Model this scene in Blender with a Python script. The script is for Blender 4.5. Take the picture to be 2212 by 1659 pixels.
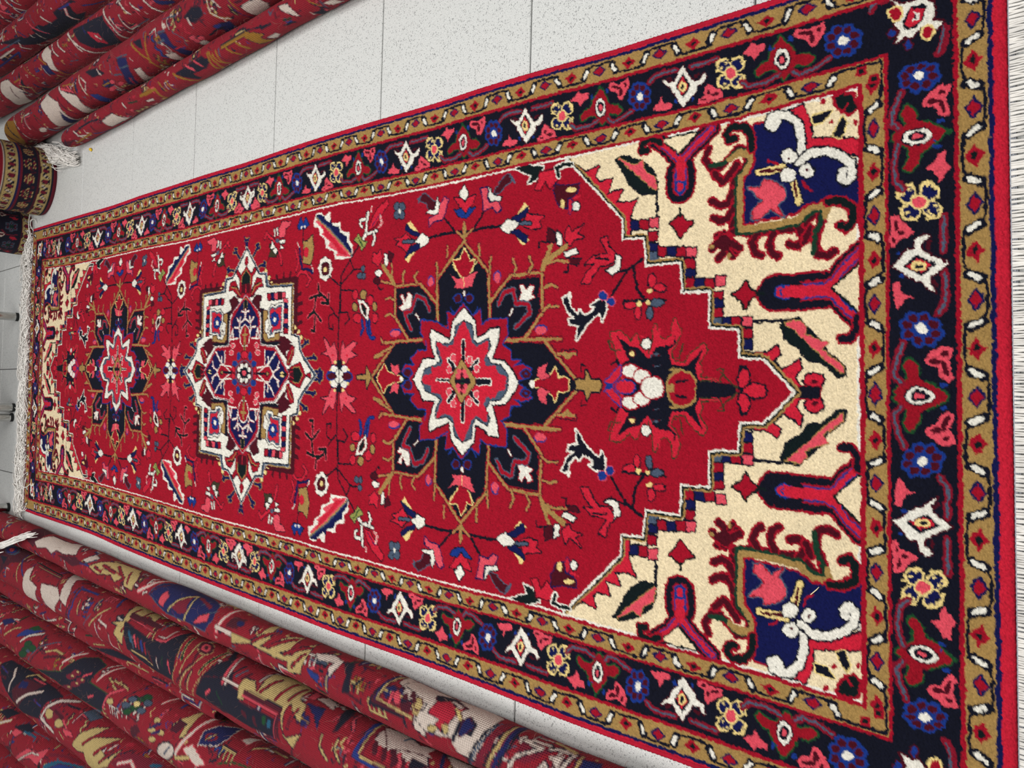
import bpy, bmesh, math, random
import numpy as np
from mathutils import Matrix, Vector
for o in list(bpy.data.objects): bpy.data.objects.remove(o)
scene=bpy.context.scene; COL=scene.collection
rng=np.random.default_rng(7); random.seed(7)
# ------------------------------------------------ camera (phone held sideways over the rug)
CAM_H=0.993; FPX=1739.6926; PITCH=0.8280389; ROLL=-0.0523684; YAW=-0.0378666
sp,cp=math.sin(PITCH),math.cos(PITCH); sr,cr=math.sin(ROLL),math.cos(ROLL)
ax=Vector((1,0,0)); dn=Vector((0,-sp,-cp)); fw=Vector((0,cp,-sp))
yaw=Matrix.Rotation(YAW,3,'Z')
vx=yaw@(dn*cr-ax*sr); vy=yaw@(ax*cr+dn*sr); vz=-(yaw@fw)
cam=bpy.data.cameras.new('camera'); camo=bpy.data.objects.new('camera',cam); COL.objects.link(camo)
m=Matrix((vx,vy,vz)).transposed().to_4x4(); m.translation=Vector((0,0,CAM_H)); camo.matrix_world=m
cam.sensor_fit='HORIZONTAL'; cam.sensor_width=36; cam.lens=FPX*36/2212; cam.clip_start=.02
scene.camera=camo
# ------------------------------------------------ light: even shop ambience and ceiling fluorescents
w=bpy.data.worlds.new('shop_ambience'); scene.world=w; w.use_nodes=True
w.node_tree.nodes['Background'].inputs[0].default_value=(.93,.97,1,1); w.node_tree.nodes['Background'].inputs[1].default_value=.16
def panel(x,y,e,sx=1.2,sy=.6,z=2.75):
    l=bpy.data.lights.new('ceiling_light','AREA'); l.shape='RECTANGLE'; l.size=sx; l.size_y=sy; l.energy=e; l.color=(1,.985,.96)
    o=bpy.data.objects.new('ceiling_light',l); COL.objects.link(o); o.location=(x,y,z); return o
for x,y,e in ((-.8,.4,33),(.8,.4,33),(-.8,2.0,24),(.8,2.0,24),(-.8,3.7,17),(.8,3.7,17)): panel(x,y,e)
vs=scene.view_settings; vs.view_transform='Standard'; vs.look='None'; vs.exposure=-0.1; vs.gamma=1; vs.use_curve_mapping=False
# ------------------------------------------------ helpers
def tag(o,label=None,cat=None,group=None,kind=None):
    for k,v in (('label',label),('category',cat),('group',group),('kind',kind)):
        if v: o[k]=v
    return o
def mesh_np(name,V,F,mat,parent=None,col=None,uv=None,smooth=True):
    V=np.asarray(V,np.float32); F=np.asarray(F,np.int32); n=F.shape[1]
    me=bpy.data.meshes.new(name); me.vertices.add(len(V)); me.vertices.foreach_set('co',V.ravel())
    me.loops.add(F.size); me.loops.foreach_set('vertex_index',F.ravel())
    me.polygons.add(len(F)); me.polygons.foreach_set('loop_start',np.arange(0,F.size,n,dtype=np.int32)); me.polygons.foreach_set('loop_total',np.full(len(F),n,np.int32))
    if smooth: me.polygons.foreach_set('use_smooth',np.ones(len(F),bool))
    me.update(calc_edges=True)
    if col is not None:
        a=me.color_attributes.new('Col','FLOAT_COLOR','POINT'); c=np.ones((len(V),4),np.float32); c[:,:3]=col; a.data.foreach_set('color',c.ravel())
    if uv is not None:
        l=me.uv_layers.new(name='UVMap'); l.data.foreach_set('uv',np.asarray(uv,np.float32)[F.ravel()].ravel())
    me.materials.append(mat)
    o=bpy.data.objects.new(name,me); COL.objects.link(o)
    if parent: o.parent=parent
    return o
def grid_faces(nr,nc,wrap=False):
    r=np.arange(nr-1)[:,None]; c=np.arange(nc if wrap else nc-1)[None,:]; c2=(c+1)%nc
    return np.stack([r*nc+c,r*nc+c2,(r+1)*nc+c2,(r+1)*nc+c],-1).reshape(-1,4)
def tubes(paths,rad,sides=4):
    V=[];F=[];n0=0
    for P,r in zip(paths,rad):
        P=np.asarray(P,float); T=np.gradient(P,axis=0); T/=np.linalg.norm(T,axis=1)[:,None]+1e-9
        A=np.cross(T,[0.12,.07,1.]); A/=np.linalg.norm(A,axis=1)[:,None]+1e-9; B=np.cross(T,A)
        a=np.arange(sides)*2*math.pi/sides
        rr=np.full(len(P),r); rr[-1]*=.5
        ring=P[:,None,:]+rr[:,None,None]*(np.cos(a)[None,:,None]*A[:,None,:]+np.sin(a)[None,:,None]*B[:,None,:])
        V.append(ring.reshape(-1,3)); F.append(grid_faces(len(P),sides,True)+n0); n0+=len(P)*sides
    return np.concatenate(V),np.concatenate(F)
def lin(c):
    c=np.asarray(c,float)/255; return np.where(c<=.04045,c/12.92,((c+.055)/1.055)**2.4)
class NT:
    def __init__(s,name):
        s.m=bpy.data.materials.new(name); s.m.use_nodes=True; s.t=s.m.node_tree; s.b=s.t.nodes['Principled BSDF']
    def n(s,ty,**kw):
        x=s.t.nodes.new(ty)
        for k,v in kw.items():
            if k.startswith('i_'):
                key=k[2:]; key=int(key) if key.isdigit() else key.replace('_',' ')
                x.inputs[key].default_value=v
            else: setattr(x,k,v)
        return x
    def l(s,a,ao,b,bi): s.t.links.new(a.outputs[ao],b.inputs[bi])
def plain(name,rgb,rough=.6,metal=0,spec=.3):
    t=NT(name); t.b.inputs['Base Color'].default_value=(*lin(rgb),1); t.b.inputs['Roughness'].default_value=rough; t.b.inputs['Metallic'].default_value=metal; t.b.inputs['Specular IOR Level'].default_value=spec
    nz=t.n('ShaderNodeTexNoise',i_Scale=160.,i_Detail=3.); co=t.n('ShaderNodeTexCoord'); t.l(co,'Object',nz,'Vector')
    bp=t.n('ShaderNodeBump',i_Strength=.08 if metal<.5 else .004,i_Distance=.001); t.l(nz,0,bp,'Height'); t.l(bp,0,t.b,'Normal')
    return t.m
def mat_pile():
    t=NT('wool_pile'); a=t.n('ShaderNodeVertexColor',layer_name='Col'); t.l(a,'Color',t.b,'Base Color')
    t.b.inputs['Roughness'].default_value=.95; t.b.inputs['Specular IOR Level'].default_value=.12
    t.b.inputs['Sheen Weight'].default_value=.02
    co=t.n('ShaderNodeTexCoord'); nz=t.n('ShaderNodeTexNoise',i_Scale=420.,i_Detail=2.); t.l(co,'Object',nz,'Vector')
    bp=t.n('ShaderNodeBump',i_Strength=.5,i_Distance=.0015); t.l(nz,0,bp,'Height'); t.l(bp,0,t.b,'Normal'); return t.m
def mat_weave():
    t=NT('carpet_back_weave'); a=t.n('ShaderNodeVertexColor',layer_name='Col'); t.l(a,'Color',t.b,'Base Color')
    t.b.inputs['Roughness'].default_value=.85; t.b.inputs['Specular IOR Level'].default_value=.22; t.b.inputs['Sheen Weight'].default_value=.02
    uv=t.n('ShaderNodeUVMap',uv_map='UVMap')
    w1=t.n('ShaderNodeTexWave',bands_direction='X',i_Scale=68.,i_Distortion=.25); w2=t.n('ShaderNodeTexWave',bands_direction='Y',i_Scale=88.,i_Distortion=.25)
    for q in (w1,w2): t.l(uv,0,q,'Vector')
    mu=t.n('ShaderNodeMath',operation='MULTIPLY'); t.l(w1,1,mu,0); t.l(w2,1,mu,1)
    bp=t.n('ShaderNodeBump',i_Strength=.75,i_Distance=.0022); t.l(mu,0,bp,'Height'); t.l(bp,0,t.b,'Normal'); return t.m
def mat_tile():
    t=NT('speckled_tile'); co=t.n('ShaderNodeTexCoord'); g=t.n('ShaderNodeNewGeometry')
    v=t.n('ShaderNodeTexVoronoi',i_Scale=560.); t.l(g,'Position',v,'Vector')
    nz=t.n('ShaderNodeTexNoise',i_Scale=900.,i_Detail=3.,i_Roughness=.75); t.l(g,'Position',nz,'Vector')
    r1=t.n('ShaderNodeValToRGB'); cr_=r1.color_ramp; cr_.elements[0].position=.33; cr_.elements[0].color=(*lin((120,122,122)),1); cr_.elements[1].position=.47; cr_.elements[1].color=(*lin((206,207,204)),1)
    e=cr_.elements.new(.66); e.color=(*lin((226,226,223)),1); t.l(nz,0,r1,0)
    sep=t.n('ShaderNodeSeparateColor'); t.l(v,'Color',sep,0)
    r2=t.n('ShaderNodeValToRGB'); r2.color_ramp.interpolation='CONSTANT'; r2.color_ramp.elements[0].color=(.35,.35,.36,1); r2.color_ramp.elements[1].position=.075; r2.color_ramp.elements[1].color=(1,1,1,1); t.l(sep,0,r2,0)
    mx=t.n('ShaderNodeMix',data_type='RGBA',blend_type='MULTIPLY'); mx.inputs[0].default_value=.7; t.l(r1,0,mx,6); t.l(r2,0,mx,7); t.l(mx,2,t.b,'Base Color')
    t.b.inputs['Roughness'].default_value=.38; t.b.inputs['Specular IOR Level'].default_value=.35
    return t.m
def mat_cotton(name,rgb):
    t=NT(name); co=t.n('ShaderNodeTexCoord'); nz=t.n('ShaderNodeTexNoise',i_Scale=60.,i_Detail=3.); t.l(co,'Object',nz,'Vector')
    r=t.n('ShaderNodeValToRGB'); r.color_ramp.elements[0].position=.3; r.color_ramp.elements[0].color=(*lin([c*.88 for c in rgb]),1); r.color_ramp.elements[1].position=.65; r.color_ramp.elements[1].color=(*lin(rgb),1)
    t.l(nz,0,r,0); t.l(r,0,t.b,'Base Color'); t.b.inputs['Roughness'].default_value=.9; t.b.inputs['Specular IOR Level'].default_value=.1; return t.m
PILE=mat_pile(); WEAVE=mat_weave(); TILE=mat_tile(); COTTON=mat_cotton('cotton_fringe',(240,236,230)); GREYCOTTON=mat_cotton('grey_cotton',(170,174,182))
GROUT=plain('dark_grout',(92,86,90),.9); CHROME=plain('chrome',(200,200,198),.12,1); RUBBER=plain('black_rubber',(28,30,30),.7); BOARD=plain('beige_board',(150,140,132),.5)
REDWOOL=mat_cotton('red_wool_binding',(176,26,50)); HAIR=mat_cotton('loose_wool_fibre',(150,110,100)); YELLOW=plain('yellow_paper',(228,188,40),.6); STRAW=plain('straw',(232,214,170),.5)
PAL=dict(R=(168,20,46),r=(206,40,64),N=(22,24,40),B=(22,28,84),b=(30,62,140),K=(172,140,86),W=(238,234,222),C=(240,222,186),P=(226,88,104),M=(84,16,34),m=(140,24,48),Q=(158,22,42),D=(18,32,34),G=(28,66,48),g=(34,84,48),Y=(238,214,146),S=(84,98,118),F=(70,64,44),L=(158,160,90),X=(200,200,196))
KEYS=list(PAL); IDX={k:i for i,k in enumerate(KEYS)}
class Canvas:
    def __init__(s,x0,y0,w,h,res=1.0,fill='R'):
        s.x0,s.y0,s.res=x0,y0,res; s.a=np.full((int(h*res),int(w*res)),IDX[fill],np.uint8)
    def _win(s,P,pad):
        h,w=s.a.shape
        q=(P-[s.x0,s.y0])*s.res
        x0=max(0,int(q[:,0].min()-pad)); x1=min(w,int(q[:,0].max()+pad)+2); y0=max(0,int(q[:,1].min()-pad)); y1=min(h,int(q[:,1].max()+pad)+2)
        return q,x0,x1,y0,y1
    def poly(s,c,P):
        q,x0,x1,y0,y1=s._win(P,1)
        if x0>=x1 or y0>=y1: return
        X=np.arange(x0,x1)+.5; Y=np.arange(y0,y1)+.5; ins=np.zeros((len(Y),len(X)),bool)
        for (ax,ay),(bx,by) in zip(q,np.roll(q,-1,0)):
            if ay==by: continue
            m=(Y>=min(ay,by))&(Y<max(ay,by))
            if not m.any(): continue
            xc=ax+(Y[m]-ay)*(bx-ax)/(by-ay)
            ins[m]^=X[None,:]<xc[:,None]
        s.a[y0:y1,x0:x1][ins]=IDX[c]
    def stroke(s,c,w,P,closed):
        r=w/2*s.res
        q,x0,x1,y0,y1=s._win(P,r+1)
        if x0>=x1 or y0>=y1: return
        n=len(q); segs=[(q[i],q[(i+1)%n]) for i in range(n if closed else n-1)]
        for A,Bq in segs:
            h,wd=s.a.shape
            xa=max(0,int(min(A[0],Bq[0])-r-1)); xb=min(wd,int(max(A[0],Bq[0])+r)+2); ya=max(0,int(min(A[1],Bq[1])-r-1)); yb=min(h,int(max(A[1],Bq[1])+r)+2)
            if xa>=xb or ya>=yb: continue
            X=np.arange(xa,xb)[None,:]+.5-A[0]; Y=np.arange(ya,yb)[:,None]+.5-A[1]
            d=Bq-A; L=d@d
            t=np.clip((X*d[0]+Y*d[1])/L,0,1) if L>0 else 0
            m=(X-t*d[0])**2+(Y-t*d[1])**2<=r*r
            s.a[ya:yb,xa:xb][m]=IDX[c]
    def ops(s,data,f=None):
        for ln in data.split('\n'):
            c,w,cl,*pts=ln.split(' '); w=float(w)
            P=np.array([[float(t) for t in q.split(',')] for q in pts])
            if f is not None: P=f(P)
            if w>0: s.stroke(c,w,P,cl=='1')
            else: s.poly(c,P)
    def rect(s,c,xa,ya,xb,yb):
        f=lambda v,o:int(round((v-o)*s.res))
        s.a[max(0,f(ya,s.y0)):max(0,f(yb,s.y0)),max(0,f(xa,s.x0)):max(0,f(xb,s.x0))]=IDX[c]
VN=[1773,1469,1384,1306,1020,731,630,422,342,308,238,204,186]
VF=[1773,2087,2169,2250,2521,2820,2918,3103,3181,3220,3284,3325,3336]
V0,V1=186,3336
NEST=[('r',512,186),('B',508,199),('K',503,204),('R',473,233),('N',468,238),('R',399,308),('K',395,312),('R',370,336),('W',365,342)]
def guard(cv,f,per,flip):
    # local: s along (one period = 1000, flower at 0), w across 0..1000 (0 inner)
    def T(pts): return f(np.array(pts,float))
    z=(lambda w:1000-w) if flip else (lambda w:w)
    def line(c,wd,pts): cv.stroke(c,wd,T([(a,z(b)) for a,b in pts]),False)
    def poly(c,pts): cv.poly(c,T([(a,z(b)) for a,b in pts]))
    line('N',3.6,[(-215,500),(-215,130),(-100,100),(150,130),(200,250)]); line('N',3.6,[(300,650),(330,880),(450,900),(640,880),(690,760)])
    for s0,sg in ((255,1),(745,-1)):
        line('N',11.5,[(s0-sg*25,270),(s0+sg*25,730)]); line('N',6,[(s0-sg*60,330),(s0+sg*60,670)]); line('W',5.6,[(s0-sg*24,350),(s0+sg*10,480),(s0+sg*24,650)])
    poly('R',[(-115,480),(-70,620),(-40,700),(0,850),(50,690),(125,600),(80,420),(60,300),(0,180),(-50,330)]); poly('D',[(-50,500),(-10,640),(45,540),(10,360)])
    poly('B',[(375,500),(440,330),(500,170),(570,330),(625,500),(570,680),(500,830),(430,660)]); poly('R',[(415,500),(500,270),(585,500),(500,740)])
def build(SPAN,FIELD,CORNER,PERIOD,LOZ,res=1.0):
    q=Canvas(0,150,530,1660,res,'X')
    for c,u,v in NEST: q.rect(c,0,v,u,1900)
    lz=np.array([[float(t) for t in a.split(',')] for a in LOZ.split(' ')])
    q.rect('R',0,346,361,1900); 
    # cream zone
    q.poly('C',np.array([[-5,345],[362,345],[362,800],[0,800]]))
    q.ops(SPAN)
    far=np.vstack([[[-5,lz[0,1]]],lz,[[363,lz[-1,1]],[363,1900],[-5,1900]]])
    for c,wd in (('K',17),('D',12.5),('W',6.5)): q.stroke(c,wd,lz,False)
    q.poly('R',far)
    q.stroke('W',6.5,np.array([lz[-1],[363,lz[-1,1]]]),False)
    q.rect('W',361.5,780,365,1900)
    q.ops(FIELD)
    # re-lay border over anything that spilled
    m=Canvas(0,150,530,1660,res,'X')
    for c,u,v in NEST: m.rect(c,0,v,u,1900)
    ro=int((342-150)*res); co=int(365*res)
    q.a[:ro]=m.a[:ro]; q.a[:,co:]=m.a[:,co:]
    # end border motifs: s along -u
    ue=[419,360,291,216,145,74,0,-71]; 
    def endp(us):   # A at s=1000 is the first
        xs=[0,250,500,750,1000]
        def f(P):
            s=P[:,0]; u=np.interp(s,xs,us); u=np.where(s<0,us[0]+(s/250)*(us[1]-us[0]),u); u=np.where(s>1000,us[4]+(s-1000)/250*(us[4]-us[3]),u)
            return np.c_[u,308-P[:,1]/1000*70]
        return f
    lines=PERIOD.split('\n')
    def cent(ln):
        P=np.array([[float(t) for t in a.split(',')] for a in ln.split(' ')[3:]]); return P[:,0].mean()
    sel=lambda a,b:'\n'.join(l for l in lines if a<=cent(l)<b)
    q.ops(sel(-200,860),endp([145,216,291,360,419]))
    q.ops(sel(320,860),endp([-145,-71,0,74,145]))
    q.ops(sel(-200,100),endp([145,216,291,360,419]))
    q.ops(CORNER)
    # end guards
    for k in range(0,6):
        guard(q,lambda P,k=k:np.c_[51.5+103*k-P[:,0]*.103,204+26.5*P[:,1]/1000*1.1],103,True)
        if k<4: guard(q,lambda P,k=k:np.c_[54+103*k-P[:,0]*.103,337-25*P[:,1]/1000],103,True)
    # full right half
    w=q.a.shape[1]; H=np.full((int(3500*res),w),IDX['X'],np.uint8)
    vv=np.arange(H.shape[0])/res+.5/res
    src=np.where(vv<=1773,vv,np.interp(vv,VF,VN)); src=np.where(vv>3336,100,src)
    ri=((src-150)*res).astype(int); ok=(ri>=0)&(ri<q.a.shape[0])
    H[ok]=q.a[ri[ok]]
    full=Canvas(0,0,530,3500,res,'X'); full.a=H
    full.rect('N',399,330,468,3190)
    # side guards
    anchors=([0,4,5,9,15,18,26.4],[457,890,999,1422,2043,2352,3225])
    def gv(i): return np.interp(i,*anchors) if i>=0 else 457+i*109
    for i in range(-2,27):
        a,b=gv(i),gv(i+1); sc=(b-a)/1000
        if i>=-2: guard(full,lambda P:np.c_[475+27*P[:,1]/1000,a+P[:,0]*sc],0,False)
        if i>=-1 and i<26: guard(full,lambda P:np.c_[371.5+22.5*P[:,1]/1000,a-3+P[:,0]*sc],0,True)
    # corner flowers of inner guard
    for vc,s in ((345,1),(3178,-1)):
        full.rect('K',371,min(vc-33*s,vc+20*s),394.5,max(vc-33*s,vc+20*s))
    for far in (0,1):
        m_=(lambda v:np.interp(v,VN[::-1],VF[::-1])) if far else (lambda v:v)
        full.stroke('N',3,np.array([[392,m_(366)],[392,m_(314)],[350,m_(315)]]),False)
        for cu,cv_ in ((385,338),(371,323)):
            P=np.array([[cu+9*math.cos(i*.785)*(1 if i%2 else .7),m_(cv_+9*math.sin(i*.785)*(1 if i%2 else .7))] for i in range(8)]); full.poly('R',P); full.poly('D',P.mean(0)+(P-P.mean(0))*.45)
    for vs in ([581.5,654,725,800,878],[878,952,1028,1104,1184.5],[1184.5,1260,1335,1412,1489],[1489,1560,1633,1706,1776],[272,360,437,508,581.5]):
        def f(P):
            s=1000-P[:,0]; v=np.interp(s,[0,250,500,750,1000],vs); v=np.where(s<0,vs[0]+s/250*(vs[1]-vs[0]),v); v=np.where(s>1000,vs[4]+(s-1000)/250*(vs[4]-vs[3]),v)
            return np.c_[399+69*P[:,1]/1000,v]
        full.ops(PERIOD if vs[0]!=272 else sel(-200,1300),f)
    for a,b in ((1776,2076),(2076,2377),(2377,2704),(2704,3056),(3056,3245)):
        vs=np.linspace(a,b,5)
        def f(P):
            s=P[:,0]; v=a+s*(b-a)/1000
            return np.c_[399+69*P[:,1]/1000,v]
        full.ops(PERIOD if a<3000 else sel(-200,860),f)
    for c,ua,ub in (('R',468,473),('R',395,399)): full.rect(c,ua,312 if ua<400 else 238,ub,3215 if ua<400 else 3284)
    return np.concatenate([full.a[:,::-1],full.a],1)   # u from -530..530
RUG_CURVES=[[-0.4871,-0.4856,-0.484,-0.4824,-0.4807,-0.4793,-0.4799,-0.4789,-0.4755,-0.473,-0.4711,-0.4704,-0.4703,-0.4697,-0.4673,-0.4648,-0.4633,-0.4616,-0.4595,-0.457,-0.4543,-0.4515,-0.4486,-0.4456,-0.4419,-0.4365,-0.4327,-0.4315,-0.431,-0.4307,-0.4304,-0.4305,-0.4285,-0.4262,-0.4241],
[-0.3467,-0.3439,-0.3406,-0.3366,-0.3321,-0.3294,-0.3271,-0.3231,-0.3201,-0.3204,-0.3198,-0.317,-0.3146,-0.3133,-0.3094,-0.3068,-0.3048,-0.3027,-0.3005,-0.2976,-0.2938,-0.2899,-0.2861,-0.2832,-0.2808,-0.2781,-0.2751,-0.2733,-0.2727,-0.2731,-0.2747,-0.2765,-0.275,-0.273,-0.2712],
[0.0175,0.0198,0.022,0.0237,0.0259,0.0283,0.0308,0.0334,0.0361,0.0388,0.0416,0.0444,0.0471,0.0499,0.0526,0.0553,0.0579,0.0605,0.0632,0.0659,0.0684,0.071,0.0734,0.0757,0.0779,0.08,0.082,0.0838,0.0855,0.0871,0.0886,0.0901,0.0925,0.0949,0.097],
[0.4015,0.3978,0.3936,0.3903,0.3872,0.3894,0.3922,0.3938,0.3967,0.3976,0.3997,0.4027,0.4068,0.4126,0.4138,0.413,0.4145,0.4157,0.416,0.4164,0.417,0.4197,0.423,0.4259,0.4268,0.4276,0.4289,0.4308,0.4335,0.4372,0.4421,0.4481,0.4521,0.4546,0.4567],
[0.5247,0.5265,0.5285,0.5306,0.5327,0.5346,0.5365,0.5416,0.5464,0.5492,0.5499,0.5536,0.5576,0.5611,0.5639,0.5655,0.5661,0.5674,0.5705,0.5738,0.5754,0.577,0.5796,0.5819,0.5821,0.5831,0.5862,0.5896,0.5929,0.5956,0.5987,0.6016,0.6039,0.6062,0.6082]]
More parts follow.
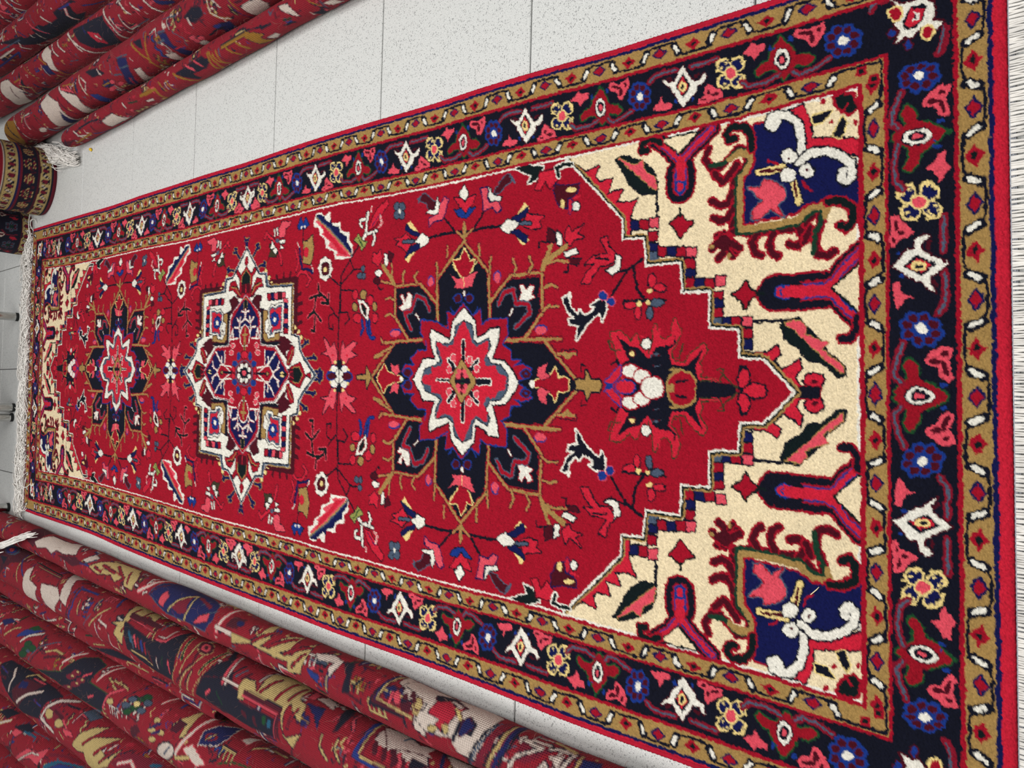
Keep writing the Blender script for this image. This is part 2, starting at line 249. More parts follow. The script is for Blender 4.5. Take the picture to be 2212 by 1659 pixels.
SPAN="""R 49 0 286,585 308,585
R 28 0 300,585 322,585 344,603 367,632
R 28 0 300,585 322,585 338,567 361,536
N 43 0 286,585 308,585
N 23 0 300,585 322,585 344,603 367,632
N 23 0 300,585 322,585 338,567 361,536
R 25 0 286,585 308,585
R 15 0 300,585 322,585 344,603 367,632
R 15 0 300,585 322,585 338,567 361,536
b 19 0 286,585 308,585
b 10.5 0 300,585 322,585 344,603 367,632
b 10.5 0 300,585 322,585 338,567 361,536
r 14.5 0 286,585 308,585
r 6.5 0 300,585 322,585 344,603 367,632
r 6.5 0 300,585 322,585 338,567 361,536
r 13 0 286,585 324,585
b 0 1 297,593 294,577 280,576 274,585 282,595
r 0 1 293,589 291,581 282,580 279,585 283,590
D 5.2 1 359,613 336,588 360,560 360,588
C 0 1 359,613 336,588 360,560 360,588
D 5.2 1 248,585 239,577 233,564 225,574 214,585 227,593 237,601 241,593
R 0 1 248,585 239,577 233,564 225,574 214,585 227,593 237,601 241,593
D 3 0 257,585 245,585
R 13.2 0 333,541 320,547 304,536 305,523 314,511 326,499 321,487 306,481 297,489 292,499 279,504 213,506
M 8 0 333,541 320,547 304,536 305,523 314,511 326,499 321,487 306,481 297,489 292,499 279,504 213,506
R 13.2 0 305,499 291,511 283,519 297,533
M 8 0 305,499 291,511 283,519 297,533
R 13.2 0 270,505 253,513 253,526 260,536
M 8 0 270,505 253,513 253,526 260,536
R 13.2 0 247,505 232,513 230,523 236,534
M 8 0 247,505 232,513 230,523 236,534
R 13.2 0 215,504 207,475 210,452 206,423 212,408 223,395 221,385
M 8 0 215,504 207,475 210,452 206,423 212,408 223,395 221,385
R 13.2 0 206,470 196,479 182,473 177,466
M 8 0 206,470 196,479 182,473 177,466
R 13.2 0 205,448 193,454 180,452 174,443
M 8 0 205,448 193,454 180,452 174,443
R 13.2 0 209,417 193,408 184,417 188,428
M 8 0 209,417 193,408 184,417 188,428
R 13.2 0 224,387 209,387 190,395 171,392 167,379 172,371
M 8 0 224,387 209,387 190,395 171,392 167,379 172,371
R 13.2 0 203,402 189,408
M 8 0 203,402 189,408
R 13.4 0 212,518 211,528
M 9 0 212,518 211,528
R 13.4 0 212,518 199,531
M 9 0 212,518 199,531
R 13.4 0 207,516 191,513 180,526
M 9 0 207,516 191,513 180,526
R 13.4 0 207,516 181,506
M 9 0 207,516 181,506
R 13.4 0 207,516 187,499
M 9 0 207,516 187,499
R 13.4 0 207,518 195,536
M 9 0 207,518 195,536
R 13.4 0 202,513 191,496
M 9 0 202,513 191,496
K 0 1 197,533 196,533 195,535 195,537 195,539 197,540 198,541 199,540 200,539 200,537 200,535 199,533
K 0 1 181,508 179,509 177,510 176,511 177,512 179,513 182,513 184,513 186,512 186,511 186,510 184,509
M 0 1 199,508 194,510 190,513 189,518 191,523 195,527 201,528 207,527 211,523 212,518 210,513 205,510
G 7 0 310,539 308,523 312,513 320,506 322,494 319,483 306,480 292,490 287,499 278,500 211,499 211,475 212,417 226,395 225,383 211,387 196,395 173,397
K 9 0 313,510 318,501 318,489 314,481 304,477 289,489 285,494 216,494 215,457 217,417 231,399 231,385 227,379 217,381
R 6 1 352,475 352,423 334,412 304,410 297,397 294,366 278,350 256,340 216,341 234,356 237,377 236,402 226,419 223,488 281,488 296,474 322,472 341,477
B 0 1 352,475 352,423 334,412 304,410 297,397 294,366 278,350 256,340 216,341 234,356 237,377 236,402 226,419 223,488 281,488 296,474 322,472 341,477
R 14 0 321,478 342,480 354,489 358,506 350,515 340,511 341,502
D 9 0 321,478 342,480 354,489 358,506 350,515 340,511 341,502
R 14 0 234,379 232,362 223,349 207,348 198,356 203,364
D 9 0 234,379 232,362 223,349 207,348 198,356 203,364
N 5.2 1 359,427 362,410 344,401 316,399 310,368 302,339 282,339 296,366 302,387 298,407 324,407 343,412
r 0 1 359,427 362,410 344,401 316,399 310,368 302,339 282,339 296,366 302,387 298,407 324,407 343,412
C 0 1 359,407 362,336 303,336 313,366 318,395 333,390 346,401
Y 3 1 345,397 346,372 334,384 334,397
N 0 1 345,397 346,372 334,384 334,397
Y 3 1 335,360 326,355 308,362 313,372
N 0 1 335,360 326,355 308,362 313,372
R 7 1 361,371 362,360 359,348 341,343 336,352 345,364
D 0 1 361,371 362,360 359,348 341,343 336,352 345,364
R 3 0 348,354 338,362
R 0 1 359,380 357,381 356,382 356,384 357,386 359,388 361,388 363,388 364,386 364,384 363,382 361,381
R 0 1 330,370 329,371 328,372 328,374 329,376 330,377 332,378 333,377 334,376 334,374 333,372 332,371
R 0 1 322,343 321,343 320,344 319,346 320,347 322,348 324,349 325,348 327,347 327,346 326,344 324,343
S 4.4 1 271,483 267,466 277,461 271,447 259,433 249,433 238,443 224,435 237,452 226,466 227,477 238,477 249,462 257,471
P 0 1 271,483 267,466 277,461 271,447 259,433 249,433 238,443 224,435 237,452 226,466 227,477 238,477 249,462 257,471
R 1.4 0 271,483 267,466 277,461 271,447 259,433
R 1.4 0 238,443 224,435 237,452 226,466 227,477 238,477 249,462 257,471
N 12 0 288,469 287,454 287,434
Y 9 0 288,469 287,454 287,434
M 4 0 288,466 285,438
N 12 0 267,422 257,419 240,415
Y 9 0 267,422 257,419 240,415
M 4 0 266,420 248,418
R 3 0 301,456 297,447 292,443
R 3 0 266,410 254,405 251,398
N 14.8 0 349,442 343,448 347,454 356,452 358,443 354,429 340,416 321,411 298,411 290,416
W 10 0 349,442 343,448 347,454 356,452 358,443 354,429 340,416 321,411 298,411 290,416
N 14.8 0 290,414 299,401 297,380 287,362 274,350 261,349 255,356 261,362 267,360
W 10 0 290,414 299,401 297,380 287,362 274,350 261,349 255,356 261,362 267,360
N 3.7 1 298,417 294,418 291,422 291,427 294,433 298,436 303,438 307,436 309,432 309,427 307,422 303,418
W 0 1 298,417 294,418 291,422 291,427 294,433 298,436 303,438 307,436 309,432 309,427 307,422 303,418
N 3.7 1 275,395 271,397 269,400 268,405 271,409 275,413 279,414 283,413 286,409 286,405 284,400 280,396
W 0 1 275,395 271,397 269,400 268,405 271,409 275,413 279,414 283,413 286,409 286,405 284,400 280,396
N 3.7 1 274,418 269,419 267,423 267,428 269,434 273,438 278,439 282,438 285,434 285,428 283,423 278,419
W 0 1 274,418 269,419 267,423 267,428 269,434 273,438 278,439 282,438 285,434 285,428 283,423 278,419
M 0 1 298,425 297,425 296,426 296,427 297,428 298,429 299,429 299,429 300,428 300,427 299,426 299,425
M 0 1 279,401 278,402 277,402 277,404 278,405 279,405 280,406 280,405 281,405 281,403 280,402 280,402
R 14 0 357,618 365,635 360,649 349,650 348,640
D 9 0 357,618 365,635 360,649 349,650 348,640
N 3.7 1 345,697 317,678 303,672 284,649 283,625 299,623 320,632 335,652 348,684
D 0 1 345,697 317,678 303,672 284,649 283,625 299,623 320,632 335,652 348,684
K 2.4 1 345,690 329,661 335,649 319,645 307,627 286,624 296,637 313,655 333,678
P 0 1 345,690 329,661 335,649 319,645 307,627 286,624 296,637 313,655 333,678
N 4.8 0 286,623 250,624
N 5.2 1 359,786 334,753 337,740 340,728 323,734 314,727 315,703 301,709 293,712 297,684 285,690 278,696 275,669 279,657 265,666 250,670 227,670 228,678 251,681 283,708 313,740
r 0 1 359,786 334,753 337,740 340,728 323,734 314,727 315,703 301,709 293,712 297,684 285,690 278,696 275,669 279,657 265,666 250,670 227,670 228,678 251,681 283,708 313,740
N 4.3 1 247,668 246,653 233,653 234,668
B 0 1 247,668 246,653 233,653 234,668
N 4.3 1 247,653 245,638 232,638 234,653
R 0 1 247,653 245,638 232,638 234,653
N 4.3 1 248,636 246,621 233,621 235,636
P 0 1 248,636 246,621 233,621 235,636
N 4.3 1 228,638 227,623 214,623 215,638
R 0 1 228,638 227,623 214,623 215,638
N 4.3 1 211,637 209,623 197,623 198,637
B 0 1 211,637 209,623 197,623 198,637
N 4.3 1 198,636 197,621 184,621 185,636
S 0 1 198,636 197,621 184,621 185,636
N 4.3 1 204,621 203,606 190,606 191,621
R 0 1 204,621 203,606 190,606 191,621
N 4.3 1 203,606 202,591 189,591 190,606
B 0 1 203,606 202,591 189,591 190,606
N 4.3 1 201,591 199,576 186,576 188,591
R 0 1 201,591 199,576 186,576 188,591
N 4.3 1 199,575 198,561 185,561 186,575
P 0 1 199,575 198,561 185,561 186,575
N 4.3 1 183,577 182,563 169,563 170,577
R 0 1 183,577 182,563 169,563 170,577
N 4.3 1 168,577 167,563 155,563 156,577
B 0 1 168,577 167,563 155,563 156,577
N 4.3 1 155,577 155,563 142,563 143,577
R 0 1 155,577 155,563 142,563 143,577
N 4.3 1 154,562 154,548 141,548 142,562
B 0 1 154,562 154,548 141,548 142,562
N 4.3 1 153,546 152,533 140,533 141,546
R 0 1 153,546 152,533 140,533 141,546
N 4.3 1 155,530 154,517 142,517 143,530
P 0 1 155,530 154,517 142,517 143,530
N 4.3 1 135,534 134,520 122,520 123,534
R 0 1 135,534 134,520 122,520 123,534
N 4.3 1 124,534 123,520 111,520 111,534
B 0 1 124,534 123,520 111,520 111,534
N 4.3 1 112,534 111,520 99,520 99,534
R 0 1 112,534 111,520 99,520 99,534
N 4.3 1 98,535 98,522 86,522 86,535
S 0 1 98,535 98,522 86,522 86,535
N 4.3 1 98,520 98,507 85,507 86,520
B 0 1 98,520 98,507 85,507 86,520
N 4.3 1 98,508 98,495 85,495 86,508
R 0 1 98,508 98,495 85,495 86,508
N 4.3 1 98,491 97,478 86,478 86,491
P 0 1 98,491 97,478 86,478 86,491
N 4.3 1 82,491 82,478 70,478 70,491
R 0 1 82,491 82,478 70,478 70,491
N 4.3 1 67,491 67,478 55,478 55,491
B 0 1 67,491 67,478 55,478 55,491
R 49 0 127,448 127,437 126,385
R 28 0 127,392 135,371 150,361 168,341
R 28 0 127,392 118,371 103,359 88,343
N 43 0 127,448 127,437 126,385
N 23 0 127,392 135,371 150,361 168,341
N 23 0 127,392 118,371 103,359 88,343
R 25 0 127,448 127,437 126,385
R 15 0 127,392 135,371 150,361 168,341
R 15 0 127,392 118,371 103,359 88,343
b 19 0 127,448 127,437 126,385
b 10.5 0 127,392 135,371 150,361 168,341
b 10.5 0 127,392 118,371 103,359 88,343
r 14.5 0 127,448 127,437 126,385
r 6.5 0 127,392 135,371 150,361 168,341
r 6.5 0 127,392 118,371 103,359 88,343
N 40 0 127,443 127,430
b 0 1 126,422 121,424 118,429 117,435 119,441 123,446 128,448 133,446 136,441 137,435 135,429 131,424
r 0 1 126,426 122,427 120,431 119,436 121,440 124,444 128,445 131,444 134,440 134,436 133,431 130,427
b 0 1 127,435 124,436 122,436 122,438 123,439 125,440 127,440 130,440 132,439 132,438 131,436 129,435
b 0 1 129,427 128,427 127,429 127,430 127,432 128,433 129,433 130,433 131,432 131,430 131,429 130,427
R 0 1 123,430 121,431 121,432 121,433 121,435 122,436 123,436 124,436 125,435 125,433 124,432 124,431
r 14 0 127,430 126,375
D 6.2 1 128,372 139,357 154,340 96,340 115,359
C 0 1 128,372 139,357 154,340 96,340 115,359
R 13 0 90,345 77,345 65,353 66,364
N 8 0 90,345 77,345 65,353 66,364
D 5.6 1 130,506 134,494 145,487 134,480 127,469 122,480 109,487 120,492
R 0 1 130,506 134,494 145,487 134,480 127,469 122,480 109,487 120,492
D 4 0 128,471 128,461
N 4.8 0 91,477 91,455 91,437
N 3.7 1 85,439 67,433 54,415 39,403 39,388 20,366 22,358 33,360 49,380 64,388 85,409 92,415 91,435
D 0 1 85,439 67,433 54,415 39,403 39,388 20,366 22,358 33,360 49,380 64,388 85,409 92,415 91,435
K 2.4 1 88,434 90,415 82,406 73,409 64,388 62,379 54,387 32,361 24,361 37,378 54,396 73,415
P 0 1 88,434 90,415 82,406 73,409 64,388 62,379 54,387 32,361 24,361 37,378 54,396 73,415
N 5.2 1 49,493 50,457 59,444 48,440 40,450 27,437 35,422 41,415 29,412 18,421 3,411 6,422 41,459 43,493
r 0 1 49,493 50,457 59,444 48,440 40,450 27,437 35,422 41,415 29,412 18,421 3,411 6,422 41,459 43,493
N 5.2 1 16,385 11,387 8,391 7,396 8,402 11,406 15,408 20,406 23,402 24,396 23,391 20,386
r 0 1 16,385 11,387 8,391 7,396 8,402 11,406 15,408 20,406 23,402 24,396 23,391 20,386
M 0 1 14,392 12,393 11,394 11,396 11,398 12,400 13,401 15,400 16,398 16,396 16,394 15,393
R 3 1 7,418 8,391 4,388 -5,388 -7,391 -8,418
N 0 1 7,418 8,391 4,388 -5,388 -7,391 -8,418"""
FIELD="""W 4.4 1 363,901 366,875 356,838 337,854 333,873 346,865
D 0 1 363,901 366,875 356,838 337,854 333,873 346,865
M 5.2 1 348,845 348,814 334,807 318,824 334,835 318,845 322,856 335,849
r 0 1 348,845 348,814 334,807 318,824 334,835 318,845 322,856 335,849
W 10.4 0 337,807 350,812 353,798 352,780
D 6 0 337,807 350,812 353,798 352,780
N 5.6 1 355,1024 338,1012 328,1019 329,1028 340,1035
W 0 1 355,1024 338,1012 328,1019 329,1028 340,1035
N 4.6 1 334,1049 333,1032 321,1021 330,1011 332,994 318,1002 305,1014 307,1029 323,1038
r 0 1 334,1049 333,1032 321,1021 330,1011 332,994 318,1002 305,1014 307,1029 323,1038
N 3.7 1 312,1049 313,1029 301,1020 310,1010 311,993 294,1016 300,1038
b 0 1 312,1049 313,1029 301,1020 310,1010 311,993 294,1016 300,1038
N 4.8 0 267,1020 273,1046 307,1082
N 4.8 0 267,1020 271,999 298,975 309,967
N 5.4 0 269,1020 271,1072 267,1123
N 5.4 0 268,1016 271,974 269,931
B 4 1 325,814 318,794 317,765 304,768 296,787 282,787 287,805 307,815
M 0 1 325,814 318,794 317,765 304,768 296,787 282,787 287,805 307,815
Y 0 1 309,770 307,772 306,775 306,780 307,785 309,789 312,790 314,789 315,785 314,780 313,775 311,772
Y 0 1 290,794 285,795 282,796 282,798 283,800 286,802 291,802 295,802 298,800 299,798 297,796 294,795
N 3.7 1 282,763 278,764 276,766 276,770 277,774 280,776 284,777 287,776 290,774 290,770 289,767 286,764
W 0 1 282,763 278,764 276,766 276,770 277,774 280,776 284,777 287,776 290,774 290,770 289,767 286,764
B 3.7 1 285,779 279,779 275,781 273,783 275,784 280,786 286,787 292,786 296,785 297,783 295,781 291,779
r 0 1 285,779 279,779 275,781 273,783 275,784 280,786 286,787 292,786 296,785 297,783 295,781 291,779
r 4 0 296,776 298,763
N 4.3 1 268,935 278,917 270,887 264,897 254,913 260,926
W 0 1 268,935 278,917 270,887 264,897 254,913 260,926
Y 0 1 283,899 303,879 293,868 281,875 273,891
Y 0 1 252,902 230,882 237,868 248,873 257,891
N 3.1 1 279,909 286,887 294,870 281,875 272,894
B 0 1 279,909 286,887 294,870 281,875 272,894
N 3.1 1 257,911 259,894 245,871 233,875 247,895
B 0 1 257,911 259,894 245,871 233,875 247,895
N 4.9 1 270,879 283,873 279,860 275,836 268,848 258,843 256,862 262,879
r 0 1 270,879 283,873 279,860 275,836 268,848 258,843 256,862 262,879
N 9.2 0 269,889 266,866
S 5 0 269,889 266,866
N 4.3 1 265,1154 278,1134 268,1116 258,1117 251,1137 259,1144
W 0 1 265,1154 278,1134 268,1116 258,1117 251,1137 259,1144
Y 0 1 280,1145 306,1168 298,1183 289,1175
Y 0 1 253,1144 225,1174 233,1184 243,1174
N 3.1 1 272,1143 278,1164 291,1184 300,1181 286,1162 279,1143
B 0 1 272,1143 278,1164 291,1184 300,1181 286,1162 279,1143
N 3.1 1 260,1143 256,1163 243,1178 233,1185 242,1166 251,1141
B 0 1 260,1143 256,1163 243,1178 233,1185 242,1166 251,1141
N 4.9 1 265,1163 282,1181 275,1195 275,1215 268,1198 263,1210 257,1192 247,1180 257,1167
r 0 1 265,1163 282,1181 275,1195 275,1215 268,1198 263,1210 257,1192 247,1180 257,1167
N 9.2 0 267,1188 265,1160
S 5 0 267,1188 265,1160
B 5.2 1 339,1074 334,1065 306,1075 299,1082 299,1103 290,1115 305,1115 310,1091 327,1088
P 0 1 339,1074 334,1065 306,1075 299,1082 299,1103 290,1115 305,1115 310,1091 327,1088
S 4 1 345,1148 355,1132 346,1116 334,1099 320,1099 319,1116 336,1127
M 0 1 345,1148 355,1132 346,1116 334,1099 320,1099 319,1116 336,1127
N 3.7 1 343,1094 327,1088 311,1094 315,1124 320,1116 319,1099 333,1098
W 0 1 343,1094 327,1088 311,1094 315,1124 320,1116 319,1099 333,1098
S 4 0 339,1146 350,1143
B 5.2 1 341,982 341,966 315,964 312,939 298,932 295,943 305,952 303,974 323,975
P 0 1 341,982 341,966 315,964 312,939 298,932 295,943 305,952 303,974 323,975
S 4 1 328,951 342,940 355,924 356,914 345,904 339,921 328,935
M 0 1 328,951 342,940 355,924 356,914 345,904 339,921 328,935
N 3.7 1 343,962 326,953 320,931 313,932 318,960
W 0 1 343,962 326,953 320,931 313,932 318,960
S 4 0 351,912 339,901
N 3.7 1 254,828 245,812 228,814 235,830
M 0 1 254,828 245,812 228,814 235,830
N 4.6 1 248,810 241,800 223,800 226,809
W 0 1 248,810 241,800 223,800 226,809
N 4.6 1 253,787 241,780 252,757 239,769 232,755 230,775 221,781 233,794
r 0 1 253,787 241,780 252,757 239,769 232,755 230,775 221,781 233,794
N 4.6 1 211,794 216,772 208,767 203,790
W 0 1 211,794 216,772 208,767 203,790
N 3.7 1 200,787 198,761 190,767 192,786
M 0 1 200,787 198,761 190,767 192,786
N 3 0 224,848 235,846 230,822
N 3 0 193,786 179,786 180,795
N 4.6 1 252,1281 248,1267 256,1258 236,1252 225,1265 235,1282
r 0 1 252,1281 248,1267 256,1258 236,1252 225,1265 235,1282
N 3.7 1 251,1232 244,1216 230,1224 237,1232
M 0 1 251,1232 244,1216 230,1224 237,1232
N 4.6 1 247,1245 246,1237 229,1234 221,1239 230,1245
W 0 1 247,1245 246,1237 229,1234 221,1239 230,1245
N 4.6 1 209,1251 207,1253 205,1257 204,1262 205,1268 208,1272 211,1273 213,1272 215,1268 216,1262 215,1257 212,1253
W 0 1 209,1251 207,1253 205,1257 204,1262 205,1268 208,1272 211,1273 213,1272 215,1268 216,1262 215,1257 212,1253
N 3.7 1 194,1256 191,1257 188,1261 188,1267 189,1273 191,1277 195,1279 198,1277 200,1273 201,1267 200,1262 197,1258
M 0 1 194,1256 191,1257 188,1261 188,1267 189,1273 191,1277 195,1279 198,1277 200,1273 201,1267 200,1262 197,1258
N 3 0 186,1265 175,1256 178,1248
N 5.2 1 226,723 228,711 214,709 202,698 194,694 185,707 185,723 173,736 159,744 160,759 174,751 190,732 189,752 200,737 201,709
r 0 1 226,723 228,711 214,709 202,698 194,694 185,707 185,723 173,736 159,744 160,759 174,751 190,732 189,752 200,737 201,709
N 5.2 1 199,695 193,685 175,689 169,702 176,713 183,696
W 0 1 199,695 193,685 175,689 169,702 176,713 183,696
N 3.6 0 197,732 193,709
N 4.8 0 189,648 174,674 159,686 137,702
N 4.8 0 178,663 146,658 132,646
N 4.2 0 128,681 127,608
N 4.2 0 173,686 178,663
N 4.3 1 155,625 150,626 147,628 146,631 147,635 151,637 156,638 160,637 164,635 165,631 163,628 160,626
r 0 1 155,625 150,626 147,628 146,631 147,635 151,637 156,638 160,637 164,635 165,631 163,628 160,626
N 4.3 1 144,608 141,609 140,613 139,618 140,623 142,627 145,629 147,627 149,623 149,618 148,613 146,609
r 0 1 144,608 141,609 140,613 139,618 140,623 142,627 145,629 147,627 149,623 149,618 148,613 146,609
N 4.3 1 121,658 118,659 117,663 116,669 117,674 119,679 122,680 124,679 126,675 127,669 126,663 124,659
r 0 1 121,658 118,659 117,663 116,669 117,674 119,679 122,680 124,679 126,675 127,669 126,663 124,659
N 4.3 1 109,650 105,651 101,653 100,656 102,658 105,660 110,661 114,661 118,659 119,656 118,653 114,651
r 0 1 109,650 105,651 101,653 100,656 102,658 105,660 110,661 114,661 118,659 119,656 118,653 114,651
N 4.3 1 122,612 120,613 118,617 117,622 118,627 120,631 123,633 126,631 128,627 128,622 127,617 125,613
S 0 1 122,612 120,613 118,617 117,622 118,627 120,631 123,633 126,631 128,627 128,622 127,617 125,613
N 4.3 1 109,630 104,631 101,633 100,635 101,638 104,640 109,641 114,640 117,638 118,635 117,633 113,631
S 0 1 109,630 104,631 101,633 100,635 101,638 104,640 109,641 114,640 117,638 118,635 117,633 113,631
Y 0 1 141,631 139,631 138,633 138,636 139,638 140,640 141,641 143,640 144,639 144,636 144,633 142,631
Y 0 1 124,649 121,650 120,652 120,654 120,656 122,657 124,658 126,657 127,656 128,654 127,652 126,650
Y 0 1 124,634 122,634 121,636 121,638 121,640 123,641 124,642 126,641 128,640 128,638 127,636 126,634
W 6 1 138,796 140,786 123,781 111,768 117,762 108,754 113,737 123,734 123,742 131,730 130,714 117,712 100,719 112,724 99,744 88,754 71,768 86,767 94,764 96,782 104,784 105,771 117,786
N 0 1 138,796 140,786 123,781 111,768 117,762 108,754 113,737 123,734 123,742 131,730 130,714 117,712 100,719 112,724 99,744 88,754 71,768 86,767 94,764 96,782 104,784 105,771 117,786
P 2.4 1 137,710 134,711 131,714 131,718 132,722 135,725 138,726 142,725 144,722 145,718 144,714 141,711
b 0 1 137,710 134,711 131,714 131,718 132,722 135,725 138,726 142,725 144,722 145,718 144,714 141,711
P 2.4 1 128,696 125,697 122,700 122,703 123,707 125,710 128,711 132,710 134,707 135,704 134,700 131,697
b 0 1 128,696 125,697 122,700 122,703 123,707 125,710 128,711 132,710 134,707 135,704 134,700 131,697
W 0 1 142,778 139,778 137,780 137,782 138,784 140,786 143,786 145,786 147,784 148,782 147,780 145,779
F 8 1 80,702 81,686 65,668 75,658 59,652 44,637 59,629 90,626 72,620 67,608 74,597 97,594 79,587 62,594 54,603 37,597 34,577 47,569 61,549 54,546 37,558 25,553 13,556 12,529 -3,529 -6,608 -8,680 36,686 52,692
F 0 1 80,702 81,686 65,668 75,658 59,652 44,637 59,629 90,626 72,620 67,608 74,597 97,594 79,587 62,594 54,603 37,597 34,577 47,569 61,549 54,546 37,558 25,553 13,556 12,529 -3,529 -6,608 -8,680 36,686 52,692
r 4.4 1 80,702 81,686 65,668 75,658 59,652 44,637 59,629 90,626 72,620 67,608 74,597 97,594 79,587 62,594 54,603 37,597 34,577 47,569 61,549 54,546 37,558 25,553 13,556 12,529 -3,529 -6,608 -8,680 36,686 52,692
r 0 1 80,702 81,686 65,668 75,658 59,652 44,637 59,629 90,626 72,620 67,608 74,597 97,594 79,587 62,594 54,603 37,597 34,577 47,569 61,549 54,546 37,558 25,553 13,556 12,529 -3,529 -6,608 -8,680 36,686 52,692
N 0 1 75,692 60,668 57,652 42,637 59,624 62,597 77,594 64,591 54,605 34,598 32,575 56,550 30,561 13,556 11,532 -3,532 -8,676 33,683 39,671 65,686
r 3 0 49,640 67,637 75,649
r 3 0 64,620 85,618
F 2.5 0 68,699 68,708 54,702 54,686
F 2.5 0 64,580 44,586 44,597
R 5 1 23,653 19,655 15,660 14,667 15,674 18,680 23,682 28,680 31,674 33,667 31,660 28,655
W 0 1 23,653 19,655 15,660 14,667 15,674 18,680 23,682 28,680 31,674 33,667 31,660 28,655
R 5 1 17,635 12,637 8,642 7,649 8,655 11,660 16,662 21,660 25,655 26,649 25,642 21,637
W 0 1 17,635 12,637 8,642 7,649 8,655 11,660 16,662 21,660 25,655 26,649 25,642 21,637
R 5 1 3,613 -4,615 -9,622 -11,631 -10,640 -5,647 2,649 8,647 13,640 15,631 14,622 9,615
W 0 1 3,613 -4,615 -9,622 -11,631 -10,640 -5,647 2,649 8,647 13,640 15,631 14,622 9,615
K 6 1 5,561 -5,564 -13,572 -17,583 -14,594 -7,602 4,605 14,602 22,594 25,583 22,572 15,564
R 0 1 5,561 -5,564 -13,572 -17,583 -14,594 -7,602 4,605 14,602 22,594 25,583 22,572 15,564
K 0 1 5,608 6,594 -5,594 -6,608
K 0 1 27,586 26,587 25,590 24,594 25,598 25,601 27,603 28,601 29,598 29,594 29,590 28,587
N 3.6 0 10,591 12,575
b 4 1 7,713 20,699 31,685 18,685 7,697 1,705
r 0 1 7,713 20,699 31,685 18,685 7,697 1,705
b 4 1 2,660 -1,662 -4,669 -6,677 -5,686 -2,692 1,694 5,692 8,686 9,677 8,669 6,663
r 0 1 2,660 -1,662 -4,669 -6,677 -5,686 -2,692 1,694 5,692 8,686 9,677 8,669 6,663
b 0 1 1,700 -1,701 -3,703 -4,706 -3,709 -2,712 1,712 3,712 5,709 6,706 5,703 3,701
N 3.6 0 33,702 39,692 33,689
S 0 1 40,613 35,615 31,619 30,624 31,630 35,633 40,635 46,634 50,630 51,624 50,619 46,615
M 0 1 44,624 42,625 40,626 40,629 40,631 42,632 44,633 46,632 48,631 49,629 48,626 46,625
M 0 1 44,615 42,616 40,617 40,619 40,621 42,623 44,623 46,623 48,621 49,619 48,617 46,616
M 0 1 36,624 34,625 32,626 31,628 32,631 34,632 36,633 38,632 40,631 41,629 40,626 38,625
M 0 1 36,615 34,616 32,617 32,619 32,621 34,623 36,623 38,623 40,621 41,619 40,617 38,616
W 0 1 40,622 39,622 38,623 38,624 38,625 39,626 40,626 41,626 42,625 42,624 42,623 41,622
N 3.7 1 63,633 60,634 57,637 56,641 57,645 60,648 64,649 67,648 70,645 71,641 70,637 67,634
W 0 1 63,633 60,634 57,637 56,641 57,645 60,648 64,649 67,648 70,645 71,641 70,637 67,634
M 4.3 1 49,661 47,662 46,663 46,666 46,668 47,669 49,670 51,669 52,668 53,666 52,664 51,662
Y 0 1 49,661 47,662 46,663 46,666 46,668 47,669 49,670 51,669 52,668 53,666 52,664 51,662
N 0 1 10,560 11,523 7,501 -12,501 -14,560
F 2 0 12,553 13,523 28,518 28,528
r 2.5 0 14,553 14,526
N 5.6 1 5,491 9,476 7,461 -2,458 -9,461 -9,491
r 0 1 5,491 9,476 7,461 -2,458 -9,461 -9,491
N 5.6 1 28,493 27,485 15,481 7,486 4,495 15,498
r 0 1 28,493 27,485 15,481 7,486 4,495 15,498
F 2.5 0 4,499 8,506 24,523
N 3 0 24,497 33,494 30,485
N 0 1 39,606 35,608 33,614 32,623 33,631 35,637 39,640 43,637 45,631 46,623 45,614 43,608
N 0 1 247,1022 195,961 102,955 102,1021 101,1088 190,1088
N 0 1 178,1210 177,1136 153,1099 103,1090 77,1125 77,1171 117,1209
N 0 1 176,846 175,907 153,950 102,953 74,915 76,873 109,845
N 0 1 67,1212 70,1125 1,1072 -12,1072 -18,1271 -4,1278
N 0 1 68,922 66,832 5,768 -11,767 -18,952 31,953
N 10.5 0 102,1088 188,1091 252,1022 192,961 104,955
N 10.5 0 142,1091 181,1136 181,1210 120,1209 77,1171
N 10.5 0 141,954 181,910 183,841 115,839 72,878
N 10.5 0 70,1248 76,1125
N 10.5 0 71,922 74,820
N 10.5 0 68,1212 -2,1283
N 10.5 0 73,924 72,800
N 10.5 0 69,832 5,764
R 8.2 0 102,1088 188,1091 252,1022 192,961 104,955
R 8.2 0 142,1091 181,1136 181,1210 120,1209 77,1171
R 8.2 0 141,954 181,910 183,841 115,839 72,878
R 8.2 0 70,1248 76,1125
R 8.2 0 71,922 74,820
R 8.2 0 68,1212 -2,1283
R 8.2 0 73,924 72,800
R 8.2 0 69,832 5,764
K 4.9 0 102,1088 188,1091 252,1022 192,961 104,955
K 4.9 0 142,1091 181,1136 181,1210 120,1209 77,1171
K 4.9 0 141,954 181,910 183,841 115,839 72,878
K 4.9 0 70,1248 76,1125
K 4.9 0 71,922 74,820
K 4.9 0 68,1212 -2,1283
K 4.9 0 73,924 72,800
K 4.9 0 69,832 5,764
N 7.5 0 227,1065 248,1065
N 7.5 0 191,1090 219,1092
N 7.5 0 222,983 243,984
N 7.5 0 189,958 217,956
N 7.5 0 184,1186 198,1189 210,1183
N 7.5 0 183,1146 196,1155 206,1144
N 7.5 0 181,1210 227,1252
N 7.5 0 196,1219 225,1222
N 7.5 0 185,1213 193,1253
N 7.5 0 152,1210 160,1225 156,1239
N 7.5 0 120,1209 127,1224 123,1240
N 7.5 0 181,903 195,897 210,904
N 7.5 0 184,869 196,861 211,868
N 7.5 0 184,840 202,835 226,820
N 7.5 0 199,833 212,811 222,789
N 7.5 0 196,829 200,807 196,786
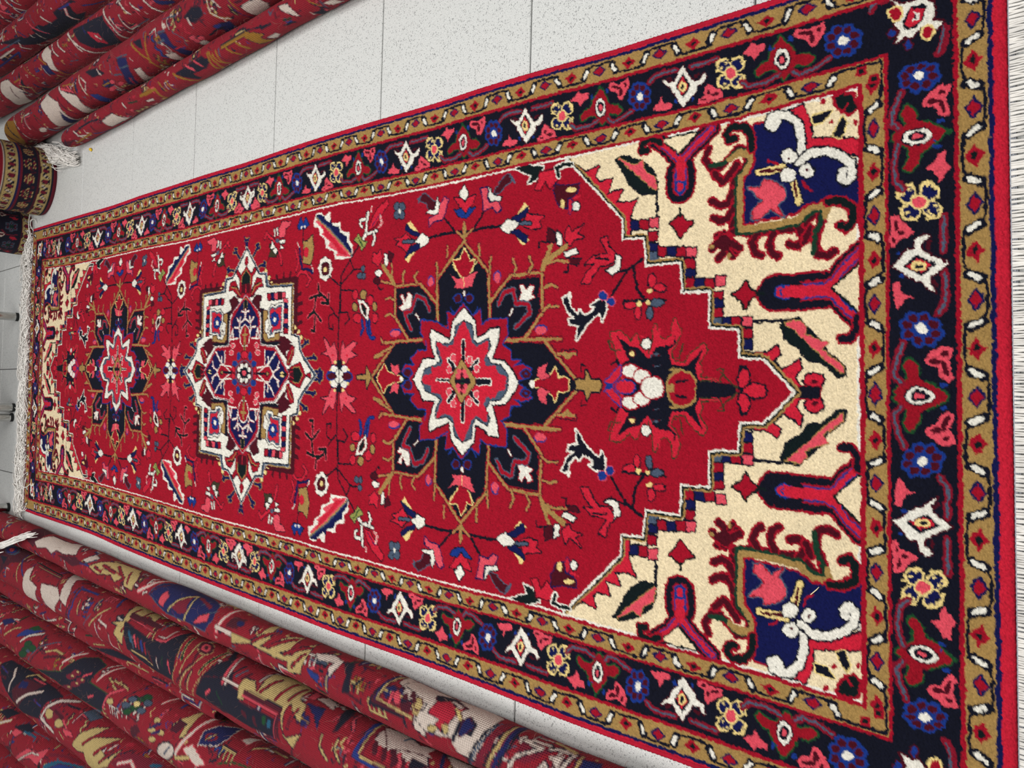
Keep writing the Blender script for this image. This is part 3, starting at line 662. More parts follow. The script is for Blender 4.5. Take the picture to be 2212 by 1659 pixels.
N 7.5 0 157,836 161,821 156,807
N 7.5 0 119,839 127,825 125,805
N 7.5 0 258,1024 287,1022
N 7.5 0 258,1024 272,1041
N 7.5 0 260,1020 272,1000
N 7.5 0 46,1245 40,1272
N 7.5 0 49,805 49,771
N 7.5 0 70,1245 78,1252
N 7.5 0 63,1216 41,1272
r 5.2 0 227,1065 248,1065
r 5.2 0 191,1090 219,1092
r 5.2 0 222,983 243,984
r 5.2 0 189,958 217,956
r 5.2 0 184,1186 198,1189 210,1183
r 5.2 0 183,1146 196,1155 206,1144
r 5.2 0 181,1210 227,1252
r 5.2 0 196,1219 225,1222
r 5.2 0 185,1213 193,1253
r 5.2 0 152,1210 160,1225 156,1239
r 5.2 0 120,1209 127,1224 123,1240
r 5.2 0 181,903 195,897 210,904
r 5.2 0 184,869 196,861 211,868
r 5.2 0 184,840 202,835 226,820
r 5.2 0 199,833 212,811 222,789
r 5.2 0 196,829 200,807 196,786
r 5.2 0 157,836 161,821 156,807
r 5.2 0 119,839 127,825 125,805
r 5.2 0 258,1024 287,1022
r 5.2 0 258,1024 272,1041
r 5.2 0 260,1020 272,1000
r 5.2 0 46,1245 40,1272
r 5.2 0 49,805 49,771
r 5.2 0 70,1245 78,1252
r 5.2 0 63,1216 41,1272
K 4.2 0 227,1065 248,1065
K 4.2 0 191,1090 219,1092
K 4.2 0 222,983 243,984
K 4.2 0 189,958 217,956
K 4.2 0 184,1186 198,1189 210,1183
K 4.2 0 183,1146 196,1155 206,1144
K 4.2 0 181,1210 227,1252
K 4.2 0 196,1219 225,1222
K 4.2 0 185,1213 193,1253
K 4.2 0 152,1210 160,1225 156,1239
K 4.2 0 120,1209 127,1224 123,1240
K 4.2 0 181,903 195,897 210,904
K 4.2 0 184,869 196,861 211,868
K 4.2 0 184,840 202,835 226,820
K 4.2 0 199,833 212,811 222,789
K 4.2 0 196,829 200,807 196,786
K 4.2 0 157,836 161,821 156,807
K 4.2 0 119,839 127,825 125,805
K 4.2 0 258,1024 287,1022
K 4.2 0 258,1024 272,1041
K 4.2 0 260,1020 272,1000
K 4.2 0 46,1245 40,1272
K 4.2 0 49,805 49,771
K 4.2 0 70,1245 78,1252
K 4.2 0 63,1216 41,1272
K 9 0 199,833 221,790
K 8 0 188,838 224,822
K 9 0 185,1213 224,1249
K 7 0 258,1022 279,1020
N 5.6 1 8,769 8,751 23,748 9,740 9,724 0,719 -10,724 -11,769
K 0 1 8,769 8,751 23,748 9,740 9,724 0,719 -10,724 -11,769
K 0 1 50,803 50,771 39,785
N 2 0 22,758 33,758 30,749
N 2 0 55,799 56,768 46,768
N 5.6 1 3,1328 5,1299 22,1296 -1,1280 -18,1280 -20,1327
K 0 1 3,1328 5,1299 22,1296 -1,1280 -18,1280 -20,1327
b 5.2 1 139,1022 117,999 126,978 99,977 108,957 109,916 82,914 65,928 55,908 38,905 38,884 27,901 31,879 24,860 9,872 4,888 -11,888 -20,1152 2,1165 13,1187 27,1178 26,1149 38,1162 54,1141 54,1117 72,1117 88,1134 112,1132 107,1090 91,1058 125,1063 119,1044
R 0 1 139,1022 117,999 126,978 99,977 108,957 109,916 82,914 65,928 55,908 38,905 38,884 27,901 31,879 24,860 9,872 4,888 -11,888 -20,1152 2,1165 13,1187 27,1178 26,1149 38,1162 54,1141 54,1117 72,1117 88,1134 112,1132 107,1090 91,1058 125,1063 119,1044
R 8 0 74,1125 91,1117
b 0 1 16,860 12,862 9,866 7,873 8,879 11,884 16,886 20,884 24,879 25,873 24,866 21,862
M 0 1 16,863 13,864 11,868 10,873 10,877 13,881 16,882 19,881 22,878 23,873 22,868 19,865
b 0 1 16,869 15,869 14,871 14,873 14,875 15,876 16,877 17,876 18,875 18,873 18,871 17,869
b 0 1 12,1155 7,1157 3,1163 2,1170 3,1178 6,1184 11,1186 16,1184 20,1178 22,1171 21,1163 17,1157
M 0 1 12,1159 8,1161 5,1165 4,1170 5,1176 8,1180 11,1182 15,1180 18,1176 19,1171 18,1165 16,1161
b 3 0 122,1044 133,1055
b 3 0 117,996 132,985
b 0 1 149,1024 144,1025 141,1029 140,1035 141,1041 145,1046 150,1048 155,1046 158,1042 159,1036 157,1030 154,1025
M 0 1 149,1027 145,1028 143,1031 142,1035 143,1040 146,1043 150,1045 153,1043 156,1040 156,1036 155,1031 153,1028
b 0 1 147,995 143,996 139,1000 138,1006 140,1012 144,1016 148,1018 153,1017 156,1012 157,1006 156,1001 152,996
M 0 1 147,998 144,999 142,1002 141,1006 142,1011 145,1014 148,1015 152,1014 154,1011 155,1006 154,1002 151,999
M 3.7 1 157,1017 154,1017 152,1018 152,1020 153,1021 155,1022 158,1023 161,1022 163,1021 163,1020 162,1018 160,1017
W 0 1 157,1017 154,1017 152,1018 152,1020 153,1021 155,1022 158,1023 161,1022 163,1021 163,1020 162,1018 160,1017
N 6.2 1 131,1020 107,992 76,988 83,967 92,955 93,933 77,935 57,942 39,950 37,921 23,905 2,889 -11,894 -19,1144 -1,1155 22,1136 39,1125 38,1092 58,1101 83,1108 94,1106 82,1074 74,1054 108,1047
W 0 1 131,1020 107,992 76,988 83,967 92,955 93,933 77,935 57,942 39,950 37,921 23,905 2,889 -11,894 -19,1144 -1,1155 22,1136 39,1125 38,1092 58,1101 83,1108 94,1106 82,1074 74,1054 108,1047
N 4.4 1 108,1019 99,998 76,996 64,988 76,959 63,954 47,964 31,954 30,930 13,914 -12,913 -19,1123 3,1129 20,1120 26,1096 34,1077 52,1089 70,1091 65,1058 76,1043 98,1040
S 0 1 108,1019 99,998 76,996 64,988 76,959 63,954 47,964 31,954 30,930 13,914 -12,913 -19,1123 3,1129 20,1120 26,1096 34,1077 52,1089 70,1091 65,1058 76,1043 98,1040
r 6 1 104,1019 86,1009 68,1001 57,987 68,962 55,962 40,972 24,965 25,944 12,937 9,920 -12,920 -19,1119 0,1127 5,1123 9,1101 20,1100 23,1076 34,1069 47,1077 67,1086 57,1065 63,1043 76,1040 95,1029
r 0 1 104,1019 86,1009 68,1001 57,987 68,962 55,962 40,972 24,965 25,944 12,937 9,920 -12,920 -19,1119 0,1127 5,1123 9,1101 20,1100 23,1076 34,1069 47,1077 67,1086 57,1065 63,1043 76,1040 95,1029
W 10.5 0 71,1020 21,1020
W 10.5 0 -2,1088 2,955
W 10.5 0 37,1057 5,1023
W 10.5 0 37,984 6,1016
N 7 0 71,1020 21,1020
N 7 0 -2,1088 2,955
N 7 0 37,1057 5,1023
N 7 0 37,984 6,1016
W 2.8 1 42,1039 39,1039 36,1042 36,1045 36,1049 39,1051 42,1052 45,1051 47,1049 48,1045 47,1042 45,1040
P 0 1 42,1039 39,1039 36,1042 36,1045 36,1049 39,1051 42,1052 45,1051 47,1049 48,1045 47,1042 45,1040
W 2.8 1 38,997 35,998 33,1000 32,1003 33,1007 35,1009 38,1010 41,1009 44,1007 44,1004 44,1000 41,998
P 0 1 38,997 35,998 33,1000 32,1003 33,1007 35,1009 38,1010 41,1009 44,1007 44,1004 44,1000 41,998
W 2.8 1 21,1048 17,1049 15,1052 14,1055 15,1059 17,1061 20,1062 24,1061 26,1059 27,1055 26,1052 24,1049
P 0 1 21,1048 17,1049 15,1052 14,1055 15,1059 17,1061 20,1062 24,1061 26,1059 27,1055 26,1052 24,1049
W 2.8 1 23,981 20,981 18,984 17,987 17,990 20,992 23,993 26,993 28,990 29,987 28,984 26,981
P 0 1 23,981 20,981 18,984 17,987 17,990 20,992 23,993 26,993 28,990 29,987 28,984 26,981
N 7 0 21,1046 21,998
M 4 1 39,1024 21,1006 3,988 -15,994 -16,1047 -1,1056 21,1038
K 0 1 39,1024 21,1006 3,988 -15,994 -16,1047 -1,1056 21,1038
M 0 1 26,1023 6,1005 -15,1008 -16,1038 5,1040
P 0 1 17,1024 15,1025 13,1027 12,1030 13,1033 15,1035 17,1036 19,1035 21,1033 22,1030 21,1027 19,1025
P 0 1 17,1011 15,1012 13,1014 13,1017 13,1020 15,1022 17,1023 19,1022 21,1020 22,1017 21,1014 20,1012
P 0 1 9,1026 7,1027 5,1029 4,1032 5,1035 7,1038 9,1038 11,1038 13,1035 14,1032 13,1029 12,1027
P 0 1 10,1007 7,1008 5,1010 5,1013 5,1016 7,1018 9,1019 12,1018 13,1016 14,1013 14,1010 12,1008
G 0 1 1,1013 -2,1014 -4,1017 -5,1020 -4,1024 -2,1027 1,1028 4,1027 7,1024 7,1020 7,1017 5,1014
N 3.6 0 1,1038 2,1003
R 3.2 1 161,1195 162,1186 148,1180 165,1170 161,1161 138,1163 133,1189 140,1197 143,1182
W 0 1 161,1195 162,1186 148,1180 165,1170 161,1161 138,1163 133,1189 140,1197 143,1182
R 3.2 1 162,887 164,880 152,873 164,865 160,857 148,863 143,855 136,874 137,889 149,884
W 0 1 162,887 164,880 152,873 164,865 160,857 148,863 143,855 136,874 137,889 149,884
S 11 0 135,936 154,923 158,903 133,896 132,870 117,865 103,883 93,896
R 7 0 135,936 154,923 158,903 133,896 132,870 117,865 103,883 93,896
S 11 0 129,1110 151,1123 160,1148 130,1162 128,1181 111,1173 94,1161
R 7 0 129,1110 151,1123 160,1148 130,1162 128,1181 111,1173 94,1161
M 6.6 0 124,903 114,911
W 3 0 124,903 114,911
M 6.6 0 124,1149 114,1138
W 3 0 124,1149 114,1138
N 4.8 0 129,916 143,906
N 4.8 0 129,1130 146,1139
Y 4.4 1 238,1021 225,1011 214,1007 216,995 200,1000 179,1020 206,1042 220,1049 219,1031
R 0 1 238,1021 225,1011 214,1007 216,995 200,1000 179,1020 206,1042 220,1049 219,1031
N 3.1 1 194,1055 185,1041 186,1021 195,988 179,997 170,1000 167,1020 169,1045 177,1041
P 0 1 194,1055 185,1041 186,1021 195,988 179,997 170,1000 167,1020 169,1045 177,1041
Y 2 0 186,1021 170,1020
Y 2 0 212,1049 201,1041
Y 2 0 212,990 200,1001
Y 4.4 1 -2,783 8,783 12,792 10,804 28,810 17,817 9,835 4,855 -4,855
R 0 1 -2,783 8,783 12,792 10,804 28,810 17,817 9,835 4,855 -4,855
N 3.1 1 13,849 27,844 33,827 18,831 13,820 6,838
P 0 1 13,849 27,844 33,827 18,831 13,820 6,838
W 0 1 1,853 -2,854 -4,856 -5,859 -4,862 -2,864 1,865 4,864 6,862 7,859 6,856 4,854
Y 4.4 1 -6,1263 4,1261 17,1249 28,1241 13,1230 8,1212 4,1189 -7,1188 -9,1263
R 0 1 -6,1263 4,1261 17,1249 28,1241 13,1230 8,1212 4,1189 -7,1188 -9,1263
N 3.1 1 31,1223 24,1210 28,1199 14,1194 7,1204 14,1216
P 0 1 31,1223 24,1210 28,1199 14,1194 7,1204 14,1216
W 0 1 -1,1183 -4,1183 -6,1185 -7,1188 -6,1191 -4,1194 -2,1195 1,1194 3,1192 4,1189 4,1186 2,1183
b 0 1 185,1099 180,1100 176,1103 175,1108 176,1113 181,1116 186,1117 192,1116 195,1113 197,1108 195,1104 191,1100
P 0 1 184,1101 179,1102 176,1105 175,1108 176,1111 180,1114 184,1115 189,1114 192,1112 193,1108 192,1105 188,1102
b 0 1 182,930 176,932 171,935 170,939 172,944 177,948 183,949 189,948 193,944 194,940 192,935 188,932
P 0 1 180,932 175,933 171,936 170,939 172,943 176,946 181,947 187,946 190,943 191,940 190,936 186,934
b 0 1 90,1190 86,1192 83,1199 82,1207 83,1216 86,1223 90,1225 94,1223 97,1217 98,1208 97,1199 94,1193
P 0 1 88,1193 85,1195 83,1200 82,1207 83,1215 85,1220 88,1223 92,1221 94,1215 94,1208 94,1200 91,1195
b 0 1 89,827 85,829 82,834 81,841 82,848 85,853 89,855 93,853 96,848 97,841 96,834 93,829
P 0 1 87,829 84,830 82,835 81,841 82,847 84,852 88,853 91,852 94,847 94,841 93,835 91,830
W 3 1 351,1483 353,1464 341,1451 350,1432 323,1428 322,1394 305,1391 299,1363 282,1364 272,1350 248,1351 247,1408 264,1413 276,1443 295,1446 307,1467 322,1470 327,1489 340,1488
W 0 1 351,1483 353,1464 341,1451 350,1432 323,1428 322,1394 305,1391 299,1363 282,1364 272,1350 248,1351 247,1408 264,1413 276,1443 295,1446 307,1467 322,1470 327,1489 340,1488
N 2.5 1 349,1481 349,1464 326,1434 334,1426 318,1422 314,1398 303,1395 291,1370 280,1370 264,1353 250,1354 270,1372 296,1409 322,1443
B 0 1 349,1481 349,1464 326,1434 334,1426 318,1422 314,1398 303,1395 291,1370 280,1370 264,1353 250,1354 270,1372 296,1409 322,1443
P 0 1 337,1485 341,1471 312,1429 286,1395 247,1353 254,1408 261,1399 278,1437 286,1428 307,1462 311,1450
r 0 1 330,1463 287,1409 250,1362 258,1394 282,1418 302,1448
S 3 0 347,1483 313,1429 252,1351
K 3 0 344,1483 310,1431 253,1355
N 4.3 1 336,1555 353,1542 337,1534 351,1523 333,1509 326,1527 328,1549
b 0 1 336,1555 353,1542 337,1534 351,1523 333,1509 326,1527 328,1549
W 0 1 332,1535 330,1535 329,1537 329,1538 329,1540 331,1542 333,1542 334,1542 335,1540 336,1539 335,1537 333,1535
W 0 1 331,1522 329,1522 328,1524 328,1525 328,1527 330,1529 332,1529 333,1529 334,1527 335,1526 334,1524 332,1523
N 3.6 0 326,1532 298,1531
N 4.9 1 298,1531 297,1514 309,1496 275,1489 244,1499 250,1530 277,1526
K 0 1 298,1531 297,1514 309,1496 275,1489 244,1499 250,1530 277,1526
R 2 1 271,1509 266,1510 263,1513 262,1518 264,1522 268,1526 273,1527 278,1526 282,1523 283,1518 281,1514 277,1510
r 0 1 271,1509 266,1510 263,1513 262,1518 264,1522 268,1526 273,1527 278,1526 282,1523 283,1518 281,1514 277,1510
B 7 0 285,1546 251,1537 236,1533 232,1502 225,1492
W 2 0 298,1553 285,1545
N 10.2 0 281,1560 255,1546 235,1556
r 6 0 281,1560 255,1546 235,1556
N 10.2 0 220,1555 230,1540 229,1519 210,1499 198,1513
r 6 0 220,1555 230,1540 229,1519 210,1499 198,1513
W 2.5 0 241,1497 228,1489
N 4.3 1 228,1421 219,1423 211,1427 207,1435 205,1443 208,1452 214,1460 222,1465 232,1468 241,1466 248,1461 253,1454 254,1445 251,1436 246,1428 237,1423
W 0 1 228,1421 219,1423 211,1427 207,1435 205,1443 208,1452 214,1460 222,1465 232,1468 241,1466 248,1461 253,1454 254,1445 251,1436 246,1428 237,1423
N 3.1 1 229,1429 221,1431 216,1436 215,1444 217,1452 223,1457 231,1460 238,1458 243,1452 244,1445 242,1437 236,1431
M 0 1 229,1429 221,1431 216,1436 215,1444 217,1452 223,1457 231,1460 238,1458 243,1452 244,1445 242,1437 236,1431
Y 0 1 228,1438 225,1439 223,1441 223,1444 223,1447 226,1450 229,1450 231,1450 233,1447 234,1444 233,1441 231,1439
W 0 1 228,1417 226,1418 224,1420 224,1423 224,1426 226,1428 229,1429 231,1428 232,1426 233,1423 232,1420 230,1418
W 0 1 213,1423 210,1424 209,1426 209,1429 209,1432 211,1434 213,1435 216,1434 217,1432 218,1429 217,1426 215,1424
W 0 1 207,1438 205,1438 203,1440 203,1443 204,1446 206,1448 208,1449 210,1449 212,1447 212,1444 211,1441 209,1439
W 0 1 215,1453 212,1454 211,1456 211,1459 211,1462 213,1464 216,1465 218,1464 219,1462 220,1459 219,1456 217,1454
W 0 1 231,1460 229,1460 227,1463 227,1465 228,1468 230,1471 232,1472 234,1471 236,1469 236,1466 235,1463 233,1461
W 0 1 246,1454 244,1455 242,1457 242,1460 243,1463 245,1465 247,1466 249,1465 251,1463 251,1460 250,1457 248,1455
W 0 1 251,1439 249,1440 248,1442 247,1445 248,1448 250,1450 252,1451 254,1450 256,1448 256,1445 255,1442 254,1440
W 0 1 244,1424 241,1425 240,1427 240,1430 240,1433 242,1435 245,1436 247,1435 248,1433 249,1430 248,1427 246,1425
M 5.2 1 302,1294 324,1285 340,1269 356,1240 345,1234 331,1252 323,1260 306,1276
r 0 1 302,1294 324,1285 340,1269 356,1240 345,1234 331,1252 323,1260 306,1276
B 2 0 308,1285 329,1260
W 5 0 324,1260 310,1254 303,1264
P 3 0 324,1260 310,1254 303,1264
N 10.7 0 335,1300 306,1304 292,1306 296,1270
W 6.5 0 335,1300 306,1304 292,1306 296,1270
N 10.2 0 294,1280 280,1276 270,1282
W 6 0 294,1280 280,1276 270,1282
N 9.2 0 323,1307 323,1324 314,1326 308,1319
W 5 0 323,1307 323,1324 314,1326 308,1319
N 10.2 0 292,1306 282,1316
W 6 0 292,1306 282,1316
W 5 0 338,1290 345,1288
P 3 0 338,1290 345,1288
N 3.7 1 282,1345 295,1328 282,1321 275,1301 266,1309 259,1318 273,1327
L 0 1 282,1345 295,1328 282,1321 275,1301 266,1309 259,1318 273,1327
g 3 0 287,1332 267,1314
N 3.7 1 338,1201 334,1202 331,1205 331,1210 332,1214 336,1217 340,1219 344,1218 346,1214 347,1210 345,1206 342,1202
S 0 1 338,1201 334,1202 331,1205 331,1210 332,1214 336,1217 340,1219 344,1218 346,1214 347,1210 345,1206 342,1202
N 3.7 1 336,1185 332,1186 329,1190 329,1194 331,1198 334,1201 338,1203 342,1202 344,1198 345,1194 343,1190 340,1187
S 0 1 336,1185 332,1186 329,1190 329,1194 331,1198 334,1201 338,1203 342,1202 344,1198 345,1194 343,1190 340,1187
N 3.7 1 321,1201 317,1202 315,1205 314,1209 316,1214 319,1217 323,1218 327,1217 329,1214 330,1210 328,1205 325,1202
S 0 1 321,1201 317,1202 315,1205 314,1209 316,1214 319,1217 323,1218 327,1217 329,1214 330,1210 328,1205 325,1202
N 3.7 1 319,1185 315,1186 313,1189 312,1193 314,1198 317,1201 321,1202 325,1201 327,1198 328,1194 326,1189 323,1186
S 0 1 319,1185 315,1186 313,1189 312,1193 314,1198 317,1201 321,1202 325,1201 327,1198 328,1194 326,1189 323,1186
W 0 1 328,1197 326,1198 325,1199 324,1202 325,1204 327,1205 329,1206 332,1205 333,1204 334,1202 333,1200 331,1198
N 3.8 0 270,1329 242,1357 211,1386 186,1387 136,1387
N 3.8 0 243,1357 222,1343 194,1385
N 3.8 0 212,1428 190,1392
N 3.8 0 180,1387 178,1342
N 3.8 0 222,1343 221,1317
N 3.7 1 222,1306 219,1307 217,1309 216,1312 217,1316 219,1318 222,1319 225,1318 227,1316 228,1313 227,1309 225,1307
S 0 1 222,1306 219,1307 217,1309 216,1312 217,1316 219,1318 222,1319 225,1318 227,1316 228,1313 227,1309 225,1307
N 3.7 1 207,1315 204,1316 202,1319 201,1323 202,1327 205,1330 208,1331 211,1330 213,1327 214,1323 213,1319 211,1316
S 0 1 207,1315 204,1316 202,1319 201,1323 202,1327 205,1330 208,1331 211,1330 213,1327 214,1323 213,1319 211,1316
N 3.7 1 207,1304 204,1305 201,1307 201,1310 202,1313 204,1315 207,1316 210,1315 213,1313 213,1310 212,1307 210,1305
S 0 1 207,1304 204,1305 201,1307 201,1310 202,1313 204,1315 207,1316 210,1315 213,1313 213,1310 212,1307 210,1305
P 10 0 198,1469 179,1464 167,1441 154,1431 157,1456
P 10 0 168,1500 173,1479 172,1449
P 10 0 169,1477 140,1484 127,1507
P 10 0 138,1482 118,1457
P 10 0 127,1480 96,1481 98,1492
P 10 0 154,1431 175,1430
D 6.2 0 198,1469 179,1464 167,1441 154,1431 157,1456
D 6.2 0 168,1500 173,1479 172,1449
D 6.2 0 169,1477 140,1484 127,1507
D 6.2 0 138,1482 118,1457
D 6.2 0 127,1480 96,1481 98,1492
D 6.2 0 154,1431 175,1430
N 3.6 0 197,1389 175,1388 122,1392 68,1395 34,1393
N 3.6 0 122,1392 133,1412 125,1429 101,1428 99,1413 110,1415
N 3.6 0 133,1393 134,1364 121,1355 108,1372
N 3.6 0 146,1422 135,1411 122,1396
N 4.3 1 168,1301 163,1302 160,1305 159,1310 160,1315 164,1318 169,1320 173,1319 177,1315 178,1311 176,1306 173,1302
K 0 1 168,1301 163,1302 160,1305 159,1310 160,1315 164,1318 169,1320 173,1319 177,1315 178,1311 176,1306 173,1302
N 4.3 1 169,1328 164,1329 161,1332 160,1337 161,1342 165,1346 169,1347 174,1346 178,1342 179,1338 177,1333 174,1329
r 0 1 169,1328 164,1329 161,1332 160,1337 161,1342 165,1346 169,1347 174,1346 178,1342 179,1338 177,1333 174,1329
N 4.3 1 156,1278 151,1279 147,1282 146,1287 148,1292 151,1295 157,1297 161,1295 165,1292 166,1288 165,1283 161,1279
r 0 1 156,1278 151,1279 147,1282 146,1287 148,1292 151,1295 157,1297 161,1295 165,1292 166,1288 165,1283 161,1279
N 4.3 1 144,1330 140,1331 137,1334 136,1338 137,1342 140,1345 144,1347 148,1346 151,1343 152,1339 151,1335 148,1331
K 0 1 144,1330 140,1331 137,1334 136,1338 137,1342 140,1345 144,1347 148,1346 151,1343 152,1339 151,1335 148,1331
N 4.3 1 142,1266 138,1267 135,1269 134,1273 135,1277 138,1279 143,1280 147,1280 150,1277 151,1273 150,1270 147,1267
K 0 1 142,1266 138,1267 135,1269 134,1273 135,1277 138,1279 143,1280 147,1280 150,1277 151,1273 150,1270 147,1267
N 4.3 1 120,1315 116,1317 112,1322 111,1328 113,1335 116,1340 121,1342 126,1341 129,1336 130,1329 129,1322 125,1317
r 0 1 120,1315 116,1317 112,1322 111,1328 113,1335 116,1340 121,1342 126,1341 129,1336 130,1329 129,1322 125,1317
N 4.3 1 120,1263 115,1264 112,1267 110,1271 112,1275 115,1278 120,1279 124,1278 128,1275 129,1271 128,1267 124,1264
r 0 1 120,1263 115,1264 112,1267 110,1271 112,1275 115,1278 120,1279 124,1278 128,1275 129,1271 128,1267 124,1264
B 8.6 0 116,1314 102,1310 87,1316
b 5 0 116,1314 102,1310 87,1316
B 8.6 0 114,1299 95,1296 80,1285 79,1272
b 5 0 114,1299 95,1296 80,1285 79,1272
B 8.6 0 116,1291 89,1285
b 5 0 116,1291 89,1285
N 3.7 1 159,1327 155,1306 139,1291 114,1295 134,1319
W 0 1 159,1327 155,1306 139,1291 114,1295 134,1319
R 2.8 1 150,1318 148,1308 138,1299 124,1301 137,1314
D 0 1 150,1318 148,1308 138,1299 124,1301 137,1314
N 4.6 1 82,1446 77,1438 60,1421 70,1409 53,1400 33,1398 24,1415 44,1426 47,1455 51,1433
P 0 1 82,1446 77,1438 60,1421 70,1409 53,1400 33,1398 24,1415 44,1426 47,1455 51,1433
N 4.6 1 73,1378 57,1371 73,1342 70,1329 53,1351 44,1329 38,1358 27,1367 37,1385 55,1384
P 0 1 73,1378 57,1371 73,1342 70,1329 53,1351 44,1329 38,1358 27,1367 37,1385 55,1384
r 0 1 44,1410 43,1410 42,1411 42,1413 42,1415 43,1416 44,1417 46,1417 46,1415 47,1413 46,1412 46,1410
r 0 1 45,1360 44,1360 43,1362 42,1363 43,1365 44,1366 45,1367 46,1366 47,1365 47,1363 47,1362 46,1360
b 0 1 -1,1393 -8,1396 -13,1404 -15,1415 -13,1427 -9,1435 -2,1438 5,1435 10,1427 12,1416 10,1405 5,1396
b 0 1 0,1341 -6,1343 -11,1351 -13,1362 -12,1373 -7,1381 -1,1384 6,1381 11,1373 13,1362 11,1352 6,1344
M 0 1 -1,1397 -6,1400 -9,1406 -11,1415 -10,1424 -6,1431 -2,1434 3,1432 6,1425 7,1416 6,1407 3,1400
M 0 1 0,1345 -4,1347 -8,1353 -9,1362 -8,1371 -5,1377 -1,1380 4,1377 7,1371 8,1362 7,1354 4,1347
N 0 1 34,1400 34,1381 13,1378 13,1400
b 2 1 16,1395 12,1397 10,1401 8,1407 9,1413 12,1417 16,1419 19,1417 22,1413 23,1407 22,1401 20,1397
W 0 1 16,1395 12,1397 10,1401 8,1407 9,1413 12,1417 16,1419 19,1417 22,1413 23,1407 22,1401 20,1397
b 2 1 16,1360 13,1361 10,1365 9,1371 10,1377 13,1381 16,1383 20,1381 22,1377 23,1371 23,1366 20,1362
W 0 1 16,1360 13,1361 10,1365 9,1371 10,1377 13,1381 16,1383 20,1381 22,1377 23,1371 23,1366 20,1362
Y 0 1 30,1399 28,1400 26,1402 26,1404 26,1406 28,1407 30,1408 32,1408 33,1406 34,1404 33,1402 32,1400
Y 0 1 29,1370 27,1371 26,1372 25,1374 26,1376 27,1378 29,1379 31,1378 32,1377 33,1375 32,1372 31,1371
N 3.7 1 7,1375 3,1377 0,1382 -1,1388 0,1395 3,1400 6,1402 10,1401 13,1396 14,1389 13,1382 10,1377
W 0 1 7,1375 3,1377 0,1382 -1,1388 0,1395 3,1400 6,1402 10,1401 13,1396 14,1389 13,1382 10,1377
Y 0 1 13,1415 11,1415 10,1417 10,1419 10,1421 11,1423 13,1424 14,1423 15,1422 16,1419 15,1417 14,1416
Y 0 1 14,1354 12,1354 11,1356 11,1358 11,1360 12,1361 14,1362 15,1362 16,1360 17,1358 16,1356 15,1354
N 3.6 0 15,1389 -8,1388
G 0 1 -5,1382 -7,1383 -9,1385 -10,1388 -9,1391 -8,1394 -5,1395 -3,1394 -2,1392 -1,1388 -2,1385 -3,1383
N 3.1 1 307,1670 302,1654 286,1632 274,1639 277,1671 291,1664
F 0 1 307,1670 302,1654 286,1632 274,1639 277,1671 291,1664
N 11.2 0 323,1690 335,1682 323,1666 312,1647
r 7 0 323,1690 335,1682 323,1666 312,1647
N 4.6 1 340,1629 355,1617 350,1581 341,1586 337,1603 324,1604 317,1608 319,1627
P 0 1 340,1629 355,1617 350,1581 341,1586 337,1603 324,1604 317,1608 319,1627
N 4.3 1 313,1657 297,1645 296,1664
W 0 1 313,1657 297,1645 296,1664
N 4.3 1 312,1627 310,1604 303,1606 305,1626
W 0 1 312,1627 310,1604 303,1606 305,1626
N 3.7 1 301,1620 292,1607 292,1623
W 0 1 301,1620 292,1607 292,1623
N 4.3 1 288,1636 285,1637 283,1639 283,1643 284,1647 287,1650 290,1652 293,1651 295,1648 295,1644 294,1640 292,1637
W 0 1 288,1636 285,1637 283,1639 283,1643 284,1647 287,1650 290,1652 293,1651 295,1648 295,1644 294,1640 292,1637
N 8.1 0 339,1648 324,1646
W 4.5 0 339,1648 324,1646
N 8.1 0 341,1638 327,1634
W 4.5 0 341,1638 327,1634
S 0 1 311,1629 309,1629 307,1632 306,1635 307,1638 310,1641 313,1642 316,1641 317,1639 318,1635 317,1632 314,1630
N 11.2 0 284,1627 272,1621 255,1616
r 7 0 284,1627 272,1621 255,1616
M 3 0 276,1667 264,1681
M 17 0 214,1663 213,1631 213,1555 95,1556
N 8.4 0 214,1631 230,1636
M 6 0 214,1631 230,1636
N 8.4 0 215,1608 232,1605
M 6 0 215,1608 232,1605
N 8.4 0 215,1581 231,1578
M 6 0 215,1581 231,1578
N 8.4 0 177,1554 182,1536
M 6 0 177,1554 182,1536
N 8.4 0 156,1553 160,1531
M 6 0 156,1553 160,1531
N 8.4 0 135,1552 138,1532
M 6 0 135,1552 138,1532
N 8.4 0 114,1552 118,1532
M 6 0 114,1552 118,1532
K 0 1 212,1655 212,1559 89,1558 91,1654
M 3.7 1 245,1676 242,1676 241,1679 240,1682 241,1685 243,1688 246,1689 248,1688 250,1686 250,1682 249,1679 247,1677
Y 0 1 245,1676 242,1676 241,1679 240,1682 241,1685 243,1688 246,1689 248,1688 250,1686 250,1682 249,1679 247,1677
M 3.7 1 227,1661 225,1662 223,1664 222,1667 223,1670 225,1673 228,1674 230,1673 232,1671 232,1668 232,1664 230,1662
Y 0 1 227,1661 225,1662 223,1664 222,1667 223,1670 225,1673 228,1674 230,1673 232,1671 232,1668 232,1664 230,1662
M 3.7 1 213,1650 211,1651 209,1653 209,1657 209,1660 211,1662 214,1663 216,1662 218,1660 218,1657 218,1654 216,1651
Y 0 1 213,1650 211,1651 209,1653 209,1657 209,1660 211,1662 214,1663 216,1662 218,1660 218,1657 218,1654 216,1651
M 3.7 1 107,1551 104,1552 103,1554 102,1557 103,1560 105,1562 107,1563 109,1562 111,1560 112,1557 111,1554 109,1552
Y 0 1 107,1551 104,1552 103,1554 102,1557 103,1560 105,1562 107,1563 109,1562 111,1560 112,1557 111,1554 109,1552
M 3.7 1 97,1536 95,1537 93,1539 92,1542 93,1545 95,1547 97,1548 100,1547 101,1545 102,1542 101,1539 99,1537
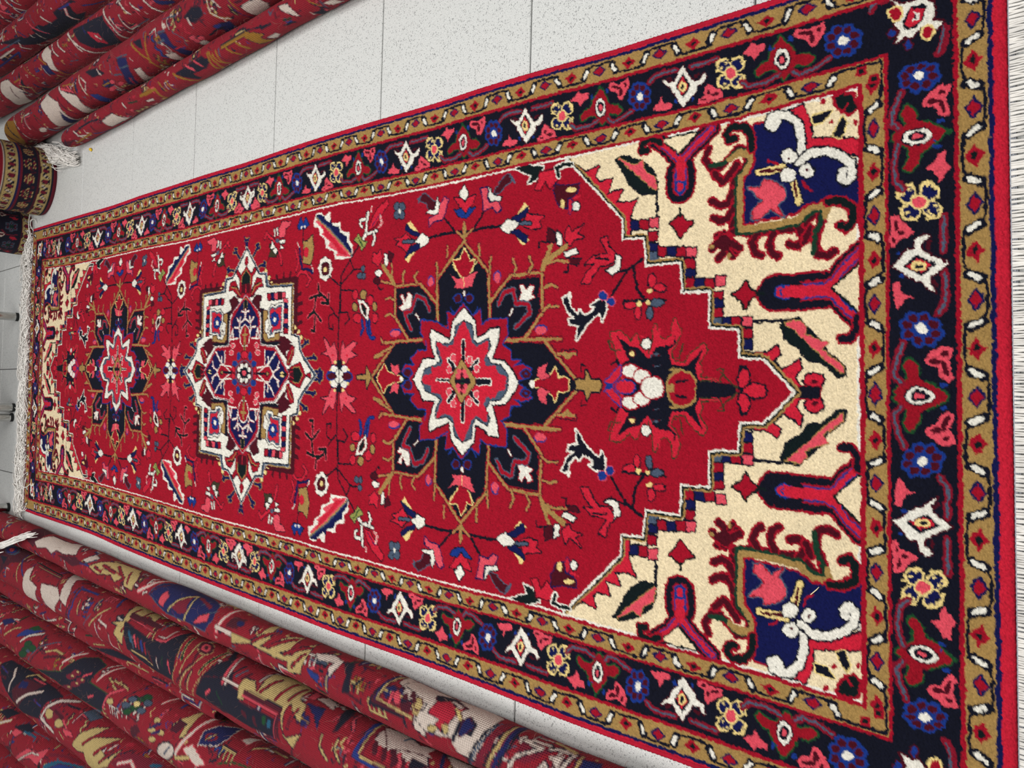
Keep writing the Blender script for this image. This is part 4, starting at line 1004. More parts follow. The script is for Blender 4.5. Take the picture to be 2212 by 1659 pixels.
Y 0 1 97,1536 95,1537 93,1539 92,1542 93,1545 95,1547 97,1548 100,1547 101,1545 102,1542 101,1539 99,1537
M 3.7 1 84,1526 82,1527 80,1529 80,1532 81,1535 82,1537 85,1538 87,1537 89,1535 89,1532 88,1529 87,1527
Y 0 1 84,1526 82,1527 80,1529 80,1532 81,1535 82,1537 85,1538 87,1537 89,1535 89,1532 88,1529 87,1527
K 9.5 0 315,1770 327,1774 336,1779 333,1785
K 9.5 0 327,1774 331,1765
K 9.5 0 286,1741 302,1726 313,1718 311,1727
K 9.5 0 300,1727 304,1711
K 9.5 0 258,1713 260,1695 263,1684 266,1690
K 9.5 0 260,1696 256,1685
K 9.5 0 62,1531 70,1516 75,1505 71,1505
K 9.5 0 70,1517 77,1517
K 9.5 0 36,1510 38,1488 38,1474 35,1477
K 9.5 0 38,1490 43,1482
K 9.5 0 8,1480 9,1463 8,1452 5,1455
K 9.5 0 9,1464 14,1458
K 9.5 0 -2,1472 3,1458 7,1450 8,1455
K 9.5 0 3,1459 0,1449
B 6.8 0 315,1770 327,1774 336,1779 333,1785
B 6.8 0 327,1774 331,1765
B 6.8 0 286,1741 302,1726 313,1718 311,1727
B 6.8 0 300,1727 304,1711
B 6.8 0 258,1713 260,1695 263,1684 266,1690
B 6.8 0 260,1696 256,1685
B 6.8 0 62,1531 70,1516 75,1505 71,1505
B 6.8 0 70,1517 77,1517
B 6.8 0 36,1510 38,1488 38,1474 35,1477
B 6.8 0 38,1490 43,1482
B 6.8 0 8,1480 9,1463 8,1452 5,1455
B 6.8 0 9,1464 14,1458
B 6.8 0 -2,1472 3,1458 7,1450 8,1455
B 6.8 0 3,1459 0,1449
B 3 0 316,1777 334,1785 341,1778
B 3 0 316,1769 331,1762 339,1763
W 2.4 1 314,1774 243,1709 240,1677 209,1669 206,1566 93,1566 87,1538 58,1534 40,1518 -1,1469 -15,1469 -22,1772 316,1786
P 0 1 314,1774 243,1709 240,1677 209,1669 206,1566 93,1566 87,1538 58,1534 40,1518 -1,1469 -15,1469 -22,1772 316,1786
S 0 1 314,1774 243,1709 240,1677 209,1669 206,1566 93,1566 87,1538 58,1534 40,1518 -1,1469 -15,1469 -22,1772 316,1786
N 5.2 1 306,1774 238,1713 235,1686 204,1679 200,1573 90,1573 83,1545 57,1541 39,1527 -1,1480 -15,1479 -23,1776 306,1790
W 0 1 306,1774 238,1713 235,1686 204,1679 200,1573 90,1573 83,1545 57,1541 39,1527 -1,1480 -15,1479 -23,1776 306,1790
M 5 0 213,1663 212,1631 211,1562 93,1560
K 3 0 210,1657 208,1568 93,1567
N 4.3 1 292,1776 283,1768 273,1765 264,1772 257,1767 243,1748 257,1734 250,1726 235,1743 198,1746 191,1731 183,1771 196,1805 239,1794 257,1816 257,1785 266,1780 278,1785
R 0 1 292,1776 283,1768 273,1765 264,1772 257,1767 243,1748 257,1734 250,1726 235,1743 198,1746 191,1731 183,1771 196,1805 239,1794 257,1816 257,1785 266,1780 278,1785
K 4.4 1 254,1774 238,1754 219,1753 218,1773 222,1794 241,1793
D 0 1 254,1774 238,1754 219,1753 218,1773 222,1794 241,1793
M 0 1 222,1791 219,1752 198,1752 196,1772 200,1793
r 2 0 218,1773 199,1772
N 4.3 1 198,1746 218,1732 232,1721 227,1701 208,1693 209,1712 197,1731 187,1746
R 0 1 198,1746 218,1732 232,1721 227,1701 208,1693 209,1712 197,1731 187,1746
K 2.5 0 192,1746 212,1727 216,1703
D 3 0 195,1751 215,1732 218,1708
N 3.7 1 176,1741 191,1721 184,1697 169,1706 145,1710 154,1730
M 0 1 176,1741 191,1721 184,1697 169,1706 145,1710 154,1730
M 0 1 193,1750 172,1717 148,1695 73,1698 67,1588 72,1565 88,1603 89,1673 123,1694 180,1718
N 0 1 157,1701 154,1685 78,1688 75,1612 67,1632 70,1697
N 4.3 1 189,1673 189,1660 174,1659 175,1672
R 0 1 189,1673 189,1660 174,1659 175,1672
N 4.3 1 189,1657 189,1644 174,1643 175,1656
B 0 1 189,1657 189,1644 174,1643 175,1656
N 4.3 1 189,1642 189,1629 174,1628 175,1641
P 0 1 189,1642 189,1629 174,1628 175,1641
N 4.3 1 189,1627 189,1614 174,1613 175,1626
M 0 1 189,1627 189,1614 174,1613 175,1626
N 4.3 1 189,1611 189,1598 174,1598 175,1610
P 0 1 189,1611 189,1598 174,1598 175,1610
N 4.3 1 174,1604 173,1588 163,1587 164,1604
P 0 1 174,1604 173,1588 163,1587 164,1604
N 4.3 1 163,1604 162,1587 151,1587 152,1603
B 0 1 163,1604 162,1587 151,1587 152,1603
N 4.3 1 151,1603 150,1587 140,1586 141,1603
R 0 1 151,1603 150,1587 140,1586 141,1603
N 4.3 1 139,1603 139,1586 128,1586 129,1602
B 0 1 139,1603 139,1586 128,1586 129,1602
N 4.3 1 128,1602 127,1586 117,1586 117,1602
P 0 1 128,1602 127,1586 117,1586 117,1602
N 4.3 1 116,1602 116,1586 105,1585 106,1601
B 0 1 116,1602 116,1586 105,1585 106,1601
N 4.3 1 105,1601 104,1585 94,1585 94,1601
R 0 1 105,1601 104,1585 94,1585 94,1601
M 4.3 1 150,1689 149,1672 131,1672 126,1683 95,1682 86,1642 93,1643 94,1620 80,1620 76,1677 87,1688
K 0 1 150,1689 149,1672 131,1672 126,1683 95,1682 86,1642 93,1643 94,1620 80,1620 76,1677 87,1688
N 4.3 1 151,1667 163,1655 159,1640 165,1626 165,1604 98,1606 97,1640 87,1642 85,1667 96,1673 114,1661 134,1669
W 0 1 151,1667 163,1655 159,1640 165,1626 165,1604 98,1606 97,1640 87,1642 85,1667 96,1673 114,1661 134,1669
S 0 1 150,1665 159,1653 154,1640 161,1625 161,1610 100,1612 100,1645 92,1648 91,1663 114,1656 133,1664
r 0 1 148,1661 155,1650 149,1640 156,1625 156,1614 105,1617 104,1643 97,1653 116,1650 133,1659
B 3.1 1 128,1621 126,1622 124,1624 124,1627 124,1630 126,1633 128,1634 130,1633 132,1631 132,1627 132,1624 130,1622
b 0 1 128,1621 126,1622 124,1624 124,1627 124,1630 126,1633 128,1634 130,1633 132,1631 132,1627 132,1624 130,1622
B 3.1 1 120,1624 118,1625 116,1627 116,1630 116,1634 118,1636 120,1637 122,1636 124,1634 124,1631 124,1628 122,1625
b 0 1 120,1624 118,1625 116,1627 116,1630 116,1634 118,1636 120,1637 122,1636 124,1634 124,1631 124,1628 122,1625
B 3.1 1 117,1633 115,1634 113,1636 113,1639 113,1643 115,1645 117,1646 119,1645 121,1643 121,1640 121,1636 119,1634
b 0 1 117,1633 115,1634 113,1636 113,1639 113,1643 115,1645 117,1646 119,1645 121,1643 121,1640 121,1636 119,1634
B 3.1 1 120,1642 118,1643 117,1645 116,1649 117,1652 119,1654 121,1655 123,1655 124,1652 125,1649 124,1646 123,1643
b 0 1 120,1642 118,1643 117,1645 116,1649 117,1652 119,1654 121,1655 123,1655 124,1652 125,1649 124,1646 123,1643
B 3.1 1 129,1646 126,1647 125,1650 124,1653 125,1656 127,1659 129,1660 131,1659 133,1656 133,1653 133,1650 131,1647
b 0 1 129,1646 126,1647 125,1650 124,1653 125,1656 127,1659 129,1660 131,1659 133,1656 133,1653 133,1650 131,1647
B 3.1 1 137,1643 134,1644 133,1646 132,1649 133,1653 135,1655 137,1656 139,1655 141,1653 141,1650 141,1646 139,1644
b 0 1 137,1643 134,1644 133,1646 132,1649 133,1653 135,1655 137,1656 139,1655 141,1653 141,1650 141,1646 139,1644
B 3.1 1 140,1634 138,1635 136,1637 136,1640 136,1644 138,1646 140,1647 142,1646 144,1644 144,1641 144,1637 142,1635
b 0 1 140,1634 138,1635 136,1637 136,1640 136,1644 138,1646 140,1647 142,1646 144,1644 144,1641 144,1637 142,1635
B 3.1 1 136,1625 134,1626 132,1628 132,1631 133,1634 134,1637 136,1638 139,1637 140,1635 141,1631 140,1628 138,1626
b 0 1 136,1625 134,1626 132,1628 132,1631 133,1634 134,1637 136,1638 139,1637 140,1635 141,1631 140,1628 138,1626
W 0 1 127,1634 124,1634 122,1637 121,1640 122,1643 124,1645 128,1646 131,1646 133,1643 134,1640 133,1637 131,1635
M 7 0 112,1652 99,1668
W 4 0 112,1652 99,1668
N 4.3 1 3,1581 16,1574 29,1535 17,1526 -1,1511 6,1494 -5,1491 -12,1493 -9,1511 -27,1524 -33,1533 -26,1573
R 0 1 3,1581 16,1574 29,1535 17,1526 -1,1511 6,1494 -5,1491 -12,1493 -9,1511 -27,1524 -33,1533 -26,1573
K 4.4 1 16,1560 17,1539 1,1526 -12,1527 -24,1540 -26,1561 -5,1569
D 0 1 16,1560 17,1539 1,1526 -12,1527 -24,1540 -26,1561 -5,1569
M 0 1 13,1584 14,1560 -26,1559 -26,1582
r 2 0 3,1581 8,1562
N 3.7 1 24,1589 50,1583 66,1569 61,1557 48,1559 21,1577
R 0 1 24,1589 50,1583 66,1569 61,1557 48,1559 21,1577
K 2 0 27,1584 56,1564
D 3 0 25,1582 53,1562
M 0 1 67,1632 72,1588 66,1564 51,1592 29,1582 51,1612
S 6 1 192,1774 152,1716 132,1705 67,1702 61,1636 1,1578 -13,1578 -18,1768 -18,1784 184,1793
R 0 1 192,1774 152,1716 132,1705 67,1702 61,1636 1,1578 -13,1578 -18,1768 -18,1784 184,1793
P 3 1 192,1774 152,1716 132,1705 67,1702 61,1636 1,1578 -13,1578 -18,1768 -18,1784 184,1793
R 0 1 192,1774 152,1716 132,1705 67,1702 61,1636 1,1578 -13,1578 -18,1768 -18,1784 184,1793
W 1.6 1 192,1774 152,1716 132,1705 67,1702 61,1636 1,1578 -13,1578 -18,1768 -18,1784 184,1793
R 0 1 192,1774 152,1716 132,1705 67,1702 61,1636 1,1578 -13,1578 -18,1768 -18,1784 184,1793
B 0 1 185,1774 162,1741 132,1713 90,1711 88,1746 88,1789 176,1793
B 0 1 56,1681 55,1639 3,1588 -13,1587 -14,1629 15,1660 23,1680
K 3 1 182,1779 182,1768 157,1764 158,1781
D 0 1 182,1779 182,1768 157,1764 158,1781
R 6 0 157,1772 137,1771
W 4.2 0 157,1772 137,1771
R 6 0 150,1771 155,1786
W 4.2 0 150,1771 155,1786
R 6 0 150,1771 152,1756
W 4.2 0 150,1771 152,1756
R 6 0 140,1771 129,1791 113,1790
W 4.2 0 140,1771 129,1791 113,1790
R 6 0 134,1771 122,1750 108,1746
W 4.2 0 134,1771 122,1750 108,1746
R 6 0 122,1750 137,1733
W 4.2 0 122,1750 137,1733
R 6 0 122,1747 139,1752
W 4.2 0 122,1747 139,1752
R 6 0 110,1747 114,1725
W 4.2 0 110,1747 114,1725
R 6 0 108,1746 91,1751 79,1756
W 4.2 0 108,1746 91,1751 79,1756
R 6 0 117,1790 121,1813
W 4.2 0 117,1790 121,1813
R 6 0 112,1790 85,1783
W 4.2 0 112,1790 85,1783
R 6 0 87,1719 110,1715 87,1706
W 4.2 0 87,1719 110,1715 87,1706
R 6 0 85,1740 84,1706
W 4.2 0 85,1740 84,1706
W 6 1 118,1774 112,1760 96,1750 76,1756 68,1762 68,1780 91,1789
R 0 1 118,1774 112,1760 96,1750 76,1756 68,1762 68,1780 91,1789
R 0 1 118,1774 112,1760 96,1750 76,1756 68,1762 68,1780 91,1789
N 5 0 111,1773 51,1770
K 3.4 0 110,1772 54,1770
K 5 0 95,1781 95,1761
R 5.8 0 23,1680 56,1681
W 4 0 23,1680 56,1681
R 5.8 0 15,1687 26,1660 51,1636
W 4 0 15,1687 26,1660 51,1636
R 5.8 0 23,1665 40,1666
W 4 0 23,1665 40,1666
R 5.8 0 15,1687 18,1665 4,1644 -15,1643
W 4 0 15,1687 18,1665 4,1644 -15,1643
R 5.8 0 4,1644 15,1620
W 4 0 4,1644 15,1620
R 5.8 0 15,1625 29,1620
W 4 0 15,1625 29,1620
R 5.8 0 14,1716 17,1688
W 4 0 14,1716 17,1688
W 5 1 0,1710 15,1680 18,1660 1,1647 -15,1647 -16,1710
R 0 1 0,1710 15,1680 18,1660 1,1647 -15,1647 -16,1710
N 5.2 1 0,1715 0,1674 5,1672 1,1662 -6,1659 -10,1671 -9,1715
K 0 1 0,1715 0,1674 5,1672 1,1662 -6,1659 -10,1671 -9,1715
D 0 1 2,1615 4,1590 -5,1581 -13,1590 -14,1616
Y 0 1 4,1598 3,1599 2,1602 1,1606 2,1610 2,1613 3,1614 5,1613 5,1610 6,1606 5,1602 5,1599
Y 0 1 -13,1598 -14,1599 -15,1601 -15,1605 -15,1609 -14,1612 -13,1613 -12,1612 -11,1609 -11,1605 -11,1601 -12,1599
W 2.4 1 67,1709 64,1710 62,1713 61,1718 62,1723 64,1726 68,1728 71,1727 73,1723 74,1718 73,1714 71,1710
P 0 1 67,1709 64,1710 62,1713 61,1718 62,1723 64,1726 68,1728 71,1727 73,1723 74,1718 73,1714 71,1710
W 2.4 1 51,1703 47,1704 45,1707 44,1712 45,1717 47,1720 51,1722 54,1721 57,1717 57,1713 56,1708 54,1704
P 0 1 51,1703 47,1704 45,1707 44,1712 45,1717 47,1720 51,1722 54,1721 57,1717 57,1713 56,1708 54,1704
R 0 1 74,1761 45,1723 28,1722 34,1759
S 0 1 -2,1732 -18,1736 -31,1749 -36,1766 -32,1784 -20,1798 -3,1804 15,1800 27,1787 32,1769 28,1751 15,1738
R 2 1 -2,1738 -16,1741 -27,1751 -32,1766 -28,1782 -18,1794 -3,1798 13,1795 24,1784 28,1769 24,1754 13,1742
M 0 1 -2,1738 -16,1741 -27,1751 -32,1766 -28,1782 -18,1794 -3,1798 13,1795 24,1784 28,1769 24,1754 13,1742
N 0 1 -2,1745 -14,1747 -23,1755 -26,1767 -23,1778 -15,1787 -3,1791 10,1788 19,1780 22,1769 19,1757 10,1749
W 0 1 17,1771 14,1772 12,1774 11,1778 12,1782 14,1784 17,1785 20,1785 23,1782 23,1779 23,1775 20,1772
W 0 1 17,1755 14,1756 12,1758 11,1762 12,1765 14,1768 17,1769 20,1768 23,1766 24,1762 23,1759 21,1756
W 0 1 8,1782 4,1783 2,1785 1,1789 2,1792 4,1795 7,1796 11,1795 13,1793 14,1789 13,1786 11,1783
W 0 1 8,1743 5,1744 3,1746 2,1749 3,1753 5,1756 8,1757 11,1756 13,1753 14,1750 14,1746 11,1744
P 0 1 -2,1763 -7,1763 -10,1766 -12,1769 -11,1773 -7,1776 -2,1777 2,1776 6,1774 7,1770 6,1767 3,1764
S 2.4 1 42,1739 37,1740 33,1742 32,1746 33,1750 37,1753 42,1754 46,1753 50,1750 51,1747 50,1743 46,1740
b 0 1 42,1739 37,1740 33,1742 32,1746 33,1750 37,1753 42,1754 46,1753 50,1750 51,1747 50,1743 46,1740
S 2.4 1 23,1718 19,1719 16,1723 15,1729 16,1735 19,1739 22,1741 26,1740 29,1736 30,1730 29,1724 26,1720
b 0 1 23,1718 19,1719 16,1723 15,1729 16,1735 19,1739 22,1741 26,1740 29,1736 30,1730 29,1724 26,1720
S 2.4 1 42,1786 37,1787 33,1789 32,1793 33,1797 37,1800 42,1801 46,1801 50,1798 51,1794 50,1790 46,1787
b 0 1 42,1786 37,1787 33,1789 32,1793 33,1797 37,1800 42,1801 46,1801 50,1798 51,1794 50,1790 46,1787
M 4.3 1 45,1757 41,1758 38,1763 36,1769 38,1776 41,1781 45,1783 49,1781 52,1777 54,1770 52,1763 49,1759
r 0 1 45,1757 41,1758 38,1763 36,1769 38,1776 41,1781 45,1783 49,1781 52,1777 54,1770 52,1763 49,1759
M 4.3 1 9,1716 5,1717 3,1720 2,1723 3,1727 5,1730 8,1731 11,1730 14,1728 15,1724 14,1720 12,1717
r 0 1 9,1716 5,1717 3,1720 2,1723 3,1727 5,1730 8,1731 11,1730 14,1728 15,1724 14,1720 12,1717
M 4.3 1 -8,1716 -11,1716 -13,1719 -14,1723 -14,1726 -11,1729 -8,1730 -5,1729 -3,1727 -2,1723 -3,1719 -5,1717
r 0 1 -8,1716 -11,1716 -13,1719 -14,1723 -14,1726 -11,1729 -8,1730 -5,1729 -3,1727 -2,1723 -3,1719 -5,1717"""
CORNER="""M 5.2 1 469,305 458,293 456,283 458,271 449,258 434,256 425,260 420,248 412,254 420,262 420,272 412,280 413,290 410,299 421,294 434,298 440,293 449,291
W 0 1 469,305 458,293 456,283 458,271 449,258 434,256 425,260 420,248 412,254 420,262 420,272 412,280 413,290 410,299 421,294 434,298 440,293 449,291
N 0 1 450,282 450,268 445,264 430,268 423,277 422,289 436,291
r 0 1 448,283 443,266 430,270 424,283 430,289 440,285
W 0 1 442,280 441,271 431,273 431,282 435,278
N 0 1 435,276 434,276 433,277 433,277 434,278 435,279 436,279 437,279 438,278 438,277 438,276 436,276
Y 5 1 445,292 442,293 440,295 440,299 443,302 446,305 450,305 454,305 455,302 455,299 453,295 449,293
R 0 1 445,292 442,293 440,295 440,299 443,302 446,305 450,305 454,305 455,302 455,299 453,295 449,293
Y 5 1 410,259 406,259 404,261 404,264 406,267 409,269 413,269 417,269 419,267 419,264 417,261 414,259
R 0 1 410,259 406,259 404,261 404,264 406,267 409,269 413,269 417,269 419,267 419,264 417,261 414,259
M 4 1 423,297 421,298 420,300 420,302 421,305 423,306 426,307 428,306 429,305 429,302 427,300 425,298
b 0 1 423,297 421,298 420,300 420,302 421,305 423,306 426,307 428,306 429,305 429,302 427,300 425,298
M 4 1 402,281 398,282 397,283 396,285 398,287 401,288 404,289 407,288 409,287 410,285 408,283 405,282
b 0 1 402,281 398,282 397,283 396,285 398,287 401,288 404,289 407,288 409,287 410,285 408,283 405,282
m 8 0 468,309 469,322 460,326
S 2.5 0 470,317 466,325 461,328
m 10 0 411,245 391,247 381,253
S 2.5 0 413,248 394,249 382,253"""
PERIOD="""M 3 1 -1,901 30,675 59,506 88,506 111,626 122,557 109,429 72,396 72,301 37,169 5,38 -29,241 -58,405 -66,508 -97,600 -111,718 -83,629 -51,622 -30,746
W 0 1 -1,901 30,675 59,506 88,506 111,626 122,557 109,429 72,396 72,301 37,169 5,38 -29,241 -58,405 -66,508 -97,600 -111,718 -83,629 -51,622 -30,746
N 0 1 0,740 42,445 1,217 -42,513
r 0 1 -3,672 28,436 -2,276 -31,484
Y 0 1 18,444 15,388 8,352 -2,344 -12,368 -20,417 -23,477 -20,534 -13,570 -3,578 7,554 15,505
N 0 1 4,456 3,422 0,400 -4,394 -8,406 -12,434 -13,469 -12,503 -9,525 -5,531 0,518 3,491
P 0 1 -121,377 -107,222 -58,152 -65,63 -114,62 -171,112 -151,219 -127,239
P 0 1 135,399 163,287 209,152 210,30 153,36 124,2 83,10 84,93 112,150 118,304
M 0 1 147,201 146,177 143,160 138,157 134,168 130,189 129,216 130,241 133,257 138,260 142,249 146,228
M 0 1 192,107 189,92 181,85 169,89 158,103 150,122 147,143 150,158 158,164 169,160 181,146 189,127
M 0 1 127,69 126,59 120,54 113,57 105,66 100,79 98,92 100,102 105,107 112,104 120,95 125,82
b 0 1 -32,193 -33,168 -36,151 -41,147 -45,157 -48,179 -49,206 -48,232 -45,248 -41,252 -37,242 -34,220
b 0 1 60,141 60,122 57,109 55,106 52,113 49,130 49,150 49,169 51,182 54,185 57,178 59,161
m 9 0 -191,743 -160,839 -116,861 -37,842
S 2.8 0 -191,743 -160,839 -116,861 -37,842
m 9 0 47,830 88,834 179,844
S 2.8 0 47,830 88,834 179,844
M 4 0 -66,665 -85,721
M 4 0 65,605 88,625
Y 0 1 254,642 248,569 234,523 215,519 195,556 181,626 175,709 180,784 195,829 214,833 234,795 248,725
Y 0 1 326,594 321,521 307,476 287,472 267,510 252,579 247,662 252,735 266,780 286,784 306,746 321,676
Y 0 1 254,311 249,237 235,191 216,186 196,223 182,292 176,375 181,449 196,495 215,499 235,462 249,393
Y 0 1 328,249 323,176 309,131 289,127 269,164 254,233 249,315 254,389 268,434 288,438 308,400 323,331
B 0 1 247,638 244,583 233,549 218,545 203,574 192,626 188,689 192,744 203,778 218,781 233,752 243,700
B 0 1 314,596 311,541 300,508 285,505 270,533 258,586 254,648 258,703 269,736 284,739 299,710 310,658
B 0 1 247,326 243,271 232,237 218,233 203,261 192,313 188,375 192,430 203,465 217,468 232,440 243,388
B 0 1 316,269 312,214 301,180 286,177 271,205 260,257 256,319 260,374 271,408 286,411 301,382 312,331
N 0 1 266,788 264,743 257,714 249,709 241,729 234,768 232,817 234,862 240,891 248,896 257,876 263,837
N 0 1 270,129 267,84 261,55 253,49 244,68 238,108 236,156 238,201 244,231 252,236 261,217 267,177
N 0 1 193,528 190,483 184,453 176,447 167,467 161,507 159,556 161,602 167,631 176,637 184,617 190,577
N 0 1 346,399 343,355 337,326 329,320 321,340 314,379 312,428 314,472 320,501 329,507 337,487 343,448
Y 0 1 327,354 324,331 317,337 314,365 317,387 324,382
N 0 1 317,252 314,230 307,236 303,264 307,286 313,280
Y 0 1 297,185 294,162 287,168 283,196 287,218 294,213
N 0 1 271,161 268,138 261,144 257,172 261,194 267,189
Y 0 1 243,184 239,161 233,167 229,195 233,217 239,212
N 0 1 217,251 214,228 207,234 204,262 207,285 214,279
Y 0 1 197,353 194,330 187,336 184,364 187,387 194,381
N 0 1 186,474 183,451 176,457 173,485 176,508 183,502
Y 0 1 186,595 183,572 176,578 173,606 176,629 183,623
N 0 1 197,698 193,675 187,681 183,709 186,732 193,726
Y 0 1 216,766 213,743 206,749 203,777 206,800 213,794
N 0 1 242,789 239,767 232,773 229,801 232,823 238,818
Y 0 1 270,764 267,742 260,748 256,776 260,799 267,793
N 0 1 296,695 293,673 286,679 283,707 286,729 293,724
Y 0 1 316,593 313,571 306,577 303,605 306,627 313,621
N 0 1 327,473 324,451 317,457 314,485 317,507 324,501
Y 0 1 212,629 208,603 201,610 197,642 201,667 208,661
Y 0 1 310,662 307,636 299,643 296,675 299,700 307,694
Y 0 1 224,287 220,261 213,267 209,299 213,324 220,319
Y 0 1 297,246 293,220 286,227 282,258 286,284 293,278
Y 0 1 234,708 230,682 223,689 220,721 223,746 230,740
Y 0 1 308,314 305,289 297,295 294,327 297,352 305,346
Y 0 1 282,452 278,382 266,338 250,332 234,365 222,429 217,507 221,578 233,622 249,629 266,595 278,530
P 0 1 273,460 270,408 262,376 250,371 238,395 229,442 226,500 229,552 238,585 249,590 261,565 270,517
P 0 1 307,787 342,877 358,963 381,881 423,886 420,769 392,713 370,577 356,706
g 10 1 497,852 533,629 556,437 605,395 629,298 610,249 556,320 534,206 512,94 490,243 468,357 420,361 387,287 381,341 403,440 441,461 458,657
g 0 1 497,852 533,629 556,437 605,395 629,298 610,249 556,320 534,206 512,94 490,243 468,357 420,361 387,287 381,341 403,440 441,461 458,657
g 5 0 497,832 492,933
N 0 1 528,519 566,543 588,410 555,343
N 0 1 457,581 430,509 458,428
Q 5.2 1 497,852 533,629 556,437 605,395 629,298 610,249 556,320 534,206 512,94 490,243 468,357 420,361 387,287 381,341 403,440 441,461 458,657
Q 0 1 497,852 533,629 556,437 605,395 629,298 610,249 556,320 534,206 512,94 490,243 468,357 420,361 387,287 381,341 403,440 441,461 458,657
N 0 1 538,425 533,309 519,233 501,216 482,264 469,364 464,489 469,606 482,682 500,698 519,649 533,549
W 0 1 532,439 528,334 517,264 501,249 485,291 474,381 469,494 473,600 484,669 500,685 516,641 528,551
N 0 1 522,444 519,376 511,331 500,321 490,349 482,408 479,482 482,550 489,595 500,604 511,576 519,517
P 0 1 510,448 509,409 505,383 500,377 496,392 492,424 491,465 492,504 495,531 500,537 505,522 509,490
P 0 1 553,873 565,965 619,891 678,969 685,791 663,625 637,527 619,543 608,710 571,766
M 0 1 635,801 631,784 619,780 603,790 587,810 575,836 571,861 575,878 587,883 603,873 619,852 631,825
M 0 1 642,682 640,636 636,606 630,598 624,616 620,655 618,704 620,749 624,780 630,787 636,769 640,730
M 0 1 666,828 665,801 661,783 656,780 652,793 648,817 647,846 648,873 652,890 656,893 661,881 665,857
m 9 0 307,238 338,116 426,91 485,175
S 2.8 0 307,238 338,116 426,91 485,175
m 9 0 547,170 577,56 641,110 699,210
S 2.8 0 547,170 577,56 641,110 699,210
b 0 1 455,747 454,719 451,701 446,697 442,708 439,733 438,762 439,790 442,809 446,812 451,801 454,777
b 0 1 552,802 551,771 548,750 543,746 538,759 534,786 533,820 534,851 538,871 542,876 547,862 551,835
b 0 1 472,721 472,712 470,707 468,706 466,711 464,719 464,729 464,738 466,744 468,745 470,740 472,732
b 0 1 821,331 815,265 799,240 781,270 769,341 769,419 781,467 799,463 815,410
b 0 1 796,231 790,164 774,139 755,169 743,239 743,318 755,367 773,363 789,310
b 0 1 759,263 753,196 737,171 718,200 706,271 706,350 718,400 737,396 753,342
b 0 1 733,411 727,343 710,319 691,349 679,421 679,500 691,549 710,545 726,491
b 0 1 733,588 726,520 710,496 691,527 678,599 678,679 691,727 709,723 726,668
b 0 1 759,689 752,622 736,598 717,629 705,701 705,780 717,828 736,824 752,769
b 0 1 795,654 789,587 773,564 755,595 742,666 742,745 754,793 773,788 789,733
b 0 1 821,506 815,440 799,416 781,446 769,518 769,596 780,644 799,639 814,585
b 0 1 800,437 794,329 775,262 750,254 725,308 706,409 699,532 705,642 724,709 750,715 775,660 793,558
M 0 1 808,349 803,302 792,291 781,323 776,379 781,426 792,437 803,405
M 0 1 784,255 779,208 768,196 756,228 752,284 756,332 768,343 779,311
M 0 1 749,286 745,238 733,227 721,258 716,315 721,363 733,375 744,342
M 0 1 724,425 719,377 708,366 696,398 691,455 696,503 707,514 719,482
M 0 1 724,591 719,543 707,532 695,565 691,622 695,670 707,681 719,648
M 0 1 749,685 744,637 732,627 720,659 716,717 720,764 732,775 744,742
M 0 1 783,652 778,605 767,594 756,627 751,684 756,731 767,742 778,709
M 0 1 808,513 803,466 792,455 780,488 776,544 780,591 792,602 803,569
b 0 1 775,461 772,411 763,381 750,378 737,404 728,451 724,508 728,559 737,589 750,592 763,565 772,518
W 0 1 772,464 769,425 762,400 753,398 743,418 736,455 733,500 736,540 743,565 753,567 762,547 769,509"""
LOZ="-2,421 40,463 42,497 80,499 83,542 133,542 134,585 133,585 177,586 177,643 218,647 219,685 250,685 275,709 299,732 332,765 356,790"
